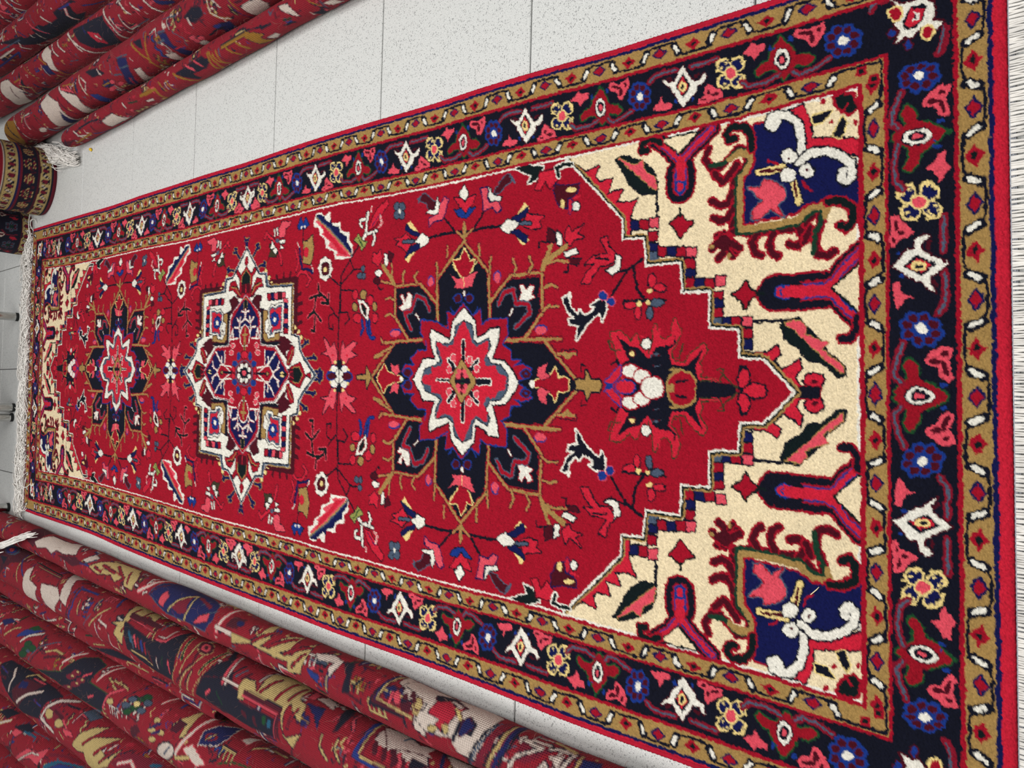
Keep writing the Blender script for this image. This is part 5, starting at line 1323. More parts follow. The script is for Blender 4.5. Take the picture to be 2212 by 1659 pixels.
ROLLOPS=dict(
A="""M 0 1 3055,19 3045,89 2909,81 2928,23 2962,-5
S 4 0 3251,42 3268,8
M 8.2 0 3288,5 3233,36
b 5 0 3288,5 3233,36
M 7.2 0 3284,-23 3251,55
K 4 0 3284,-23 3251,55
M 8 1 2954,15 2875,58 2711,60 2665,80 2604,30 2696,18 2751,22 2784,4 2843,14 2925,1
W 0 1 2954,15 2875,58 2711,60 2665,80 2604,30 2696,18 2751,22 2784,4 2843,14 2925,1
N 6 1 2537,26 2502,56 2459,47 2500,21
W 0 1 2537,26 2502,56 2459,47 2500,21
S 4 0 2512,19 2460,39
M 0 1 2735,7 2596,25 2521,14 2604,-5
M 7.2 0 2551,15 2479,16
b 4 0 2551,15 2479,16
M 8 1 2479,16 2431,38 2362,60 2228,70 2175,35 2181,5 2231,6 2247,32 2294,6 2333,20 2415,6
K 0 1 2479,16 2431,38 2362,60 2228,70 2175,35 2181,5 2231,6 2247,32 2294,6 2333,20 2415,6
R 5 0 2387,37 2266,28
R 4 0 2399,19 2364,39
S 4 1 2084,16 2058,54 1988,89 1840,76 1767,58 1747,21 1774,-11 1848,-9 1969,-11
B 0 1 2084,16 2058,54 1988,89 1840,76 1767,58 1747,21 1774,-11 1848,-9 1969,-11
P 14 0 2142,10 2098,35 2077,58 2057,78
W 8 0 2142,10 2098,35 2077,58 2057,78
M 5 0 2081,12 2059,38 2024,58
M 4.4 1 2016,4 2017,25 2006,39 1978,28 1988,2
P 0 1 2016,4 2017,25 2006,39 1978,28 1988,2
m 0 1 1950,10 1919,36 1885,61 1869,9 1906,1
N 8 0 1962,-4 1928,29 1893,50 1872,59 1862,24 1877,-9
K 5 0 1962,-4 1928,29 1893,50 1872,59 1862,24 1877,-9
S 3 0 1824,38 1807,60
S 3 0 1789,26 1748,42
M 4.4 1 1828,-5 1807,17 1774,29 1767,13
P 0 1 1828,-5 1807,17 1774,29 1767,13
M 8.2 0 1936,-1 1918,-11
b 5 0 1936,-1 1918,-11
m 8 0 1858,57 1786,43
N 10 0 2402,34 2315,27
R 6 0 2402,34 2315,27
N 10 0 2327,49 2247,23
R 6 0 2327,49 2247,23
N 10 0 2244,49 2216,16
R 6 0 2244,49 2216,16
N 9 0 2444,22 2394,15
R 5 0 2444,22 2394,15
P 15 0 1718,4 1709,40 1703,78
W 9 0 1718,4 1709,40 1703,78
M 12.2 0 1725,11 1647,9
W 9 0 1725,11 1647,9
M 0 1 1689,21 1684,48 1634,53 1641,23
M 4.4 1 1630,41 1627,36 1630,33 1638,31 1647,31 1654,34 1656,38 1654,42 1647,44 1638,44
B 0 1 1630,41 1627,36 1630,33 1638,31 1647,31 1654,34 1656,38 1654,42 1647,44 1638,44
N 5 1 1653,12 1577,13 1553,36 1544,89 1517,32 1544,9 1508,13 1473,53 1436,72 1436,27 1478,13 1419,19 1399,50 1386,66 1373,32 1381,-6 1428,-15 1426,7 1475,3 1542,5 1582,7 1651,-10
K 0 1 1653,12 1577,13 1553,36 1544,89 1517,32 1544,9 1508,13 1473,53 1436,72 1436,27 1478,13 1419,19 1399,50 1386,66 1373,32 1381,-6 1428,-15 1426,7 1475,3 1542,5 1582,7 1651,-10
N 11 0 1572,12 1518,49
R 7 0 1572,12 1518,49
N 11 0 1510,16 1444,57
R 7 0 1510,16 1444,57
N 11 0 1446,18 1386,50
R 7 0 1446,18 1386,50
N 10 0 1411,0 1384,33
R 6 0 1411,0 1384,33
N 5 1 1355,42 1309,56 1271,46 1285,13 1298,25 1289,40 1338,33
W 0 1 1355,42 1309,56 1271,46 1285,13 1298,25 1289,40 1338,33
N 3 1 1359,9 1320,8 1307,-14 1344,-2
b 0 1 1359,9 1320,8 1307,-14 1344,-2
S 4 0 1362,28 1311,32
M 4.4 1 1333,17 1334,15 1339,13 1345,11 1351,11 1354,12 1353,14 1348,17 1342,18 1337,19
P 0 1 1333,17 1334,15 1339,13 1345,11 1351,11 1354,12 1353,14 1348,17 1342,18 1337,19
M 6.2 0 1307,8 1319,-6
P 3 0 1307,8 1319,-6
M 4.4 1 1267,47 1245,57 1234,39 1216,1 1239,-2 1239,26
N 0 1 1267,47 1245,57 1234,39 1216,1 1239,-2 1239,26
N 5 0 1209,16 1195,35
N 4 0 1204,4 1208,24
G 4 0 1256,52 1239,67
M 6 0 1221,0 1187,-5
M 0 1 1159,0 1145,35 1136,69 1120,74 1128,45 1130,15 1065,4 1058,-17 1065,1
N 5 0 1159,2 1144,37 1134,72
N 5 0 1159,1 1065,1 1059,-14
M 7.2 0 1046,7 1139,15 1134,45 1123,81
K 4 0 1046,7 1139,15 1134,45 1123,81
B 5 0 1145,11 1140,43 1130,78
N 4 1 1115,56 1122,89 1060,70 1025,43 1009,-14 1038,-8 1041,21 1056,20 1055,33 1078,30 1092,49
W 0 1 1115,56 1122,89 1060,70 1025,43 1009,-14 1038,-8 1041,21 1056,20 1055,33 1078,30 1092,49
M 8 0 1065,27 1068,13
M 10.2 0 1109,31 1106,18
P 7 0 1109,31 1106,18
M 7 0 1100,37 1089,16
M 4.4 1 1031,30 1028,23 1031,18 1038,16 1045,18 1051,24 1054,31 1053,37 1047,39 1038,36
K 0 1 1031,30 1028,23 1031,18 1038,16 1045,18 1051,24 1054,31 1053,37 1047,39 1038,36
R 7 0 1083,60 1054,56
B 5 0 1119,35 1118,21
M 8 0 1076,20 1054,17
N 4 1 1101,57 1092,89 988,74 925,89 881,79 875,43 881,13 898,-17 936,-13 948,5 979,-1 1012,-2 1037,9 1020,36 1060,47
W 0 1 1101,57 1092,89 988,74 925,89 881,79 875,43 881,13 898,-17 936,-13 948,5 979,-1 1012,-2 1037,9 1020,36 1060,47
N 4 1 1012,26 1007,57 989,62 962,51 949,59 959,32 968,6 989,13 983,25
r 0 1 1012,26 1007,57 989,62 962,51 949,59 959,32 968,6 989,13 983,25
N 9 0 943,4 940,31 928,44 910,37 909,23 926,23
M 4.4 1 932,11 937,37 928,46 911,35 922,19
B 0 1 932,11 937,37 928,46 911,35 922,19
N 3 1 982,9 984,5 989,2 997,-1 1003,-1 1005,2 1004,6 998,9 991,11 985,11
K 0 1 982,9 984,5 989,2 997,-1 1003,-1 1005,2 1004,6 998,9 991,11 985,11
N 3 1 958,16 957,11 960,7 965,6 969,7 972,12 973,17 970,21 966,22 961,20
K 0 1 958,16 957,11 960,7 965,6 969,7 972,12 973,17 970,21 966,22 961,20
M 8.2 0 964,51 943,38
Y 5 0 964,51 943,38
R 0 1 995,-12 957,3 935,-8 947,-34 1002,-43
M 4.4 1 1032,35 1030,29 1032,25 1037,23 1044,25 1049,30 1052,35 1051,40 1046,42 1039,40
K 0 1 1032,35 1030,29 1032,25 1037,23 1044,25 1049,30 1052,35 1051,40 1046,42 1039,40
M 10 0 1079,36 1057,19
M 10 0 1067,45 1052,34
M 4.4 1 1086,30 1083,24 1084,20 1089,18 1094,21 1100,26 1103,33 1104,38 1100,39 1093,36
P 0 1 1086,30 1083,24 1084,20 1089,18 1094,21 1100,26 1103,33 1104,38 1100,39 1093,36
N 4 0 1080,25 1060,32
M 4.4 1 1009,50 981,68 946,60 988,74 1022,62
N 0 1 1009,50 981,68 946,60 988,74 1022,62
N 5 0 921,-43 889,21 877,56
S 4 0 916,-43 881,23 871,62
m 12 0 903,-43 867,19 861,68
N 4 0 882,-27 858,16 850,70
M 8.2 0 871,-22 850,22 845,73
K 5 0 871,-22 850,22 845,73
B 9 0 856,-15 837,24 837,83
N 5 0 845,-11 828,29 833,86
m 0 1 814,52 793,58 757,46 788,17 811,17
N 9 0 823,-3 812,20 775,45 811,48 798,55 767,58
W 5 0 823,-3 812,20 775,45 811,48 798,55 767,58
N 12 0 761,51 749,58 721,60 728,28
W 6 0 761,51 749,58 721,60 728,28
M 10.2 0 768,74 724,64
K 7 0 768,74 724,64
M 4.4 1 756,39 734,48 734,26
W 0 1 756,39 734,48 734,26
M 4.4 1 716,53 676,63 674,40 708,30
B 0 1 716,53 676,63 674,40 708,30
M 8.2 0 710,62 706,25
K 5 0 710,62 706,25""",
B="""M 0 1 3288,71 3378,135 3145,109 3068,116 2970,61 3070,39 3158,-23
S 0 1 3143,95 3106,79 3106,66 3136,59 3179,58 3217,65 3244,78 3255,94 3248,107 3205,108
M 4.4 1 3147,87 3126,77 3128,69 3148,63 3177,62 3203,67 3219,75 3221,85 3209,92 3180,93
b 0 1 3147,87 3126,77 3128,69 3148,63 3177,62 3203,67 3219,75 3221,85 3209,92 3180,93
M 4.4 1 3164,82 3154,78 3154,73 3163,71 3176,71 3190,73 3199,77 3201,82 3194,85 3180,85
P 0 1 3164,82 3154,78 3154,73 3163,71 3176,71 3190,73 3199,77 3201,82 3194,85 3180,85
M 8.2 0 2964,-5 2993,40 3016,82 3057,135
K 5 0 2964,-5 2993,40 3016,82 3057,135
N 5 0 3146,25 3107,-13
M 7.2 0 2921,21 3007,61 3040,89
b 4 0 2921,21 3007,61 3040,89
M 7 0 2959,64 3014,135
M 4.4 1 3204,43 3135,49 3122,23
N 0 1 3204,43 3135,49 3122,23
M 7 1 2910,-1 2918,41 2894,62 2861,20 2781,12 2807,-55 2911,-56
W 0 1 2910,-1 2918,41 2894,62 2861,20 2781,12 2807,-55 2911,-56
M 7 1 2755,28 2639,40 2586,16 2667,-56 2721,-35
W 0 1 2755,28 2639,40 2586,16 2667,-56 2721,-35
M 7 1 2588,15 2621,66 2702,135 2551,134 2595,85 2537,37 2529,5
W 0 1 2588,15 2621,66 2702,135 2551,134 2595,85 2537,37 2529,5
D 5 0 2912,79 2682,77 2648,44
m 5 0 2902,70 2661,63 2659,42
M 5.7 0 2867,70 2675,69
K 2.5 0 2867,70 2675,69
M 10.2 0 2546,-56 2482,15 2507,70 2394,75
b 7 0 2546,-56 2482,15 2507,70 2394,75
N 5 0 2565,-56 2498,17 2522,69
M 8 0 2539,87 2487,134 2447,135
M 9.2 0 2615,135 2480,135
W 6 0 2615,135 2480,135
N 9 0 2439,3 2441,18 2447,39
K 5 0 2439,3 2441,18 2447,39
M 8 0 2348,-9 2272,57
K 5 0 2348,-9 2272,57
M 8 0 2290,19 2231,13
W 5 0 2290,19 2231,13
M 7 0 2308,5 2283,-40
W 4 0 2308,5 2283,-40
S 4 0 2396,-20 2347,22
M 10.2 0 2252,71 2278,97 2308,135
b 7 0 2252,71 2278,97 2308,135
M 5 0 2238,53 2252,81
N 5 1 2211,29 2160,44 2203,103 2184,135 2093,135 2041,78 2094,90 2099,67 2145,67 2128,31 2132,-11 2181,7 2175,30
K 0 1 2211,29 2160,44 2203,103 2184,135 2093,135 2041,78 2094,90 2099,67 2145,67 2128,31 2132,-11 2181,7 2175,30
N 10 0 2152,65 2165,99
R 6 0 2152,65 2165,99
N 10 0 2096,69 2124,118
R 6 0 2096,69 2124,118
N 10 0 2143,22 2135,50
R 6 0 2143,22 2135,50
M 4.4 1 2150,46 2012,37 1919,46 1896,94 1903,125 1849,46 1834,-30 1950,-36 2098,-13
N 0 1 2150,46 2012,37 1919,46 1896,94 1903,125 1849,46 1834,-30 1950,-36 2098,-13
M 9 0 2151,64 2009,72 1986,42
M 9 0 2160,73 1998,77
M 6.2 0 2142,60 2012,57 2005,40
P 3 0 2142,60 2012,57 2005,40
M 6.2 0 1981,38 1998,58
K 3 0 1981,38 1998,58
M 8.2 0 1968,44 1923,49 1906,87
P 5 0 1968,44 1923,49 1906,87
M 6.2 0 1970,52 1932,57 1932,90
W 3 0 1970,52 1932,57 1932,90
S 5 0 1983,70 1991,103
L 7 0 2109,30 2080,10
M 10.2 0 2074,26 2048,6
P 7 0 2074,26 2048,6
R 7 0 2053,25 2028,5
M 10.2 0 2032,24 2008,4
b 7 0 2032,24 2008,4
R 7 0 2011,23 1988,3
S 7 0 2086,21 2063,0
M 6.2 0 2073,-10 1995,-9 1956,-18
K 3 0 2073,-10 1995,-9 1956,-18
M 6.2 0 1932,7 1925,-19
W 3 0 1932,7 1925,-19
G 5 0 1904,14 1900,-7
M 8.2 0 1874,13 1861,-11
P 5 0 1874,13 1861,-11
M 7 0 1975,10 1953,-12
K 4 1 1829,19 1872,90 1854,135 1749,135 1689,80 1711,22 1760,-40 1869,-56
R 0 1 1829,19 1872,90 1854,135 1749,135 1689,80 1711,22 1760,-40 1869,-56
K 10 0 1818,33 1854,93
G 7 0 1818,33 1854,93
K 10 0 1724,27 1699,97
G 7 0 1724,27 1699,97
M 7.2 0 1812,-11 1798,56 1810,87 1767,135
K 4 0 1812,-11 1798,56 1810,87 1767,135
M 7.2 0 1838,-56 1761,37 1742,76
K 4 0 1838,-56 1761,37 1742,76
M 8 0 1830,-26 1768,35 1784,93
K 3 1 1754,91 1739,79 1740,69 1755,64 1775,64 1794,70 1807,81 1810,93 1802,101 1780,100
M 0 1 1754,91 1739,79 1740,69 1755,64 1775,64 1794,70 1807,81 1810,93 1802,101 1780,100
M 4.4 1 1761,86 1752,79 1753,73 1761,70 1773,70 1785,74 1792,80 1793,87 1787,91 1774,91
P 0 1 1761,86 1752,79 1753,73 1761,70 1773,70 1785,74 1792,80 1793,87 1787,91 1774,91
M 0 1 1768,82 1763,79 1763,76 1766,75 1771,76 1777,78 1781,81 1782,84 1779,85 1774,85
M 7.2 0 1796,99 1807,135
W 4 0 1796,99 1807,135
M 7.2 0 1776,-29 1755,21
K 4 0 1776,-29 1755,21
M 6.2 0 1725,-22 1710,21
K 3 0 1725,-22 1710,21
N 5 0 1784,-21 1758,25
M 7.2 0 1837,44 1831,32
b 4 0 1837,44 1831,32
M 4.4 1 1706,22 1665,76 1717,134 1515,-12 1611,-29 1722,-23
N 0 1 1706,22 1665,76 1717,134 1515,-12 1611,-29 1722,-23
M 9.2 0 1684,3 1658,-2
P 6 0 1684,3 1658,-2
G 5 0 1632,13 1608,0
M 8.2 0 1704,-15 1693,1
P 5 0 1704,-15 1693,1
M 4.4 1 1698,24 1628,39 1546,29 1544,14 1400,18 1401,-17 1509,-25 1730,-24
N 0 1 1698,24 1628,39 1546,29 1544,14 1400,18 1401,-17 1509,-25 1730,-24
M 9.2 0 1679,-8 1662,5
P 6 0 1679,-8 1662,5
G 5 0 1634,9 1612,-9
M 10 0 1525,-3 1510,-6
M 10 0 1480,-1 1473,-11
L 0 1 1415,7 1416,2 1420,-3 1425,-4 1429,-2 1431,2 1430,8 1427,12 1423,13 1418,11
g 0 1 1434,9 1434,4 1438,-1 1442,-2 1446,0 1448,5 1448,10 1445,14 1442,15 1437,13
M 12.2 0 1621,32 1634,69 1658,108
P 9 0 1621,32 1634,69 1658,108
M 8.2 0 1610,33 1623,67 1650,107
W 5 0 1610,33 1623,67 1650,107
M 8.2 0 1625,39 1565,40
W 5 0 1625,39 1565,40
S 6 0 1591,54 1578,76
N 7 0 1606,59 1597,82
M 8 0 1570,56 1556,72
N 5 1 1551,20 1562,41 1559,60 1527,63 1498,43 1502,71 1512,100 1478,120 1441,135 1392,111 1380,75 1346,67 1333,37 1362,43 1388,62 1390,40 1368,-7 1317,17 1345,-21 1375,5 1400,41 1447,42 1522,36 1532,21
K 0 1 1551,20 1562,41 1559,60 1527,63 1498,43 1502,71 1512,100 1478,120 1441,135 1392,111 1380,75 1346,67 1333,37 1362,43 1388,62 1390,40 1368,-7 1317,17 1345,-21 1375,5 1400,41 1447,42 1522,36 1532,21
N 11 0 1490,50 1473,94
R 7 0 1490,50 1473,94
N 11 0 1434,52 1431,108
R 7 0 1434,52 1431,108
N 11 0 1399,62 1400,106
R 7 0 1399,62 1400,106
N 10 0 1362,16 1358,54
R 6 0 1362,16 1358,54
M 8 0 1537,36 1400,37 1390,-15
M 5.7 0 1537,28 1406,28 1406,-20
P 2.5 0 1537,28 1406,28 1406,-20
N 3 0 1528,42 1401,44
M 4.4 1 1365,87 1382,121 1358,113 1346,87
P 0 1 1365,87 1382,121 1358,113 1346,87
N 4 1 1348,96 1339,118 1312,115 1282,87 1313,91
W 0 1 1348,96 1339,118 1312,115 1282,87 1313,91
N 3 1 1353,75 1298,79 1279,39 1303,56
B 0 1 1353,75 1298,79 1279,39 1303,56
M 4.4 1 1237,49 1240,65 1265,105 1264,135 1230,84 1228,54
N 0 1 1237,49 1240,65 1265,105 1264,135 1230,84 1228,54
N 9 0 1196,67 1220,90 1226,112
P 5 0 1196,67 1220,90 1226,112
N 3 0 1226,112 1222,132
N 9 0 1260,35 1256,14 1229,0
K 4 0 1260,35 1256,14 1229,0
N 9 0 1214,41 1212,21 1190,9
K 4 0 1214,41 1212,21 1190,9
N 4 0 1344,-19 1372,-56
N 6 0 1180,25 1178,4
M 12.2 0 1159,32 1161,66 1180,135
b 9 0 1159,32 1161,66 1180,135
M 7.2 0 1148,32 1152,65 1172,135
K 4 0 1148,32 1152,65 1172,135
m 6 0 1140,35 1143,67 1162,135
M 11.2 0 1159,32 1117,30 1074,35
b 8 0 1159,32 1117,30 1074,35
M 7.2 0 1142,34 1076,37
K 4 0 1142,34 1076,37
N 4 1 1138,74 1148,107 1109,101 1036,103 990,66 1024,69 1020,54 1050,64 1128,65
W 0 1 1138,74 1148,107 1109,101 1036,103 990,66 1024,69 1020,54 1050,64 1128,65
M 11 0 1128,65 1116,50
r 5 0 1116,65 1105,50
M 11 0 1100,63 1089,49
r 5 0 1089,64 1079,49
M 11 0 1073,62 1063,48
r 5 0 1063,63 1053,48
M 11 0 1047,61 1038,47
r 5 0 1037,62 1027,48
M 7 0 1117,104 1084,107
L 0 1 1082,120 1076,113 1075,106 1077,102 1082,101 1087,103 1090,108 1092,115 1093,122 1090,126
M 4.4 1 1152,110 1115,124 1054,106 1018,135 1002,86 1021,86 1062,79 1094,66
W 0 1 1152,110 1115,124 1054,106 1018,135 1002,86 1021,86 1062,79 1094,66
L 6 0 1088,101 1090,135
R 0 1 1018,92 1036,135 1012,135 987,81
M 9.2 0 993,121 956,111
W 6 0 993,121 956,111
M 4.4 1 1034,71 993,69 1025,52
N 0 1 1034,71 993,69 1025,52
B 7 0 969,76 1002,116
M 12 0 1080,68 1061,49
M 9.2 0 1063,66 1045,48
P 6 0 1063,66 1045,48
M 4.4 1 993,112 937,119 936,80
W 0 1 993,112 937,119 936,80""",
C="""m 0 1 3199,-25 3048,4 3028,-20 3120,-25
N 9 0 3001,-25 2911,-26 2842,-26 2729,7
W 5 0 3001,-25 2911,-26 2842,-26 2729,7
B 6 0 2871,-5 2823,11
N 5 0 3018,-26 2922,-17
R 0 1 3114,-9 3153,-26 3166,-26 3191,-25 3219,-25 3239,-25 3244,-26 3230,-26 3157,-8 3123,-5
N 4 1 2654,0 2663,-6 2690,-15 2730,-26 2746,-26 2756,-26 2733,-15 2704,-6 2680,-1 2662,1
K 0 1 2654,0 2663,-6 2690,-15 2730,-26 2746,-26 2756,-26 2733,-15 2704,-6 2680,-1 2662,1
M 4.4 1 2679,-6 2684,-9 2696,-14 2710,-18 2718,-18 2715,-15 2707,-10 2697,-7 2688,-4 2681,-4
P 0 1 2679,-6 2684,-9 2696,-14 2710,-18 2718,-18 2715,-15 2707,-10 2697,-7 2688,-4 2681,-4
N 5 0 2672,-26 2576,0
G 6 0 2492,13 2449,23
M 4.4 1 2435,-17 2301,19 2136,27 2211,10 2339,-6
N 0 1 2435,-17 2301,19 2136,27 2211,10 2339,-6
M 6.2 0 2186,11 2070,15
K 3 0 2186,11 2070,15
N 6 0 2041,9 1959,16
M 6.2 0 2424,1 2353,17
K 3 0 2424,1 2353,17""",
D="""M 9.2 0 3095,30 3029,63 2988,69
W 6 0 3095,30 3029,63 2988,69
M 4.4 1 3099,43 3047,62 2997,59 3056,32
B 0 1 3099,43 3047,62 2997,59 3056,32
M 9.2 0 3135,49 3114,71
P 6 0 3135,49 3114,71
M 8.2 0 3028,7 2959,43 2926,53
K 5 0 3028,7 2959,43 2926,53
M 4.4 1 2924,22 2880,57 2769,81 2825,49
b 0 1 2924,22 2880,57 2769,81 2825,49
g 0 1 2875,62 2848,84 2792,83 2825,64
N 11 0 2872,18 2832,45 2757,71
W 8 0 2872,18 2832,45 2757,71
N 4 1 2769,31 2768,25 2780,19 2800,14 2819,14 2830,18 2830,24 2819,30 2801,34 2781,34
g 0 1 2769,31 2768,25 2780,19 2800,14 2819,14 2830,18 2830,24 2819,30 2801,34 2781,34
N 4 1 2729,28 2729,22 2742,16 2762,11 2781,11 2791,15 2790,21 2778,27 2760,31 2742,31
g 0 1 2729,28 2729,22 2742,16 2762,11 2781,11 2791,15 2790,21 2778,27 2760,31 2742,31
N 4 1 2774,13 2778,6 2795,-2 2820,-8 2841,-8 2848,-3 2841,4 2825,12 2804,16 2784,16
g 0 1 2774,13 2778,6 2795,-2 2820,-8 2841,-8 2848,-3 2841,4 2825,12 2804,16 2784,16
N 4 1 2795,-4 2805,-12 2833,-23 2870,-33 2893,-35 2889,-26 2871,-15 2847,-5 2823,0 2803,1
g 0 1 2795,-4 2805,-12 2833,-23 2870,-33 2893,-35 2889,-26 2871,-15 2847,-5 2823,0 2803,1
S 0 1 2768,11 2769,7 2776,4 2787,2 2796,2 2800,4 2798,8 2791,12 2782,14 2773,13
S 4 0 2789,-21 2701,40 2620,75
N 4 0 2773,-23 2682,38
M 8.2 0 2656,33 2607,50 2549,52 2554,39
K 5 0 2656,33 2607,50 2549,52 2554,39
M 8 0 2653,17 2551,45 2505,45
g 5 1 2739,-42 2506,10 2431,71 2376,93 2302,85 2314,27 2180,28 2218,-27 2341,-37 2479,-56 2563,-28
N 0 1 2739,-42 2506,10 2431,71 2376,93 2302,85 2314,27 2180,28 2218,-27 2341,-37 2479,-56 2563,-28
P 11 0 2516,34 2483,63 2446,88
W 8 0 2516,34 2483,63 2446,88
P 11 0 2275,42 2259,73 2238,110
W 8 0 2275,42 2259,73 2238,110
M 8.2 0 2285,83 2258,113 2316,155
W 5 0 2285,83 2258,113 2316,155
m 0 1 2403,21 2405,15 2420,9 2442,4 2460,2 2468,5 2464,11 2449,18 2430,22 2413,23
M 4.4 1 2416,20 2417,18 2421,16 2427,15 2433,14 2436,15 2435,17 2430,19 2425,20 2419,20
K 0 1 2416,20 2417,18 2421,16 2427,15 2433,14 2436,15 2435,17 2430,19 2425,20 2419,20
m 0 1 2380,36 2380,32 2391,26 2410,22 2427,20 2437,23 2436,28 2425,34 2408,38 2391,39
M 4.4 1 2393,36 2393,34 2396,32 2401,31 2406,31 2410,31 2410,33 2406,35 2401,36 2396,36
K 0 1 2393,36 2393,34 2396,32 2401,31 2406,31 2410,31 2410,33 2406,35 2401,36 2396,36
m 0 1 2339,26 2340,21 2353,15 2373,10 2390,9 2399,11 2396,17 2383,23 2365,27 2348,28
M 4.4 1 2351,25 2352,23 2355,21 2361,20 2366,20 2369,21 2369,22 2365,24 2359,25 2354,26
K 0 1 2351,25 2352,23 2355,21 2361,20 2366,20 2369,21 2369,22 2365,24 2359,25 2354,26
m 0 1 2367,9 2371,3 2389,-4 2413,-11 2433,-12 2439,-9 2431,-2 2413,6 2393,11 2375,12
M 4.4 1 2380,8 2381,6 2386,4 2393,2 2399,2 2401,3 2399,5 2394,7 2388,8 2383,9
K 0 1 2380,8 2381,6 2386,4 2393,2 2399,2 2401,3 2399,5 2394,7 2388,8 2383,9
m 0 1 2424,-16 2439,-26 2483,-45 2521,-56 2538,-56 2551,-56 2515,-37 2478,-22 2449,-14 2430,-12
M 4.4 1 2440,-18 2444,-21 2453,-25 2464,-28 2471,-29 2471,-27 2465,-24 2457,-20 2448,-17 2441,-17
K 0 1 2440,-18 2444,-21 2453,-25 2464,-28 2471,-29 2471,-27 2465,-24 2457,-20 2448,-17 2441,-17
M 8.2 0 2365,30 2328,49
P 5 0 2365,30 2328,49
M 8.2 0 2305,-11 2265,4
P 5 0 2305,-11 2265,4
M 7.2 0 2229,62 2191,57
K 4 0 2229,62 2191,57
M 3 0 2221,64 2188,60
M 7.2 0 2198,65 2161,61
K 4 0 2198,65 2161,61
M 3 0 2191,67 2158,63
M 7.2 0 2164,66 2128,62
K 4 0 2164,66 2128,62
M 3 0 2157,69 2125,64
M 7.2 0 2184,52 2149,47
K 4 0 2184,52 2149,47
M 3 0 2176,54 2145,50
M 7.2 0 2138,65 2102,61
K 4 0 2138,65 2102,61
M 3 0 2131,67 2099,63
N 4 0 2136,-16 2103,34 2064,71 2048,99
S 3 0 2121,-9 2092,34
M 4.4 1 2140,22 2140,17 2148,12 2160,9 2171,9 2177,12 2176,17 2168,22 2157,24 2146,24
K 0 1 2140,22 2140,17 2148,12 2160,9 2171,9 2177,12 2176,17 2168,22 2157,24 2146,24
M 10.2 0 2203,-14 2173,32 2125,55
P 7 0 2203,-14 2173,32 2125,55
N 4 1 2019,34 2019,30 2028,25 2041,22 2054,21 2062,23 2061,28 2052,33 2040,36 2027,37
g 0 1 2019,34 2019,30 2028,25 2041,22 2054,21 2062,23 2061,28 2052,33 2040,36 2027,37
N 4 1 2031,25 2032,20 2042,15 2057,11 2070,10 2077,13 2075,17 2065,23 2051,26 2038,27
g 0 1 2031,25 2032,20 2042,15 2057,11 2070,10 2077,13 2075,17 2065,23 2051,26 2038,27
N 4 1 1995,67 1992,62 1997,58 2007,55 2019,54 2028,56 2031,61 2027,65 2017,69 2005,69
g 0 1 1995,67 1992,62 1997,58 2007,55 2019,54 2028,56 2031,61 2027,65 2017,69 2005,69
N 4 1 1990,75 1986,70 1989,66 1999,62 2011,62 2021,64 2025,69 2021,74 2012,77 2000,77
g 0 1 1990,75 1986,70 1989,66 1999,62 2011,62 2021,64 2025,69 2021,74 2012,77 2000,77
N 4 1 2026,57 2024,53 2030,48 2041,45 2054,44 2062,47 2064,51 2059,56 2048,59 2036,59
g 0 1 2026,57 2024,53 2030,48 2041,45 2054,44 2062,47 2064,51 2059,56 2048,59 2036,59
N 4 1 1983,44 1982,40 1990,35 2002,32 2014,32 2022,34 2022,38 2015,43 2004,46 1992,46
g 0 1 1983,44 1982,40 1990,35 2002,32 2014,32 2022,34 2022,38 2015,43 2004,46 1992,46
N 4 1 2049,36 2049,31 2057,27 2071,23 2084,22 2092,25 2091,29 2083,34 2070,37 2057,38
S 0 1 2049,36 2049,31 2057,27 2071,23 2084,22 2092,25 2091,29 2083,34 2070,37 2057,38
N 4 1 1969,64 1966,60 1970,55 1981,52 1993,52 2002,54 2004,58 2000,63 1990,66 1978,66
S 0 1 1969,64 1966,60 1970,55 1981,52 1993,52 2002,54 2004,58 2000,63 1990,66 1978,66
N 4 1 2037,54 2035,50 2041,45 2053,42 2066,41 2074,43 2076,48 2070,52 2059,56 2046,56
S 0 1 2037,54 2035,50 2041,45 2053,42 2066,41 2074,43 2076,48 2070,52 2059,56 2046,56
N 4 1 1971,43 1970,39 1977,34 1989,31 2002,30 2009,33 2010,37 2003,41 1991,45 1979,45
S 0 1 1971,43 1970,39 1977,34 1989,31 2002,30 2009,33 2010,37 2003,41 1991,45 1979,45
N 4 1 2011,49 2010,45 2014,42 2023,39 2033,39 2039,41 2041,45 2037,49 2028,51 2019,51
Y 0 1 2011,49 2010,45 2014,42 2023,39 2033,39 2039,41 2041,45 2037,49 2028,51 2019,51
M 0 1 2024,-10 1986,8 1968,-5 2045,-56
B 5 0 2006,-27 1998,-37
M 4.4 1 1889,43 1888,40 1893,36 1901,34 1910,33 1916,35 1917,39 1912,42 1904,45 1895,45
K 0 1 1889,43 1888,40 1893,36 1901,34 1910,33 1916,35 1917,39 1912,42 1904,45 1895,45
M 4.4 1 1893,20 1894,16 1902,12 1914,9 1924,8 1929,10 1927,14 1919,19 1908,22 1898,22
K 0 1 1893,20 1894,16 1902,12 1914,9 1924,8 1929,10 1927,14 1919,19 1908,22 1898,22
M 4.4 1 1854,25 1854,21 1860,17 1870,15 1879,14 1883,16 1882,20 1876,24 1867,26 1859,27
K 0 1 1854,25 1854,21 1860,17 1870,15 1879,14 1883,16 1882,20 1876,24 1867,26 1859,27
M 4.4 1 1887,0 1890,-4 1900,-10 1913,-14 1922,-14 1925,-11 1920,-6 1911,-1 1900,2 1891,3
K 0 1 1887,0 1890,-4 1900,-10 1913,-14 1922,-14 1925,-11 1920,-6 1911,-1 1900,2 1891,3
B 6 0 1921,17 1879,37
B 6 0 1907,8 1874,21
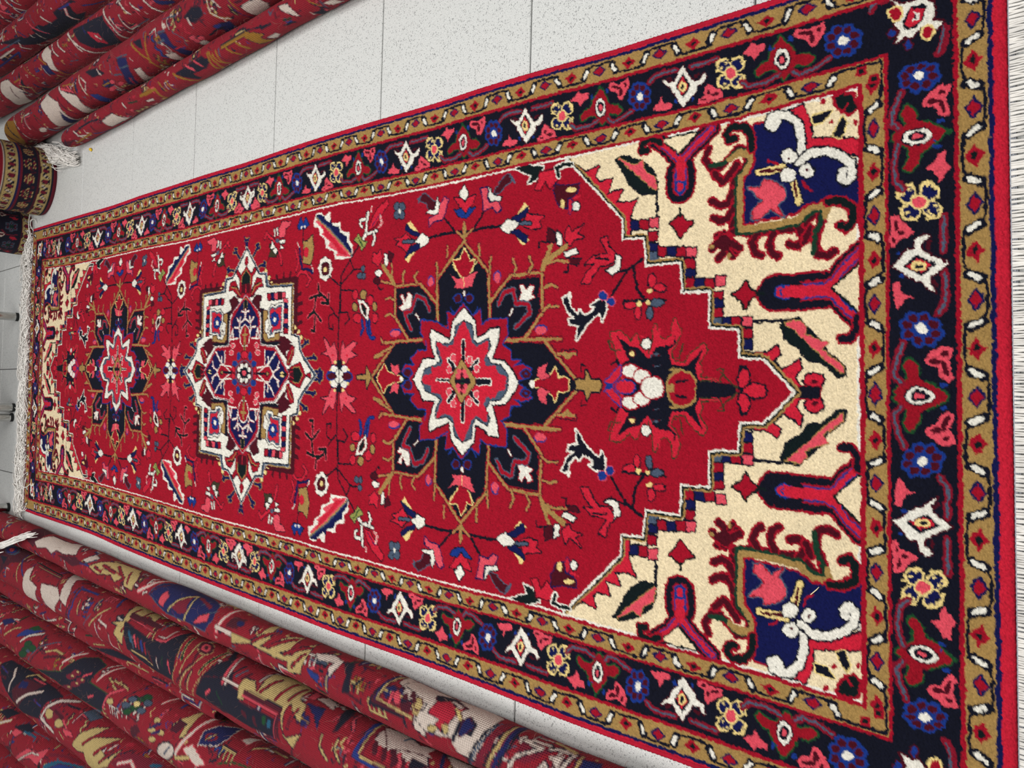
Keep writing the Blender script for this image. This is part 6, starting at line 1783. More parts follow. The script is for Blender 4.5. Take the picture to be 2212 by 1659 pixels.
N 8 1 1795,1 1804,-13 1837,-34 1888,-56 1910,-56 1889,-30 1870,-11 1848,3 1825,10 1804,9
W 0 1 1795,1 1804,-13 1837,-34 1888,-56 1910,-56 1889,-30 1870,-11 1848,3 1825,10 1804,9
S 5 0 1854,-27 1816,4
N 4 1 1837,47 1806,81 1791,118 1774,74 1770,36 1787,33 1789,64
K 0 1 1837,47 1806,81 1791,118 1774,74 1770,36 1787,33 1789,64
N 4 1 1834,36 1821,64 1789,64 1805,40
M 0 1 1834,36 1821,64 1789,64 1805,40
P 13 0 1787,-4 1751,55 1737,116
W 9 0 1787,-4 1751,55 1737,116
N 3 0 1797,5 1765,52
W 5 1 1706,42 1718,71 1701,97 1654,131 1632,82 1643,59
B 0 1 1706,42 1718,71 1701,97 1654,131 1632,82 1643,59
R 0 1 1665,75 1661,69 1666,63 1678,59 1692,58 1702,61 1705,66 1700,72 1689,77 1676,78
M 4.4 1 1673,71 1671,68 1674,65 1680,63 1687,63 1693,64 1695,67 1692,70 1686,73 1679,73
b 0 1 1673,71 1671,68 1674,65 1680,63 1687,63 1693,64 1695,67 1692,70 1686,73 1679,73
M 6.2 0 1692,57 1676,79
K 3 0 1692,57 1676,79
P 4 1 1756,17 1725,34 1653,16 1687,0
W 0 1 1756,17 1725,34 1653,16 1687,0
M 11.2 0 1789,-14 1724,7
K 8 0 1789,-14 1724,7
N 4 0 1673,50 1636,41 1638,25 1614,35
P 10 0 1934,76 1918,107 1919,117
W 6 0 1934,76 1918,107 1919,117
M 8.2 0 1861,89 1873,123
b 5 0 1861,89 1873,123
S 0 1 2234,-36 2269,-56 2276,-56 2291,-55 2307,-55 2319,-55 2322,-56 2314,-56 2260,-35 2235,-30
P 4 1 1597,97 1590,115 1571,132 1565,92
W 0 1 1597,97 1590,115 1571,132 1565,92
M 6 0 1541,78 1535,115
M 8.2 0 1540,91 1510,114 1446,114
K 5 0 1540,91 1510,114 1446,114
B 5 0 1511,101 1501,117
g 4 0 1605,31 1560,48 1500,56
m 8 0 1522,116 1442,121
N 4 0 1607,54 1627,28""",
E="""M 4.4 1 3124,53 3095,84 2886,91 2670,87 2595,81 2650,48 2668,-6 2840,-35 2950,-15
N 0 1 3124,53 3095,84 2886,91 2670,87 2595,81 2650,48 2668,-6 2840,-35 2950,-15
M 0 1 2933,14 2880,65 2742,78 2783,38 2900,-51
M 4.4 1 2894,29 2891,55 2848,59 2830,44
B 0 1 2894,29 2891,55 2848,59 2830,44
M 12.2 0 3004,71 2963,49 2966,3
W 9 0 3004,71 2963,49 2966,3
M 12.2 0 2882,-13 2804,30 2721,61
W 9 0 2882,-13 2804,30 2721,61
M 9.2 0 2892,69 2856,93 2782,91
K 6 0 2892,69 2856,93 2782,91
M 6.2 0 3112,53 3025,47
b 3 0 3112,53 3025,47
M 6.2 0 2738,32 2670,27
b 3 0 2738,32 2670,27
M 8.2 0 2843,77 2754,82
P 5 0 2843,77 2754,82
M 7 0 3072,29 3013,31
M 16 0 2549,-12 2651,-1 2629,37 2588,69 2515,98
W 10 0 2549,-12 2651,-1 2629,37 2588,69 2515,98
N 4 0 2695,-13 2652,31 2604,70
m 0 1 2634,30 2585,55 2500,44 2524,16
N 4 1 2576,32 2572,25 2581,18 2597,13 2613,14 2624,19 2627,27 2620,34 2606,37 2589,37
K 0 1 2576,32 2572,25 2581,18 2597,13 2613,14 2624,19 2627,27 2620,34 2606,37 2589,37
N 4 1 2486,29 2485,23 2497,15 2516,10 2534,10 2543,14 2542,21 2532,28 2515,32 2498,33
K 0 1 2486,29 2485,23 2497,15 2516,10 2534,10 2543,14 2542,21 2532,28 2515,32 2498,33
M 10 0 2572,41 2504,37
M 8.2 0 2498,34 2456,24
P 5 0 2498,34 2456,24
N 4 1 2432,78 2421,105 2341,98 2361,72
S 0 1 2432,78 2421,105 2341,98 2361,72
N 4 0 2364,67 2349,54
M 4.4 1 2478,16 2425,22 2403,13 2457,3
P 0 1 2478,16 2425,22 2403,13 2457,3
N 5 1 2407,-11 2367,33 2318,65 2267,85 2298,41 2173,79 2226,32 2163,25 2125,60 2157,9 2304,-50 2315,-2 2373,-15
K 0 1 2407,-11 2367,33 2318,65 2267,85 2298,41 2173,79 2226,32 2163,25 2125,60 2157,9 2304,-50 2315,-2 2373,-15
N 11 0 2334,15 2263,67
R 7 0 2334,15 2263,67
N 11 0 2252,11 2179,66
R 7 0 2252,11 2179,66
N 10 0 2211,2 2152,45
R 6 0 2211,2 2152,45
M 7.2 0 2182,41 2162,63
W 4 0 2182,41 2162,63
m 0 1 2145,19 2093,64 1952,91 1888,79 2073,18
N 4 0 2138,35 2087,72
P 10 0 2108,30 2059,52 2004,38
W 6 0 2108,30 2059,52 2004,38
L 0 1 1939,82 1938,78 1945,73 1958,68 1971,65 1980,66 1980,70 1973,75 1960,80 1948,83
M 7.2 0 2501,2 2473,-12
K 4 0 2501,2 2473,-12
N 8 0 2533,72 2467,81
r 0 1 2101,87 2098,83 2102,78 2112,74 2123,73 2132,74 2134,78 2130,82 2121,87 2110,88""",
F="""M 4.4 1 3113,57 3072,83 2993,86 3025,54
N 0 1 3113,57 3072,83 2993,86 3025,54
K 11 0 3053,31 2992,57
W 7 0 3053,31 2992,57
M 4.4 1 2936,32 2909,55 2859,57 2893,29
P 0 1 2936,32 2909,55 2859,57 2893,29
M 4.4 1 2936,50 2876,82 2812,72 2839,56
N 0 1 2936,50 2876,82 2812,72 2839,56
L 7 0 2859,57 2772,64 2763,54
S 4 0 2812,72 2703,82
M 0 1 3037,-45 2907,2 2945,-45
M 4.4 1 2953,-46 2943,-46 2942,-45 2950,-45 2964,-45 2979,-45 2990,-46 2991,-46 2983,-46 2969,-46
N 0 1 2953,-46 2943,-46 2942,-45 2950,-45 2964,-45 2979,-45 2990,-46 2991,-46 2983,-46 2969,-46
M 8.2 0 2948,-44 2955,-45
K 5 0 2948,-44 2955,-45
N 4 1 2907,-46 2767,29 2696,38 2652,64 2650,41 2676,6 2731,12
P 0 1 2907,-46 2767,29 2696,38 2652,64 2650,41 2676,6 2731,12
M 7.2 0 2883,-46 2731,28 2686,33
W 4 0 2883,-46 2731,28 2686,33
L 0 1 2635,18 2567,55 2433,84 2397,64 2593,4
M 4.4 1 2601,17 2543,51 2452,69 2438,50
b 0 1 2601,17 2543,51 2452,69 2438,50
m 10 0 2627,53 2536,79 2466,86
M 7.2 0 2628,73 2628,89
K 4 0 2628,73 2628,89""",
G="""N 6 1 2582,-24 2502,-19 2455,-57 2580,-54
W 0 1 2582,-24 2502,-19 2455,-57 2580,-54
N 6 0 2805,-13 2681,-7 2602,-14
M 8.2 0 2801,-9 2761,-49
W 5 0 2801,-9 2761,-49
M 8.2 0 2796,-27 2718,-43
W 5 0 2796,-27 2718,-43
M 8 0 2667,-21 2663,-44
O 6 0 2847,-47 2704,-38
M 8.2 0 2690,-44 2627,-73
b 5 0 2690,-44 2627,-73
M 0 1 2994,-9 2836,-31 2906,-46 2980,-31
O 5 0 2943,-7 2952,-39
N 6 0 2890,-18 2931,-48
N 8 0 2421,-8 2413,-23
W 5 0 2421,-8 2413,-23
G 5 0 2386,-17 2335,-24
N 3 1 2297,-35 2258,-38 2266,-47 2295,-42
W 0 1 2297,-35 2258,-38 2266,-47 2295,-42
O 9 0 2302,-17 2215,-19 2218,-60 2240,-73
O 6 0 2184,-8 2170,-38
O 6 0 2144,-13 2139,-48
N 2 0 2185,-17 2185,-40
S 5 0 2084,-15 2085,-24
M 4.4 1 2077,-12 1934,-7 1905,-25 2014,-55 2045,-31
N 0 1 2077,-12 1934,-7 1905,-25 2014,-55 2045,-31
M 9.2 0 2019,-5 1990,-26
P 6 0 2019,-5 1990,-26
M 8.2 0 1972,-9 1947,-29
P 5 0 1972,-9 1947,-29
R 0 1 2007,-32 1942,-37 1931,-51 2002,-49
O 7 0 2094,-8 2057,-32 2019,-73
O 7 0 1898,-8 1890,-38 1895,-55
O 6 0 1865,-12 1868,-40
O 7 0 1904,-7 1910,-48 1890,-69
O 6 0 1885,-16 1878,-35 1859,-55
N 4 1 1836,-9 1722,-8 1664,-33 1685,-37 1654,-65 1706,-50 1732,-17 1838,-17
O 0 1 1836,-9 1722,-8 1664,-33 1685,-37 1654,-65 1706,-50 1732,-17 1838,-17
O 7 0 1817,-20 1793,-49
O 7 0 1771,-19 1749,-47
N 4 1 1666,-45 1630,-44 1626,-53 1647,-60
W 0 1 1666,-45 1630,-44 1626,-53 1647,-60
G 5 0 1577,-28 1550,-31
N 5 0 1585,-38 1549,-44
N 6 0 1663,-20 1623,-21
N 4 1 1585,9 1548,1 1527,-22 1521,-38 1538,-27 1568,-8
W 0 1 1585,9 1548,1 1527,-22 1521,-38 1538,-27 1568,-8
S 5 0 1849,-11 1856,-26
N 4 0 1718,-7 1623,-21
M 4.4 1 1436,-37 1401,-42 1386,-57 1416,-52
W 0 1 1436,-37 1401,-42 1386,-57 1416,-52
S 6 0 1438,-30 1438,-47
N 4 0 1469,-20 1453,-42 1427,-60
O 3 0 1472,-16 1449,-39""",
H="""O 0 1 3408,43 3209,-1 3237,-70 3393,-134 3398,-71 3376,-16
M 8 0 3369,1 3301,-52 3283,-96
N 6 0 3319,17 3253,-56
M 6 0 3234,11 3196,-63
M 6.2 0 3264,43 3200,-33 3191,-91 3165,-134
W 3 0 3264,43 3200,-33 3191,-91 3165,-134
M 8.2 0 3120,10 3159,-18
K 5 0 3120,10 3159,-18
M 8.2 0 3377,-42 3336,-82
b 5 0 3377,-42 3336,-82
N 4 0 3092,-44 3091,-99
N 4 1 3041,-81 3059,-85 3075,-84 3085,-79 3085,-73 3076,-68 3061,-65 3044,-66 3032,-70 3030,-76
W 0 1 3041,-81 3059,-85 3075,-84 3085,-79 3085,-73 3076,-68 3061,-65 3044,-66 3032,-70 3030,-76
N 5 0 3033,-32 3037,-58
M 6.2 0 3159,-57 3189,-119 3085,-134
P 3 0 3159,-57 3189,-119 3085,-134
G 4 0 3034,-20 3005,-45
N 6 1 2960,4 2903,21 2808,-26 2822,-58 2839,-108 2751,-134 2940,-134 2958,-92 2932,-43
W 0 1 2960,4 2903,21 2808,-26 2822,-58 2839,-108 2751,-134 2940,-134 2958,-92 2932,-43
N 6 1 2800,25 2722,-18 2662,-40 2686,-96 2676,-134 2736,-104 2726,-68 2742,-35
W 0 1 2800,25 2722,-18 2662,-40 2686,-96 2676,-134 2736,-104 2726,-68 2742,-35
N 3 1 2836,-54 2846,-89 2856,-134 2916,-126 2871,-76
B 0 1 2836,-54 2846,-89 2856,-134 2916,-126 2871,-76
M 7 0 2798,-16 2792,-52 2774,-86
M 9.2 0 2762,3 2693,-19
P 6 0 2762,3 2693,-19
M 8.2 0 2716,2 2674,-29
P 5 0 2716,2 2674,-29
O 4 0 2751,11 2657,-7 2663,-31
N 3 0 2669,-25 2652,-74 2668,-134
O 8 0 2618,11 2605,-24 2602,-53
W 4 0 2618,11 2605,-24 2602,-53
M 6.2 0 2600,0 2568,-23 2596,-42
W 3 0 2600,0 2568,-23 2596,-42
M 4.4 1 2589,-56 2554,-67 2550,-107 2596,-121 2589,-81
b 0 1 2589,-56 2554,-67 2550,-107 2596,-121 2589,-81
N 3 0 2604,-66 2587,-101
M 4.4 1 2560,6 2477,-5 2441,-29 2512,-21
N 0 1 2560,6 2477,-5 2441,-29 2512,-21
M 8.2 0 2478,-7 2466,-25
W 5 0 2478,-7 2466,-25
N 4 1 2418,-63 2426,-65 2436,-65 2443,-62 2445,-59 2442,-55 2434,-53 2424,-53 2417,-56 2414,-59
P 0 1 2418,-63 2426,-65 2436,-65 2443,-62 2445,-59 2442,-55 2434,-53 2424,-53 2417,-56 2414,-59
N 4 1 2438,-79 2448,-82 2458,-82 2464,-79 2463,-75 2458,-71 2449,-69 2439,-69 2433,-71 2432,-75
P 0 1 2438,-79 2448,-82 2458,-82 2464,-79 2463,-75 2458,-71 2449,-69 2439,-69 2433,-71 2432,-75
N 4 1 2396,-80 2405,-82 2415,-82 2420,-79 2420,-75 2415,-71 2406,-69 2397,-69 2390,-72 2390,-76
P 0 1 2396,-80 2405,-82 2415,-82 2420,-79 2420,-75 2415,-71 2406,-69 2397,-69 2390,-72 2390,-76
N 4 1 2458,-80 2469,-82 2478,-82 2484,-79 2484,-75 2478,-71 2469,-69 2459,-69 2453,-72 2452,-76
P 0 1 2458,-80 2469,-82 2478,-82 2484,-79 2484,-75 2478,-71 2469,-69 2459,-69 2453,-72 2452,-76
N 4 1 2487,-128 2505,-134 2515,-134 2509,-126 2488,-112 2472,-104 2459,-100 2449,-101 2447,-105 2457,-113
P 0 1 2487,-128 2505,-134 2515,-134 2509,-126 2488,-112 2472,-104 2459,-100 2449,-101 2447,-105 2457,-113
N 9 0 2439,-74 2441,-102
W 6 0 2439,-74 2441,-102
N 5 0 2446,-60 2481,-70
S 3 0 2433,4 2423,-23
S 3 0 2390,-12 2401,-44
M 4.4 1 2335,-12 2280,-26 2313,-64 2375,-134 2383,-87 2346,-54
B 0 1 2335,-12 2280,-26 2313,-64 2375,-134 2383,-87 2346,-54
S 4 0 2340,-11 2273,-19
S 4 0 2343,-39 2293,-45
S 5 0 2392,-46 2357,-54
r 5 0 2344,-75 2392,-121
r 4 0 2328,-83 2374,-124
N 4 1 2284,-61 2253,-66 2286,-105 2291,-134 2310,-134 2355,-134 2302,-87
W 0 1 2284,-61 2253,-66 2286,-105 2291,-134 2310,-134 2355,-134 2302,-87
S 4 0 2388,-84 2384,-134
O 7 0 2233,-2 2183,-59 2190,-107
O 6 0 2145,-1 2176,-55 2191,-68
M 4.4 1 2222,0 2177,-5 2181,-29
N 0 1 2222,0 2177,-5 2181,-29
R 6 0 2158,-45 2174,-75
M 5 0 2101,-24 2109,-40
M 4.4 1 2072,-19 2035,-29 2041,-61 2016,-102 2058,-118 2051,-76 2063,-44
B 0 1 2072,-19 2035,-29 2041,-61 2016,-102 2058,-118 2051,-76 2063,-44
S 5 0 2075,-16 2038,-22
S 5 0 2091,-38 2058,-40
S 3 0 2005,-33 1980,-60 1998,-78
S 3 0 2043,8 1963,-7
r 4 0 2049,-70 2002,-76
N 4 1 2102,-69 2065,-78 2100,-134 2007,-134 2015,-133 2107,-134 2106,-83
W 0 1 2102,-69 2065,-78 2100,-134 2007,-134 2015,-133 2107,-134 2106,-83
N 3 1 2212,-120 2149,-134 2197,-134
W 0 1 2212,-120 2149,-134 2197,-134
N 4 1 1939,-73 1946,-74 1954,-74 1960,-71 1963,-67 1960,-64 1954,-63 1945,-63 1939,-66 1936,-69
P 0 1 1939,-73 1946,-74 1954,-74 1960,-71 1963,-67 1960,-64 1954,-63 1945,-63 1939,-66 1936,-69
N 4 1 1937,-86 1945,-88 1953,-87 1958,-84 1959,-80 1955,-76 1948,-74 1940,-75 1934,-78 1933,-82
P 0 1 1937,-86 1945,-88 1953,-87 1958,-84 1959,-80 1955,-76 1948,-74 1940,-75 1934,-78 1933,-82
N 4 1 1916,-84 1924,-87 1931,-86 1937,-83 1938,-79 1934,-75 1927,-73 1919,-74 1913,-77 1912,-81
P 0 1 1916,-84 1924,-87 1931,-86 1937,-83 1938,-79 1934,-75 1927,-73 1919,-74 1913,-77 1912,-81
N 4 1 1950,-116 1964,-122 1970,-120 1967,-112 1961,-104 1953,-99 1945,-96 1937,-97 1934,-101 1938,-108
P 0 1 1950,-116 1964,-122 1970,-120 1967,-112 1961,-104 1953,-99 1945,-96 1937,-97 1934,-101 1938,-108
N 4 1 1934,-105 1944,-109 1952,-106 1955,-100 1954,-94 1948,-89 1940,-87 1931,-88 1925,-93 1926,-99
W 0 1 1934,-105 1944,-109 1952,-106 1955,-100 1954,-94 1948,-89 1940,-87 1931,-88 1925,-93 1926,-99
M 4.4 1 1931,-21 1889,-9 1849,-20 1847,-37 1898,-43
N 0 1 1931,-21 1889,-9 1849,-20 1847,-37 1898,-43
M 8.2 0 1917,-27 1916,-42
W 5 0 1917,-27 1916,-42
N 5 0 1891,-86 1828,-80
M 4.4 1 1849,-70 1810,-74 1840,-90
b 0 1 1849,-70 1810,-74 1840,-90
O 8 0 1813,-15 1818,-43 1797,-65 1778,-76
W 4 0 1813,-15 1818,-43 1797,-65 1778,-76
M 6.2 0 1790,-22 1776,-41 1774,-45
W 3 0 1790,-22 1776,-41 1774,-45
N 4 1 1819,-75 1787,-82 1806,-108 1853,-113
B 0 1 1819,-75 1787,-82 1806,-108 1853,-113
N 5 0 1863,-80 1823,-88
M 8.2 0 1807,-105 1816,-134
b 5 0 1807,-105 1816,-134
N 5 1 1713,-67 1680,-66 1641,-68 1633,-92 1655,-109 1711,-118 1713,-85
W 0 1 1713,-67 1680,-66 1641,-68 1633,-92 1655,-109 1711,-118 1713,-85
B 3 0 1736,-38 1735,-73 1729,-116
O 3 0 1731,-40 1726,-72
M 8 0 1717,-52 1694,-56
M 4.4 1 1758,-133 1719,-133 1741,-133 1764,-133
N 0 1 1758,-133 1719,-133 1741,-133 1764,-133
N 5 0 1766,-134 1758,-133""",
I="""N 6 1 3429,9 3332,-3 3263,-57 3378,-130 3446,-100 3419,-62 3430,-30
W 0 1 3429,9 3332,-3 3263,-57 3378,-130 3446,-100 3419,-62 3430,-30
M 6 0 3336,-30 3353,-73
O 4 0 3284,-22 3226,-22
M 6.2 0 3258,-40 3191,-65 3257,-115
K 3 0 3258,-40 3191,-65 3257,-115
O 2.5 0 3180,11 3097,-44 3116,-71
M 5.2 0 3138,1 3086,-54
K 2 0 3138,1 3086,-54
S 4 0 3292,-54 3249,-77
M 6.2 0 3290,-89 3253,-129
b 3 0 3290,-89 3253,-129
M 8.2 0 3205,-20 3248,-36
P 5 0 3205,-20 3248,-36
M 8 0 3501,-68 3485,-112
N 5 1 2989,8 2970,39 2893,-3 2905,-34 2926,-70 2954,-50 2954,-28 2980,-11
W 0 1 2989,8 2970,39 2893,-3 2905,-34 2926,-70 2954,-50 2954,-28 2980,-11
M 9 0 2909,27 2865,-15 2843,-31
W 5 0 2909,27 2865,-15 2843,-31
M 9 0 2853,28 2815,-11 2785,-31
W 5 0 2853,28 2815,-11 2785,-31
M 4.4 1 3002,-26 2956,-35 2962,-71 2997,-60
B 0 1 3002,-26 2956,-35 2962,-71 2997,-60
O 5 0 3023,8 2967,-31
O 6 0 2923,-66 2932,-100 2888,-119
B 5 0 2913,-65 2906,-107
M 8.2 0 2962,-77 2960,-98
K 5 0 2962,-77 2960,-98
M 4.4 1 2700,17 2468,-3 2447,-55 2481,-98 2598,-71 2661,-26
N 0 1 2700,17 2468,-3 2447,-55 2481,-98 2598,-71 2661,-26
r 0 1 2583,-19 2526,-38 2531,-77 2563,-57
M 8.2 0 2551,-37 2539,-58
P 5 0 2551,-37 2539,-58
B 5 0 2620,6 2598,-20
M 6.2 0 2550,-40 2534,-56
W 3 0 2550,-40 2534,-56
M 12 0 2746,18 2686,-33 2635,-80 2567,-130
W 7 0 2746,18 2686,-33 2635,-80 2567,-130
M 8.2 0 2709,-14 2683,-54
W 5 0 2709,-14 2683,-54
M 12 0 2465,18 2430,-43 2439,-81 2434,-107
W 7 0 2465,18 2430,-43 2439,-81 2434,-107
M 8.2 0 2424,-19 2405,-62
W 5 0 2424,-19 2405,-62
M 9 0 2360,13 2305,-41
W 5 0 2360,13 2305,-41
M 9 0 2279,-20 2254,-46
W 5 0 2279,-20 2254,-46
M 10 0 2204,-31 2191,-54 2169,-80
W 6 0 2204,-31 2191,-54 2169,-80
M 4.4 1 2161,-43 2083,-69 2090,-77 2142,-62
B 0 1 2161,-43 2083,-69 2090,-77 2142,-62
O 5 0 2165,-78 2103,-102 2069,-110
B 4 0 2480,39 2398,14
S 3 0 2803,-60 2752,-70
S 3 0 2325,-79 2253,-78
M 7.2 0 2269,-41 2266,-58
P 4 0 2269,-41 2266,-58
N 4 0 2361,-46 2342,-71
N 4 0 2390,-60 2383,-93""",
J="""M 4.4 1 3426,-22 3181,-51 2854,-45 2747,-46 2682,-81 2818,-119 3055,-117 3181,-100 3283,-61
N 0 1 3426,-22 3181,-51 2854,-45 2747,-46 2682,-81 2818,-119 3055,-117 3181,-100 3283,-61
R 0 1 3120,-12 3000,-19 2894,-40 2898,-64 3024,-61
M 9.2 0 3120,-12 3098,-47 3049,-87
P 6 0 3120,-12 3098,-47 3049,-87
M 6.2 0 3128,-22 3117,-62 3105,-148
W 3 0 3128,-22 3117,-62 3105,-148
S 4 0 3082,-10 3065,-56 3043,-119
N 8 0 3000,-33 2957,-67
W 4 0 3000,-33 2957,-67
R 0 1 3251,-4 3114,-25 3117,-62 3214,-56
B 5 0 3230,-27 3192,-55
N 7 0 3159,-54 3152,-71
W 4 0 3159,-54 3152,-71
S 5 0 3462,-42 3259,-51
M 9.2 0 3502,-61 3351,-63
W 6 0 3502,-61 3351,-63
M 9.2 0 3281,-60 3296,-72 3266,-98
W 6 0 3281,-60 3296,-72 3266,-98
r 5 0 3338,-59 3303,-91
M 9.2 0 3588,-83 3351,-82 3427,-110
b 6 0 3588,-83 3351,-82 3427,-110
R 0 1 3571,-91 3281,-114 3372,-147 3620,-130
P 10 0 2806,-52 2838,-77 2833,-108
W 6 0 2806,-52 2838,-77 2833,-108
M 9.2 0 2844,-48 2762,-53
b 6 0 2844,-48 2762,-53
R 0 1 2771,-51 2676,-67 2622,-90 2679,-111 2792,-88
M 7.2 0 2713,-76 2619,-110
b 4 0 2713,-76 2619,-110
B 7 0 3500,-71 3517,-118""",
K="""M 8.2 0 3384,-27 3357,-68 3310,-102
W 5 0 3384,-27 3357,-68 3310,-102
M 7.2 0 3341,-38 3303,-70
W 4 0 3341,-38 3303,-70
M 11.2 0 3474,-42 3426,-70
P 8 0 3474,-42 3426,-70
M 7.2 0 3495,-50 3487,-106
W 4 0 3495,-50 3487,-106
M 8 0 3557,-71 3543,-104
M 4.4 1 3443,-25 3390,-51 3448,-49
P 0 1 3443,-25 3390,-51 3448,-49
N 5 0 3517,-58 3462,-87""")
LUT=lin(np.array([PAL[k] for k in KEYS]))**1.1*.8
def noise2(shape,cell,amp,a,b):
    g=rng.normal(size=(int(shape[0]/cell)+3,int(shape[1]/cell)+3))*amp
    x=np.clip(a/cell,0,g.shape[0]-2.001); y=np.clip(b/cell,0,g.shape[1]-2.001); i=x.astype(int); j=y.astype(int); fx=x-i; fy=y-j
    return (g[i,j]*(1-fx)+g[i+1,j]*fx)*(1-fy)+(g[i,j+1]*(1-fx)+g[i+1,j+1]*fx)*fy
# ================================================= floor
T=0.4; X0=0.4908; Y0=0.4878; GAP=.0013
fl=mesh_np('floor',[(-2.3,-1.2,-.006),(2.4,-1.2,-.006),(2.4,5.6,-.006),(-2.3,5.6,-.006),(-2.3,-1.2,-.03),(2.4,-1.2,-.03),(2.4,5.6,-.03),(-2.3,5.6,-.03)],[(0,1,2,3),(7,6,5,4),(0,4,5,1),(1,5,6,2),(2,6,7,3),(3,7,4,0)],GROUT,smooth=False)
tag(fl,'pale grey speckled stone tile floor with thin dark joints','floor',kind='structure')
h=T/2-GAP; b=.0011
bm=bmesh.new(); bmesh.ops.create_cube(bm,size=1); bmesh.ops.scale(bm,vec=(2*h,2*h,.006),verts=bm.verts); bmesh.ops.translate(bm,vec=(0,0,-.003),verts=bm.verts)
bmesh.ops.bevel(bm,geom=[e for e in bm.edges if all(v.co.z>-.001 for v in e.verts)],offset=b,segments=1,affect='EDGES')
tme=bpy.data.meshes.new('tile'); bm.to_mesh(tme); bm.free(); tme.materials.append(TILE)
for i in range(-6,5):
    for j in range(-3,12):
        o=bpy.data.objects.new('tile',tme); COL.objects.link(o); o.parent=fl; o.location=(X0+(i+.5)*T,Y0+(j+.5)*T,random.uniform(-.0002,.0002))
# ================================================= the rug on the floor
A=build(SPAN,FIELD,CORNER,PERIOD,LOZ,1.0)
YS=np.linspace(.1,3.5,35); UK=np.array([-512,-365,0,365,512.]); SK=.02
def rug_world(u,v):
    v=np.asarray(v,float)/1000; u=np.asarray(u,float); ks=[np.interp(v,YS,c) for c in RUG_CURVES]
    X=np.where(u<UK[0],ks[0]+(u-UK[0])/1000,ks[4]+(u-UK[4])/1000)
    for i in range(4):
        mk=(u>=UK[i])&(u<=UK[i+1]); t=(u-UK[i])/(UK[i+1]-UK[i]); X=np.where(mk,ks[i]*(1-t)+ks[i+1]*t,X)
    return X,v+SK*(X-ks[2])
us=np.linspace(-512,512,700); vsr=[186.0]
while vsr[-1]<3334: vsr.append(vsr[-1]+min(4.4,1.1+1.35*((vsr[-1]-186)/1000)+.35*((vsr[-1]-186)/1000)**2))
vsr=np.array(vsr); U,Vv=np.meshgrid(us,vsr); dv=np.gradient(vsr)[:,None]
acc=np.zeros(U.shape+(3,))
wu=noise2((3500,1100),3.2,.85,Vv,U+530)+noise2((3500,1100),9,.5,Vv,U+530); wv=noise2((3500,1100),3.2,.85,Vv,U+530)+noise2((3500,1100),9,.5,Vv,U+530)
for (a,b_) in ((-.2,-.2),(.2,-.2),(-.2,.2),(.2,.2)):
    uu=U+a*1.5+wu; vv=Vv+b_*dv+wv
    acc+=LUT[A[np.clip(vv,187,3334).astype(int),np.clip(uu+530,19,1041).astype(int)]]
acc/=4
acc*=(1+rng.normal(size=U.shape)*.13+noise2((3500,1100),60,.03,Vv,U+530))[...,None]
X,Y=rug_world(U,Vv)
edge=np.minimum(np.minimum(512-np.abs(U),Vv-186),3334-Vv); Z=.0088-.003*np.exp(-np.clip(edge,0,99)/2.5)+rng.normal(size=U.shape)*.0004+noise2((3500,1100),4,.00022,Vv,U+530)+noise2((3500,1100),140,.0006,Vv,U+530)
X=X+rng.normal(size=U.shape)*.00022; Y=Y+rng.normal(size=U.shape)*.00022
nr,nc=U.shape; V3=np.stack([X,Y,Z],-1).reshape(-1,3); F=grid_faces(nr,nc)
idx=np.arange(nr*nc).reshape(nr,nc); loop=np.concatenate([idx[0,:],idx[1:,-1],idx[-1,-2::-1],idx[-2:0:-1,0]])
low=V3[loop].copy(); low[:,2]=.0008; n0=len(V3); L=len(loop); k=np.arange(L)
sk=np.stack([loop,n0+k,n0+(k+1)%L,loop[(k+1)%L]],-1)
colr=np.concatenate([acc.reshape(-1,3),np.repeat(LUT[[IDX['R']]],L,0)*.9])
rug=mesh_np('runner_rug',np.concatenate([V3,low]),np.concatenate([F,sk]),PILE,col=np.clip(colr,0,1))
tag(rug,'long red hand-knotted rug with cream corners and navy border spread flat on the tiles','rug')
for s in (-1,1):                                   # overcast red binding along both long sides
    vv=np.arange(188,3333,2.5); x,y=rug_world(np.full(len(vv),s*513.5),vv)
    P=np.stack([x+s*.0006*np.sin(vv*.9),y,np.full(len(vv),.0052)+.0006*np.sin(vv*1.3)],-1)
    V_,F_=tubes([P],[.0042],6); mesh_np('selvedge',V_,F_,REDWOOL,rug)
# near end: grey woven band and straight white fringe
P=[]
for q in range(4):
    uu=np.arange(-513,513.1,3.); x,y=rug_world(uu,np.full(len(uu),184.6-q*1.5)); P.append(np.stack([x,y,np.full(len(uu),.0042-.0006*q)+.0005*np.cos(uu*1.05+q*3.1)],-1))
V_,F_=tubes(P,[.0011]*4,5); mesh_np('woven_end_band',V_,F_,GREYCOTTON,rug)
paths=[];rad=[]
for u in np.arange(-511,511,2.35):
    n=9; t=np.linspace(0,1,n); L_=random.uniform(55,80); du=np.cumsum(rng.normal(size=n)*.35)+t*random.gauss(0,3.5)
    uu=u+random.gauss(0,.4)+du; vv=184-t*L_; x,y=rug_world(uu,vv)
    z=.0042*(1-t)**1.5+.0016+abs(random.gauss(0,.0009))*np.sin(t*3.1)
    paths.append(np.stack([x,y,z],-1)); rad.append(random.uniform(.0011,.0014))
V_,F_=tubes(paths,rad,4); tag(mesh_np('fringe',V_,F_,COTTON,rug),kind='stuff')
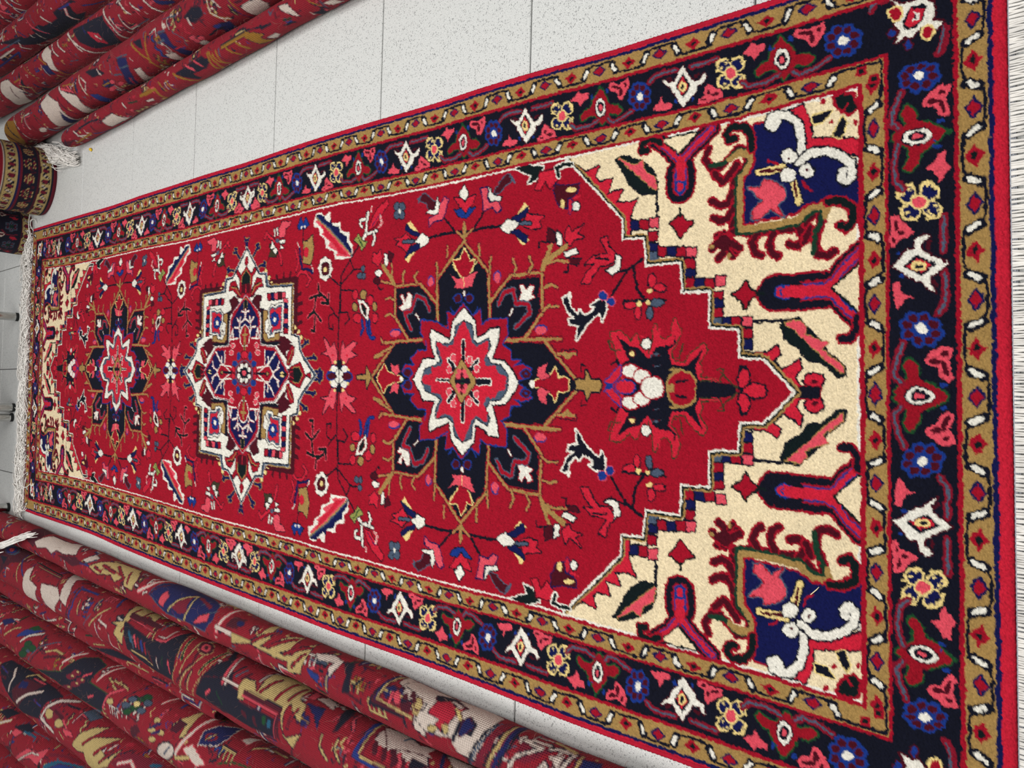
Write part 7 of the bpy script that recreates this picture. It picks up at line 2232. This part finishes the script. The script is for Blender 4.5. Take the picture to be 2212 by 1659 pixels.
# far end: tangled white fringe
paths=[];rad=[]
for i in range(680):
    u=random.uniform(-520,508); n=11; t=np.linspace(0,1,n); L_=random.uniform(80,190); ang=random.gauss(0,.6); curl=random.gauss(0,2.1)
    a=ang+curl*t**1.5; du=np.cumsum(np.sin(a))*L_/n; dvv=np.cumsum(np.cos(a))*L_/n
    x,y=rug_world(u+du,3332+dvv*.9); z=.004+.02*np.sin(t*math.pi)*random.random()+random.uniform(0,.01)
    paths.append(np.stack([x,y,np.maximum(z*(1-.6*t),.0016)],-1)); rad.append(random.uniform(.0011,.0019))
V_,F_=tubes(paths,rad,4); tag(mesh_np('fringe',V_,F_,COTTON,rug),kind='stuff')
# ================================================= rolled carpets lying either side
PAL2={'O':(168,122,46),'L':(44,104,134),'R':(158,30,50),'r':(196,44,68),'N':(34,34,54),'B':(38,42,100),'b':(46,66,140),'W':(226,210,198),'K':(206,182,124),'M':(92,28,48),'m':(134,34,58)}
KEYS.append('O'); IDX['O']=len(KEYS)-1
LUT2=lin(np.array([PAL2.get(k,PAL.get(k,(200,200,196))) for k in KEYS]))**1.1*.72
def roll_canvas(key,y0,y1,circ):
    cv=Canvas(y0,-circ/2,y1-y0,circ,1.0,'R'); r_=random.Random(key)
    for i in range(int((y1-y0)*circ/1100)):          # small scattered knots of pattern over the whole roll
        x=r_.uniform(y0,y1); y=r_.uniform(-circ/2,circ/2); a=r_.choice((0,1.57,.5,-.6)); l=r_.uniform(4,16); c=r_.choice('MMMNNNmmmrrPSKWbB')
        cv.stroke(c,r_.uniform(1.5,4.5),np.array([[x,y],[x+l*math.cos(a),y+l*math.sin(a)],[x+l*1.3*math.cos(a+.7),y+l*1.3*math.sin(a+.7)]]),False)
    for i in range(int((y1-y0)*circ/7500)):          # combs, brackets, rosettes, leaves and hooks of the pattern
        x=r_.uniform(y0,y1); y=r_.uniform(-circ/2,circ/2); s=r_.uniform(12,30); a=r_.choice((0,1.5708,3.1416,4.7124))+r_.uniform(-.12,.12); ca,sa=math.cos(a),math.sin(a)
        Tm=lambda pts:np.array([[x+s*(px*ca-py*sa),y+s*(px*sa+py*ca)] for px,py in pts]); kd=r_.randrange(6); c=r_.choice('KWKWOPb')
        if kd==0:
            for w_,k_ in ((.3,'N'),(.17,c)):
                cv.stroke(k_,s*w_,Tm([(-1,0),(1,0)]),False)
                for j in range(4): cv.stroke(k_,s*w_,Tm([(-.9+j*.6,0),(-.6+j*.6,.8)]),False)
        elif kd==1:
            for k_,o_,w_ in (('N',0,.34),('W',.02,.16),(r_.choice('bPm'),.26,.14),('N',.42,.1)): cv.stroke(k_,s*w_,Tm([(-.9+o_,1),(-.9+o_,-.7+o_),(1,-.7+o_)]),False)
        elif kd==2:
            for j in range(6): cv.poly('N',Tm([(.55*math.cos(j*1.047)+.34*math.cos(q*.785),.55*math.sin(j*1.047)+.34*math.sin(q*.785)) for q in range(8)]))
            for j in range(6): cv.poly(c if j%2 else 'm',Tm([(.5*math.cos(j*1.047)+.2*math.cos(q*.785),.5*math.sin(j*1.047)+.2*math.sin(q*.785)) for q in range(8)]))
            cv.poly('W',Tm([(.2,0),(0,.2),(-.2,0),(0,-.2)]))
        elif kd==3:
            L_=[(-1.2,0),(-.7,.3),(-.5,.2),(-.1,.5),(.1,.3),(.6,.45),(1.2,0),(.6,-.35),(.2,-.2),(-.1,-.45),(-.5,-.2)]
            cv.stroke('M',s*.2,Tm(L_),True); cv.poly(r_.choice('NBBmD'),Tm(L_)); cv.stroke(c,s*.12,Tm([(-1,0),(1,0)]),False)
        elif kd==4:
            Z=[(-1.2,0),(-.8,.5),(-.4,0),(0,.5),(.4,0),(.8,.5),(1.2,0)]
            cv.stroke('N',s*.32,Tm(Z),False); cv.stroke(c,s*.17,Tm(Z),False); cv.stroke('M',s*.14,Tm([(-1.2,-.35),(1.2,-.35)]),False)
        else:
            Z=[(-1,-.3),(-.2,-.4),(.5,-.2),(.7,.3),(.3,.6),(-.1,.4),(.1,.15)]
            cv.stroke('N',s*.34,Tm(Z),False); cv.stroke(r_.choice('mrPW'),s*.16,Tm(Z),False)
    for i in range(int((y1-y0)*circ/42000)):         # larger motifs on the side away from the aisle
        x=r_.uniform(y0,y1); y=r_.choice((-1,1))*r_.uniform(circ*.3,circ*.5); s=r_.uniform(14,34)
        P=np.array([[x+s*math.cos(j*.785)*(1 if j%2 else .45),y+s*math.sin(j*.785)*(1 if j%2 else .45)] for j in range(8)])
        cv.stroke('N',4,P,True); cv.poly(r_.choice('WKBNP'),P)
    if key in ROLLOPS: cv.ops(ROLLOPS[key])
    return cv
def carpet_roll(key,P,D,r,y0,y1,label,group,cap='N',rfun=None):
    P=np.array(P,float); D=np.array(D,float); D/=np.linalg.norm(D); side=np.cross(D,[0,0,1]); side/=np.linalg.norm(side); up=np.cross(side,D)
    circ=2*math.pi*r*1000+2; cv=roll_canvas(key,y0*1000,y1*1000,circ)
    ts=[y0]
    while ts[-1]<y1: ts.append(ts[-1]+min(.006,.0025+.0014*max(0,ts[-1]-.6)))
    ts=np.array(ts); c0=.6 if P[0]<0 else -.6
    nv=int(3.4*r/.0026); th=np.concatenate([np.linspace(c0-1.7,c0+1.7,nv,endpoint=False),np.linspace(c0+1.7,c0-1.7+2*math.pi,20,endpoint=False)]); nth=len(th); thw=(th+math.pi)%(2*math.pi)-math.pi
    TT,TH=np.meshgrid(ts,th,indexing='ij')
    ends=np.minimum(TT-y0,y1-TT); rr=r*(1-.18*np.exp(-np.clip(ends,0,9)/.012))
    wob=.0013*np.sin(TT*9+len(label))+.0009*np.sin(TT*23+3*TH)+rng.normal(size=TT.shape)*.00018
    rr=rr+wob-.0006
    if rfun: rr=rr*rfun(TT)
    C=P[None,None,:]+D[None,None,:]*((TT-P[1])/D[1])[...,None]
    V_=C+rr[...,None]*(np.sin(TH)[...,None]*side+np.cos(TH)[...,None]*up)
    V_[...,2]=np.maximum(V_[...,2],.0006)
    kt,ka=4.4,3.4
    acc=np.zeros(TT.shape+(3,))
    for a in (0,.5):
        t_=TT*1000; ar=((TH+math.pi)%(2*math.pi)-math.pi)*r*1000; t_=(np.floor(t_/kt+a)+.5-a)*kt; ar=(np.floor(ar/ka+a)+.5-a)*ka
        acc+=LUT2[cv.a[np.clip(ar-cv.y0,0,cv.a.shape[0]-1).astype(int),np.clip(t_-cv.x0,0,cv.a.shape[1]-1).astype(int)]]
    acc=acc/2*(1+rng.normal(size=TT.shape)*.05)[...,None]
    nr,nc=TT.shape; F=grid_faces(nr,nc,True); UV=np.stack([TT,TH*r],-1).reshape(-1,2)
    V_=V_.reshape(-1,3); cc=acc.reshape(-1,3)
    # rolled ends: rings stepping in towards the middle like the turns of the roll
    addV=[];addF=[];base=len(V_)
    for e,(row,sg) in enumerate(((0,-1),(nr-1,1))):
        prev=np.arange(row*nc,(row+1)*nc); cen=C[row,0]
        for q in range(1,9):
            f=1-q/8.5; ring=cen+(V_[row*nc:(row+1)*nc]-cen)*f+D*sg*(.003 if q%2 else -.006)
            new=base+np.arange(nc); addV.append(ring); base+=nc; k=np.arange(nc); k2=(k+1)%nc
            addF.append(np.stack([prev[k],prev[k2],new[k2],new[k]],-1)); prev=new
    AV=np.concatenate(addV); V_=np.concatenate([V_,AV]); F=np.concatenate([F]+addF)
    cc=np.concatenate([cc,np.repeat(LUT2[[IDX['M']]],len(AV),0)]); UV=np.concatenate([UV,np.zeros((len(AV),2))])
    o=mesh_np('carpet_roll',V_,F,WEAVE,col=np.clip(cc,0,1),uv=UV); tag(o,label,'carpet roll',group)
    # loose hairs of wool standing off the back of the weave
    paths=[]
    for i in range(int(130*(y1-y0))):
        t=random.uniform(y0,y1); a=random.gauss(.2 if P[0]<0 else -.2,.9); n=np.sin(a)*side+np.cos(a)*up; c=P+D*((t-P[1])/D[1]); tg=D*random.uniform(-1,1)+np.cross(D,n)*random.uniform(-1,1); l=random.uniform(.006,.02)
        paths.append([c+n*(r-.001),c+n*(r+l*.35)+tg*l*.3,c+n*(r+l*.5)+tg*l*.8,c+n*(r+l*.45)+tg*l*1.3])
    Vh,Fh=tubes(paths,[random.uniform(.00012,.00024) for _ in paths],3); tag(mesh_np('loose_fibres',Vh,Fh,HAIR,o),kind='stuff')
    return o
GL='rolled carpets lying left of the rug'; GR='rolled carpets lying right of the rug'
def AX(x,s,r): return (x,1,r),(s,1,0),r
rollA=carpet_roll('A',*AX(-.542,.019,.043),.40,3.80,'thin carpet roll closest to the laid rug, with a cream patch near its front end',GL)
rollB=carpet_roll('B',*AX(-.6536,.0217,.063),.55,3.70,'thick red carpet roll with navy diamond panel, second out from the laid rug',GL)
carpet_roll('C',(-.7166,1.72,.07),(.00935,1,-.01364),.030,1.72,3.8,'slim dark carpet roll sunk in the gap between two thicker rolls',GL,rfun=lambda t:(.0063+.01235*(t-1))/.030)
carpet_roll('D',*AX(-.80,-.003,.07),.95,3.75,'fat red carpet roll with green flower and navy blue feather motif',GL)
carpet_roll('E',*AX(-.9485,-.0104,.07),1.25,3.75,'carpet roll with cream bracket and tan comb teeth, beside the roll with green flower',GL)
carpet_roll('F',*AX(-1.095,-.015,.07),1.6,3.75,'red carpet roll with teal patch in the bottom left corner of the photo',GL)
carpet_roll('Z',*AX(-1.243,-.018,.07),1.8,3.75,'outermost carpet roll left of the rug, barely showing past the roll with teal patch',GL)
rollG=carpet_roll('G',*AX(.8615,-.0033,.032),1.05,2.93,'slim carpet roll with ochre comb motifs lying along the bare tiles',GR)
rollH=carpet_roll('H',*AX(.945,.006,.058),1.05,3.36,'red carpet roll with blue stepped motif and white patches beside the slim ochre roll',GR)
carpet_roll('I',*AX(1.0493,.0389,.0551),1.3,3.85,'red carpet roll with curved white lines around a black leaf',GR)
carpet_roll('J',*AX(1.1962,.0502,.0611),1.7,3.9,'navy and red carpet roll with white brackets, near the top left photo corner',GR)
carpet_roll('K',*AX(1.34,.055,.062),2.2,3.9,'carpet roll with white stripes at the very top left of the photo',GR)
# fringes hanging out of two roll ends
def tuft(parent,pts,n,spread,r=.0013):
    pts=np.array(pts,float); paths=[];rad=[]
    for i in range(n):
        t0=random.uniform(0,.55); t1=min(1,t0+random.uniform(.3,.6)); t=np.linspace(t0,t1,11); k=np.linspace(0,1,len(pts))
        Pq=np.stack([np.interp(t,k,pts[:,j]) for j in range(3)],-1); ph=random.uniform(0,6); am=random.uniform(.2,1)*spread
        Pq[:,0]+=random.gauss(0,.6)*spread+am*np.sin(t*14+ph)*.5; Pq[:,1]+=am*np.cos(t*17+ph)*.5; Pq[:,2]+=abs(random.gauss(0,.5))*spread*.6+.003*np.sin(t*20+ph)
        Pq[:,2]=np.maximum(Pq[:,2],.002); paths.append(Pq); rad.append(random.uniform(.7,1.2)*r)
    V_,F_=tubes(paths,rad,5); o=tag(mesh_np('fringe',V_,F_,COTTON,parent),kind='stuff'); return o
tuft(rollH,[(.93,3.40,.02),(.885,3.27,.02),(.85,3.14,.016),(.815,3.02,.012),(.79,2.90,.008)],230,.022,.0016)
tuft(rollB,[(-.585,3.42,.10),(-.56,3.30,.115),(-.525,3.15,.115),(-.485,3.02,.105),(-.455,2.90,.09)],70,.010,.0018)
# ================================================= upright rolls at the back
def ring_canvas(r,h,kind):
    circ=2*math.pi*r*1000; cv=Canvas(0,0,circ,h*1000,1.0,'R'); R_=lambda c,a,b:cv.rect(c,0,a,circ,b)
    def ell(c,x,y,a,b,n=10): cv.poly(c,np.array([[x+a*math.cos(6.283*i/n),y+b*math.sin(6.283*i/n)] for i in range(n)]))
    def gd(a,b):
        R_('K',a,b); m_=(a+b)/2; w=(b-a)
        for i in range(int(circ/38)):
            x=i*38+10; ell('N',x,m_,9,w*.36,8); ell('m',x,m_,6.5,w*.28,8)
            cv.stroke('N',9,np.array([[x+15,a+w*.3],[x+22,b-w*.3]]),False); cv.stroke('W',4,np.array([[x+15,a+w*.32],[x+22,b-w*.32]]),False)
            cv.stroke('N',2.5,np.array([[x-8,(a+3) if i%2 else b-3],[x+12,(a+3) if i%2 else b-3]]),False)
    if kind==0:
        R_('m',0,14); R_('N',14,21); gd(21,55); R_('M',55,61); R_('N',61,112); R_('m',112,119); R_('B',119,125); gd(125,162); R_('N',162,166); R_('W',166,171)
        n=int(circ/52)
        for i in range(n):
            x=(i+.5)*circ/n
            cv.stroke('M',4,np.array([[x-26,70],[x-12,100],[x+12,100],[x+26,70]]),False)
            q=15 if i%2 else 11
            for j in range(6): ell('K',x+q*math.cos(j*1.047),87+q*math.sin(j*1.047),6.5,6.5,8); ell('m',x+q*.95*math.cos(j*1.047),87+q*.95*math.sin(j*1.047),4.8,4.8,8)
            ell('K',x,87,5,5); ell('N',x,87,2.5,2.5)
    else:
        R_('m',0,5); gd(5,34); R_('M',34,38); R_('N',38,150); n=int(circ/75)
        for i in range(n):
            x=(i+.5)*circ/n
            for j in range(6): ell('S',x+14*math.cos(j*1.047),70+15*math.sin(j*1.047),7,7,8); ell('M',x+13*math.cos(j*1.047),70+14*math.sin(j*1.047),4,4,8)
            ell('G',x,70,6,6); cv.poly('r',np.array([[x+30,45],[x+40,60],[x+36,75],[x+26,62]])); cv.poly('W',np.array([[x+32,100],[x+42,86],[x+52,100],[x+42,114]])); cv.poly('M',np.array([[x+36,100],[x+42,91],[x+48,100],[x+42,109]])); cv.stroke('m',4,np.array([[x-30,50],[x-32,85],[x-18,100]]),False)
        R_('M',110,116)
    for i in range(60):
        x=random.uniform(0,circ); y=random.uniform(185,h*1000-10); s=random.uniform(6,20); ell(random.choice('NWKBPS'),x,y,s,s*.7,6)
    return cv
def upright(cx,cy,r,h,kind,label):
    cv=ring_canvas(r,h,kind); nth=150; zs=np.concatenate([np.arange(0,.19,.0035),np.linspace(.2,h,60)]); th=np.linspace(-math.pi,math.pi,nth,endpoint=False)
    ZZ,TH=np.meshgrid(zs,th,indexing='ij'); rr=r*(1-.05*np.exp(-ZZ/.006))+.0016*np.sin(3*TH+1)+.0006*np.sin(ZZ*60)
    V_=np.stack([cx+rr*np.sin(TH),cy-rr*np.cos(TH),ZZ+.0005],-1).reshape(-1,3)
    acc=LUT2[cv.a[np.clip(ZZ*1000,0,cv.a.shape[0]-1).astype(int),np.clip((TH+math.pi)*r*1000,0,cv.a.shape[1]-1).astype(int)]]*(1+rng.normal(size=ZZ.shape)*.05)[...,None]
    F=grid_faces(len(zs),nth,True); top=len(V_)-nth; rings=[V_];fs=[F];base=len(V_);prev=np.arange(top,top+nth)
    for q in range(1,10):
        f=1-q/9.6; ring=np.array([cx,cy,0])+(V_[top:top+nth]-[cx,cy,0])*[f,f,1]+[0,0,-.006 if q%2 else 0]; rings.append(ring); new=base+np.arange(nth); base+=nth; k=np.arange(nth); fs.append(np.stack([prev,np.roll(prev,-1),np.roll(new,-1),new],-1)); prev=new
    V2=np.concatenate(rings); cc=np.concatenate([acc.reshape(-1,3),np.repeat(LUT2[[IDX['M']]],len(V2)-len(V_),0)])
    UV=np.concatenate([np.stack([ZZ,TH*r],-1).reshape(-1,2),np.zeros((len(V2)-len(V_),2))])
    o=mesh_np('carpet_roll',V2,np.concatenate(fs)[:,::-1],WEAVE,col=np.clip(cc,0,1),uv=UV); tag(o,label,'carpet roll','rolled carpets standing on end'); return o
upright(.769,3.25,.12,.95,0,'stout carpet roll standing on end with khaki and black border rings')
upright(.613,3.461,.085,.9,1,'narrower dark carpet roll standing on end behind the rug fringe corner')
# ================================================= chrome-legged tables at the back
def side_table(xa,xb,y,label):
    e=bpy.data.objects.new('side_table',None); COL.objects.link(e); e.location=((xa+xb)/2,y+.19,0); tag(e,label,'table','chrome-legged tables at the back')
    w=(xb-xa)/2; hgt=.42
    for sx in (-1,1):
        for sy in (-1,1):
            z=np.array([.006,.03,.2,hgt]); P=np.stack([np.full(4,sx*w),np.full(4,sy*.19),z],-1); V_,F_=tubes([np.vstack([P,P[-1:]+[0,0,.001]])],[.0155],20)
            lg=mesh_np('leg',V_,F_,CHROME,e)
            z=np.array([0,.0015,.010,.0105]); rr=[.0145,.0162,.0162,.0156]; a=np.arange(20)*math.pi/10
            V_=np.concatenate([np.stack([sx*w+q*np.cos(a),sy*.19+q*np.sin(a),np.full(20,zz)],-1) for q,zz in zip(rr,z)]); mesh_np('rubber_cap',V_,grid_faces(4,20,True),RUBBER,lg)
    for sx in (-1,1):
        P=np.array([(sx*w,-.17,hgt-.03),(sx*w,0,hgt-.03),(sx*w,.17,hgt-.03)]); V_,F_=tubes([P],[.009],12); mesh_np('rail',V_,F_,CHROME,e)
    for sy in (-1,1):
        P=np.array([(-w+.014,sy*.19,hgt-.03),(0,sy*.19,hgt-.03),(w-.014,sy*.19,hgt-.03)]); V_,F_=tubes([P],[.009],12); mesh_np('rail',V_,F_,CHROME,e)
    bm=bmesh.new(); bmesh.ops.create_cube(bm,size=1); bmesh.ops.scale(bm,vec=(2*w+.03,.415,.022),verts=bm.verts); bmesh.ops.translate(bm,vec=(0,0,hgt+.011),verts=bm.verts); bmesh.ops.bevel(bm,geom=bm.edges[:],offset=.004,segments=2,affect='EDGES')
    me=bpy.data.meshes.new('tabletop'); bm.to_mesh(me); bm.free(); me.materials.append(BOARD); o=bpy.data.objects.new('tabletop',me); COL.objects.link(o); o.parent=e
side_table(-.058,.291,3.505,'table on chrome tube legs behind the rug, the one next to the standing rolls')
side_table(-.441,-.0965,3.52,'table on chrome tube legs behind the rug, the one nearer the thin carpet roll')
# ================================================= scraps
def scrap(name,pts,mat,label,cat):
    V_,F_=pts; o=mesh_np(name,V_,F_,mat,smooth=False); tag(o,label,cat)
bm=bmesh.new(); bmesh.ops.create_icosphere(bm,subdivisions=2,radius=1)
for v in bm.verts: v.co=Vector((v.co.x*.006+v.co.y*.003,v.co.y*.010,max(v.co.z*.0035,-.003)+.0012*math.sin(v.co.x*9)))
me=bpy.data.meshes.new('paper_scrap'); bm.to_mesh(me); bm.free(); me.materials.append(YELLOW); o=bpy.data.objects.new('paper_scrap',me); COL.objects.link(o); o.location=(.806,2.818,.0034); tag(o,'tiny crumpled yellow scrap on the tiles near the roll fringe','scrap')
V_,F_=tubes([np.array([(-.2235,.3965,.0108),(-.2205,.3935,.0118),(-.216,.389,.0116),(-.2125,.3865,.0106)])],[.0007],6); o=mesh_np('straw',V_,F_,STRAW); tag(o,'short pale straw lying on the blue corner of the rug','straw')
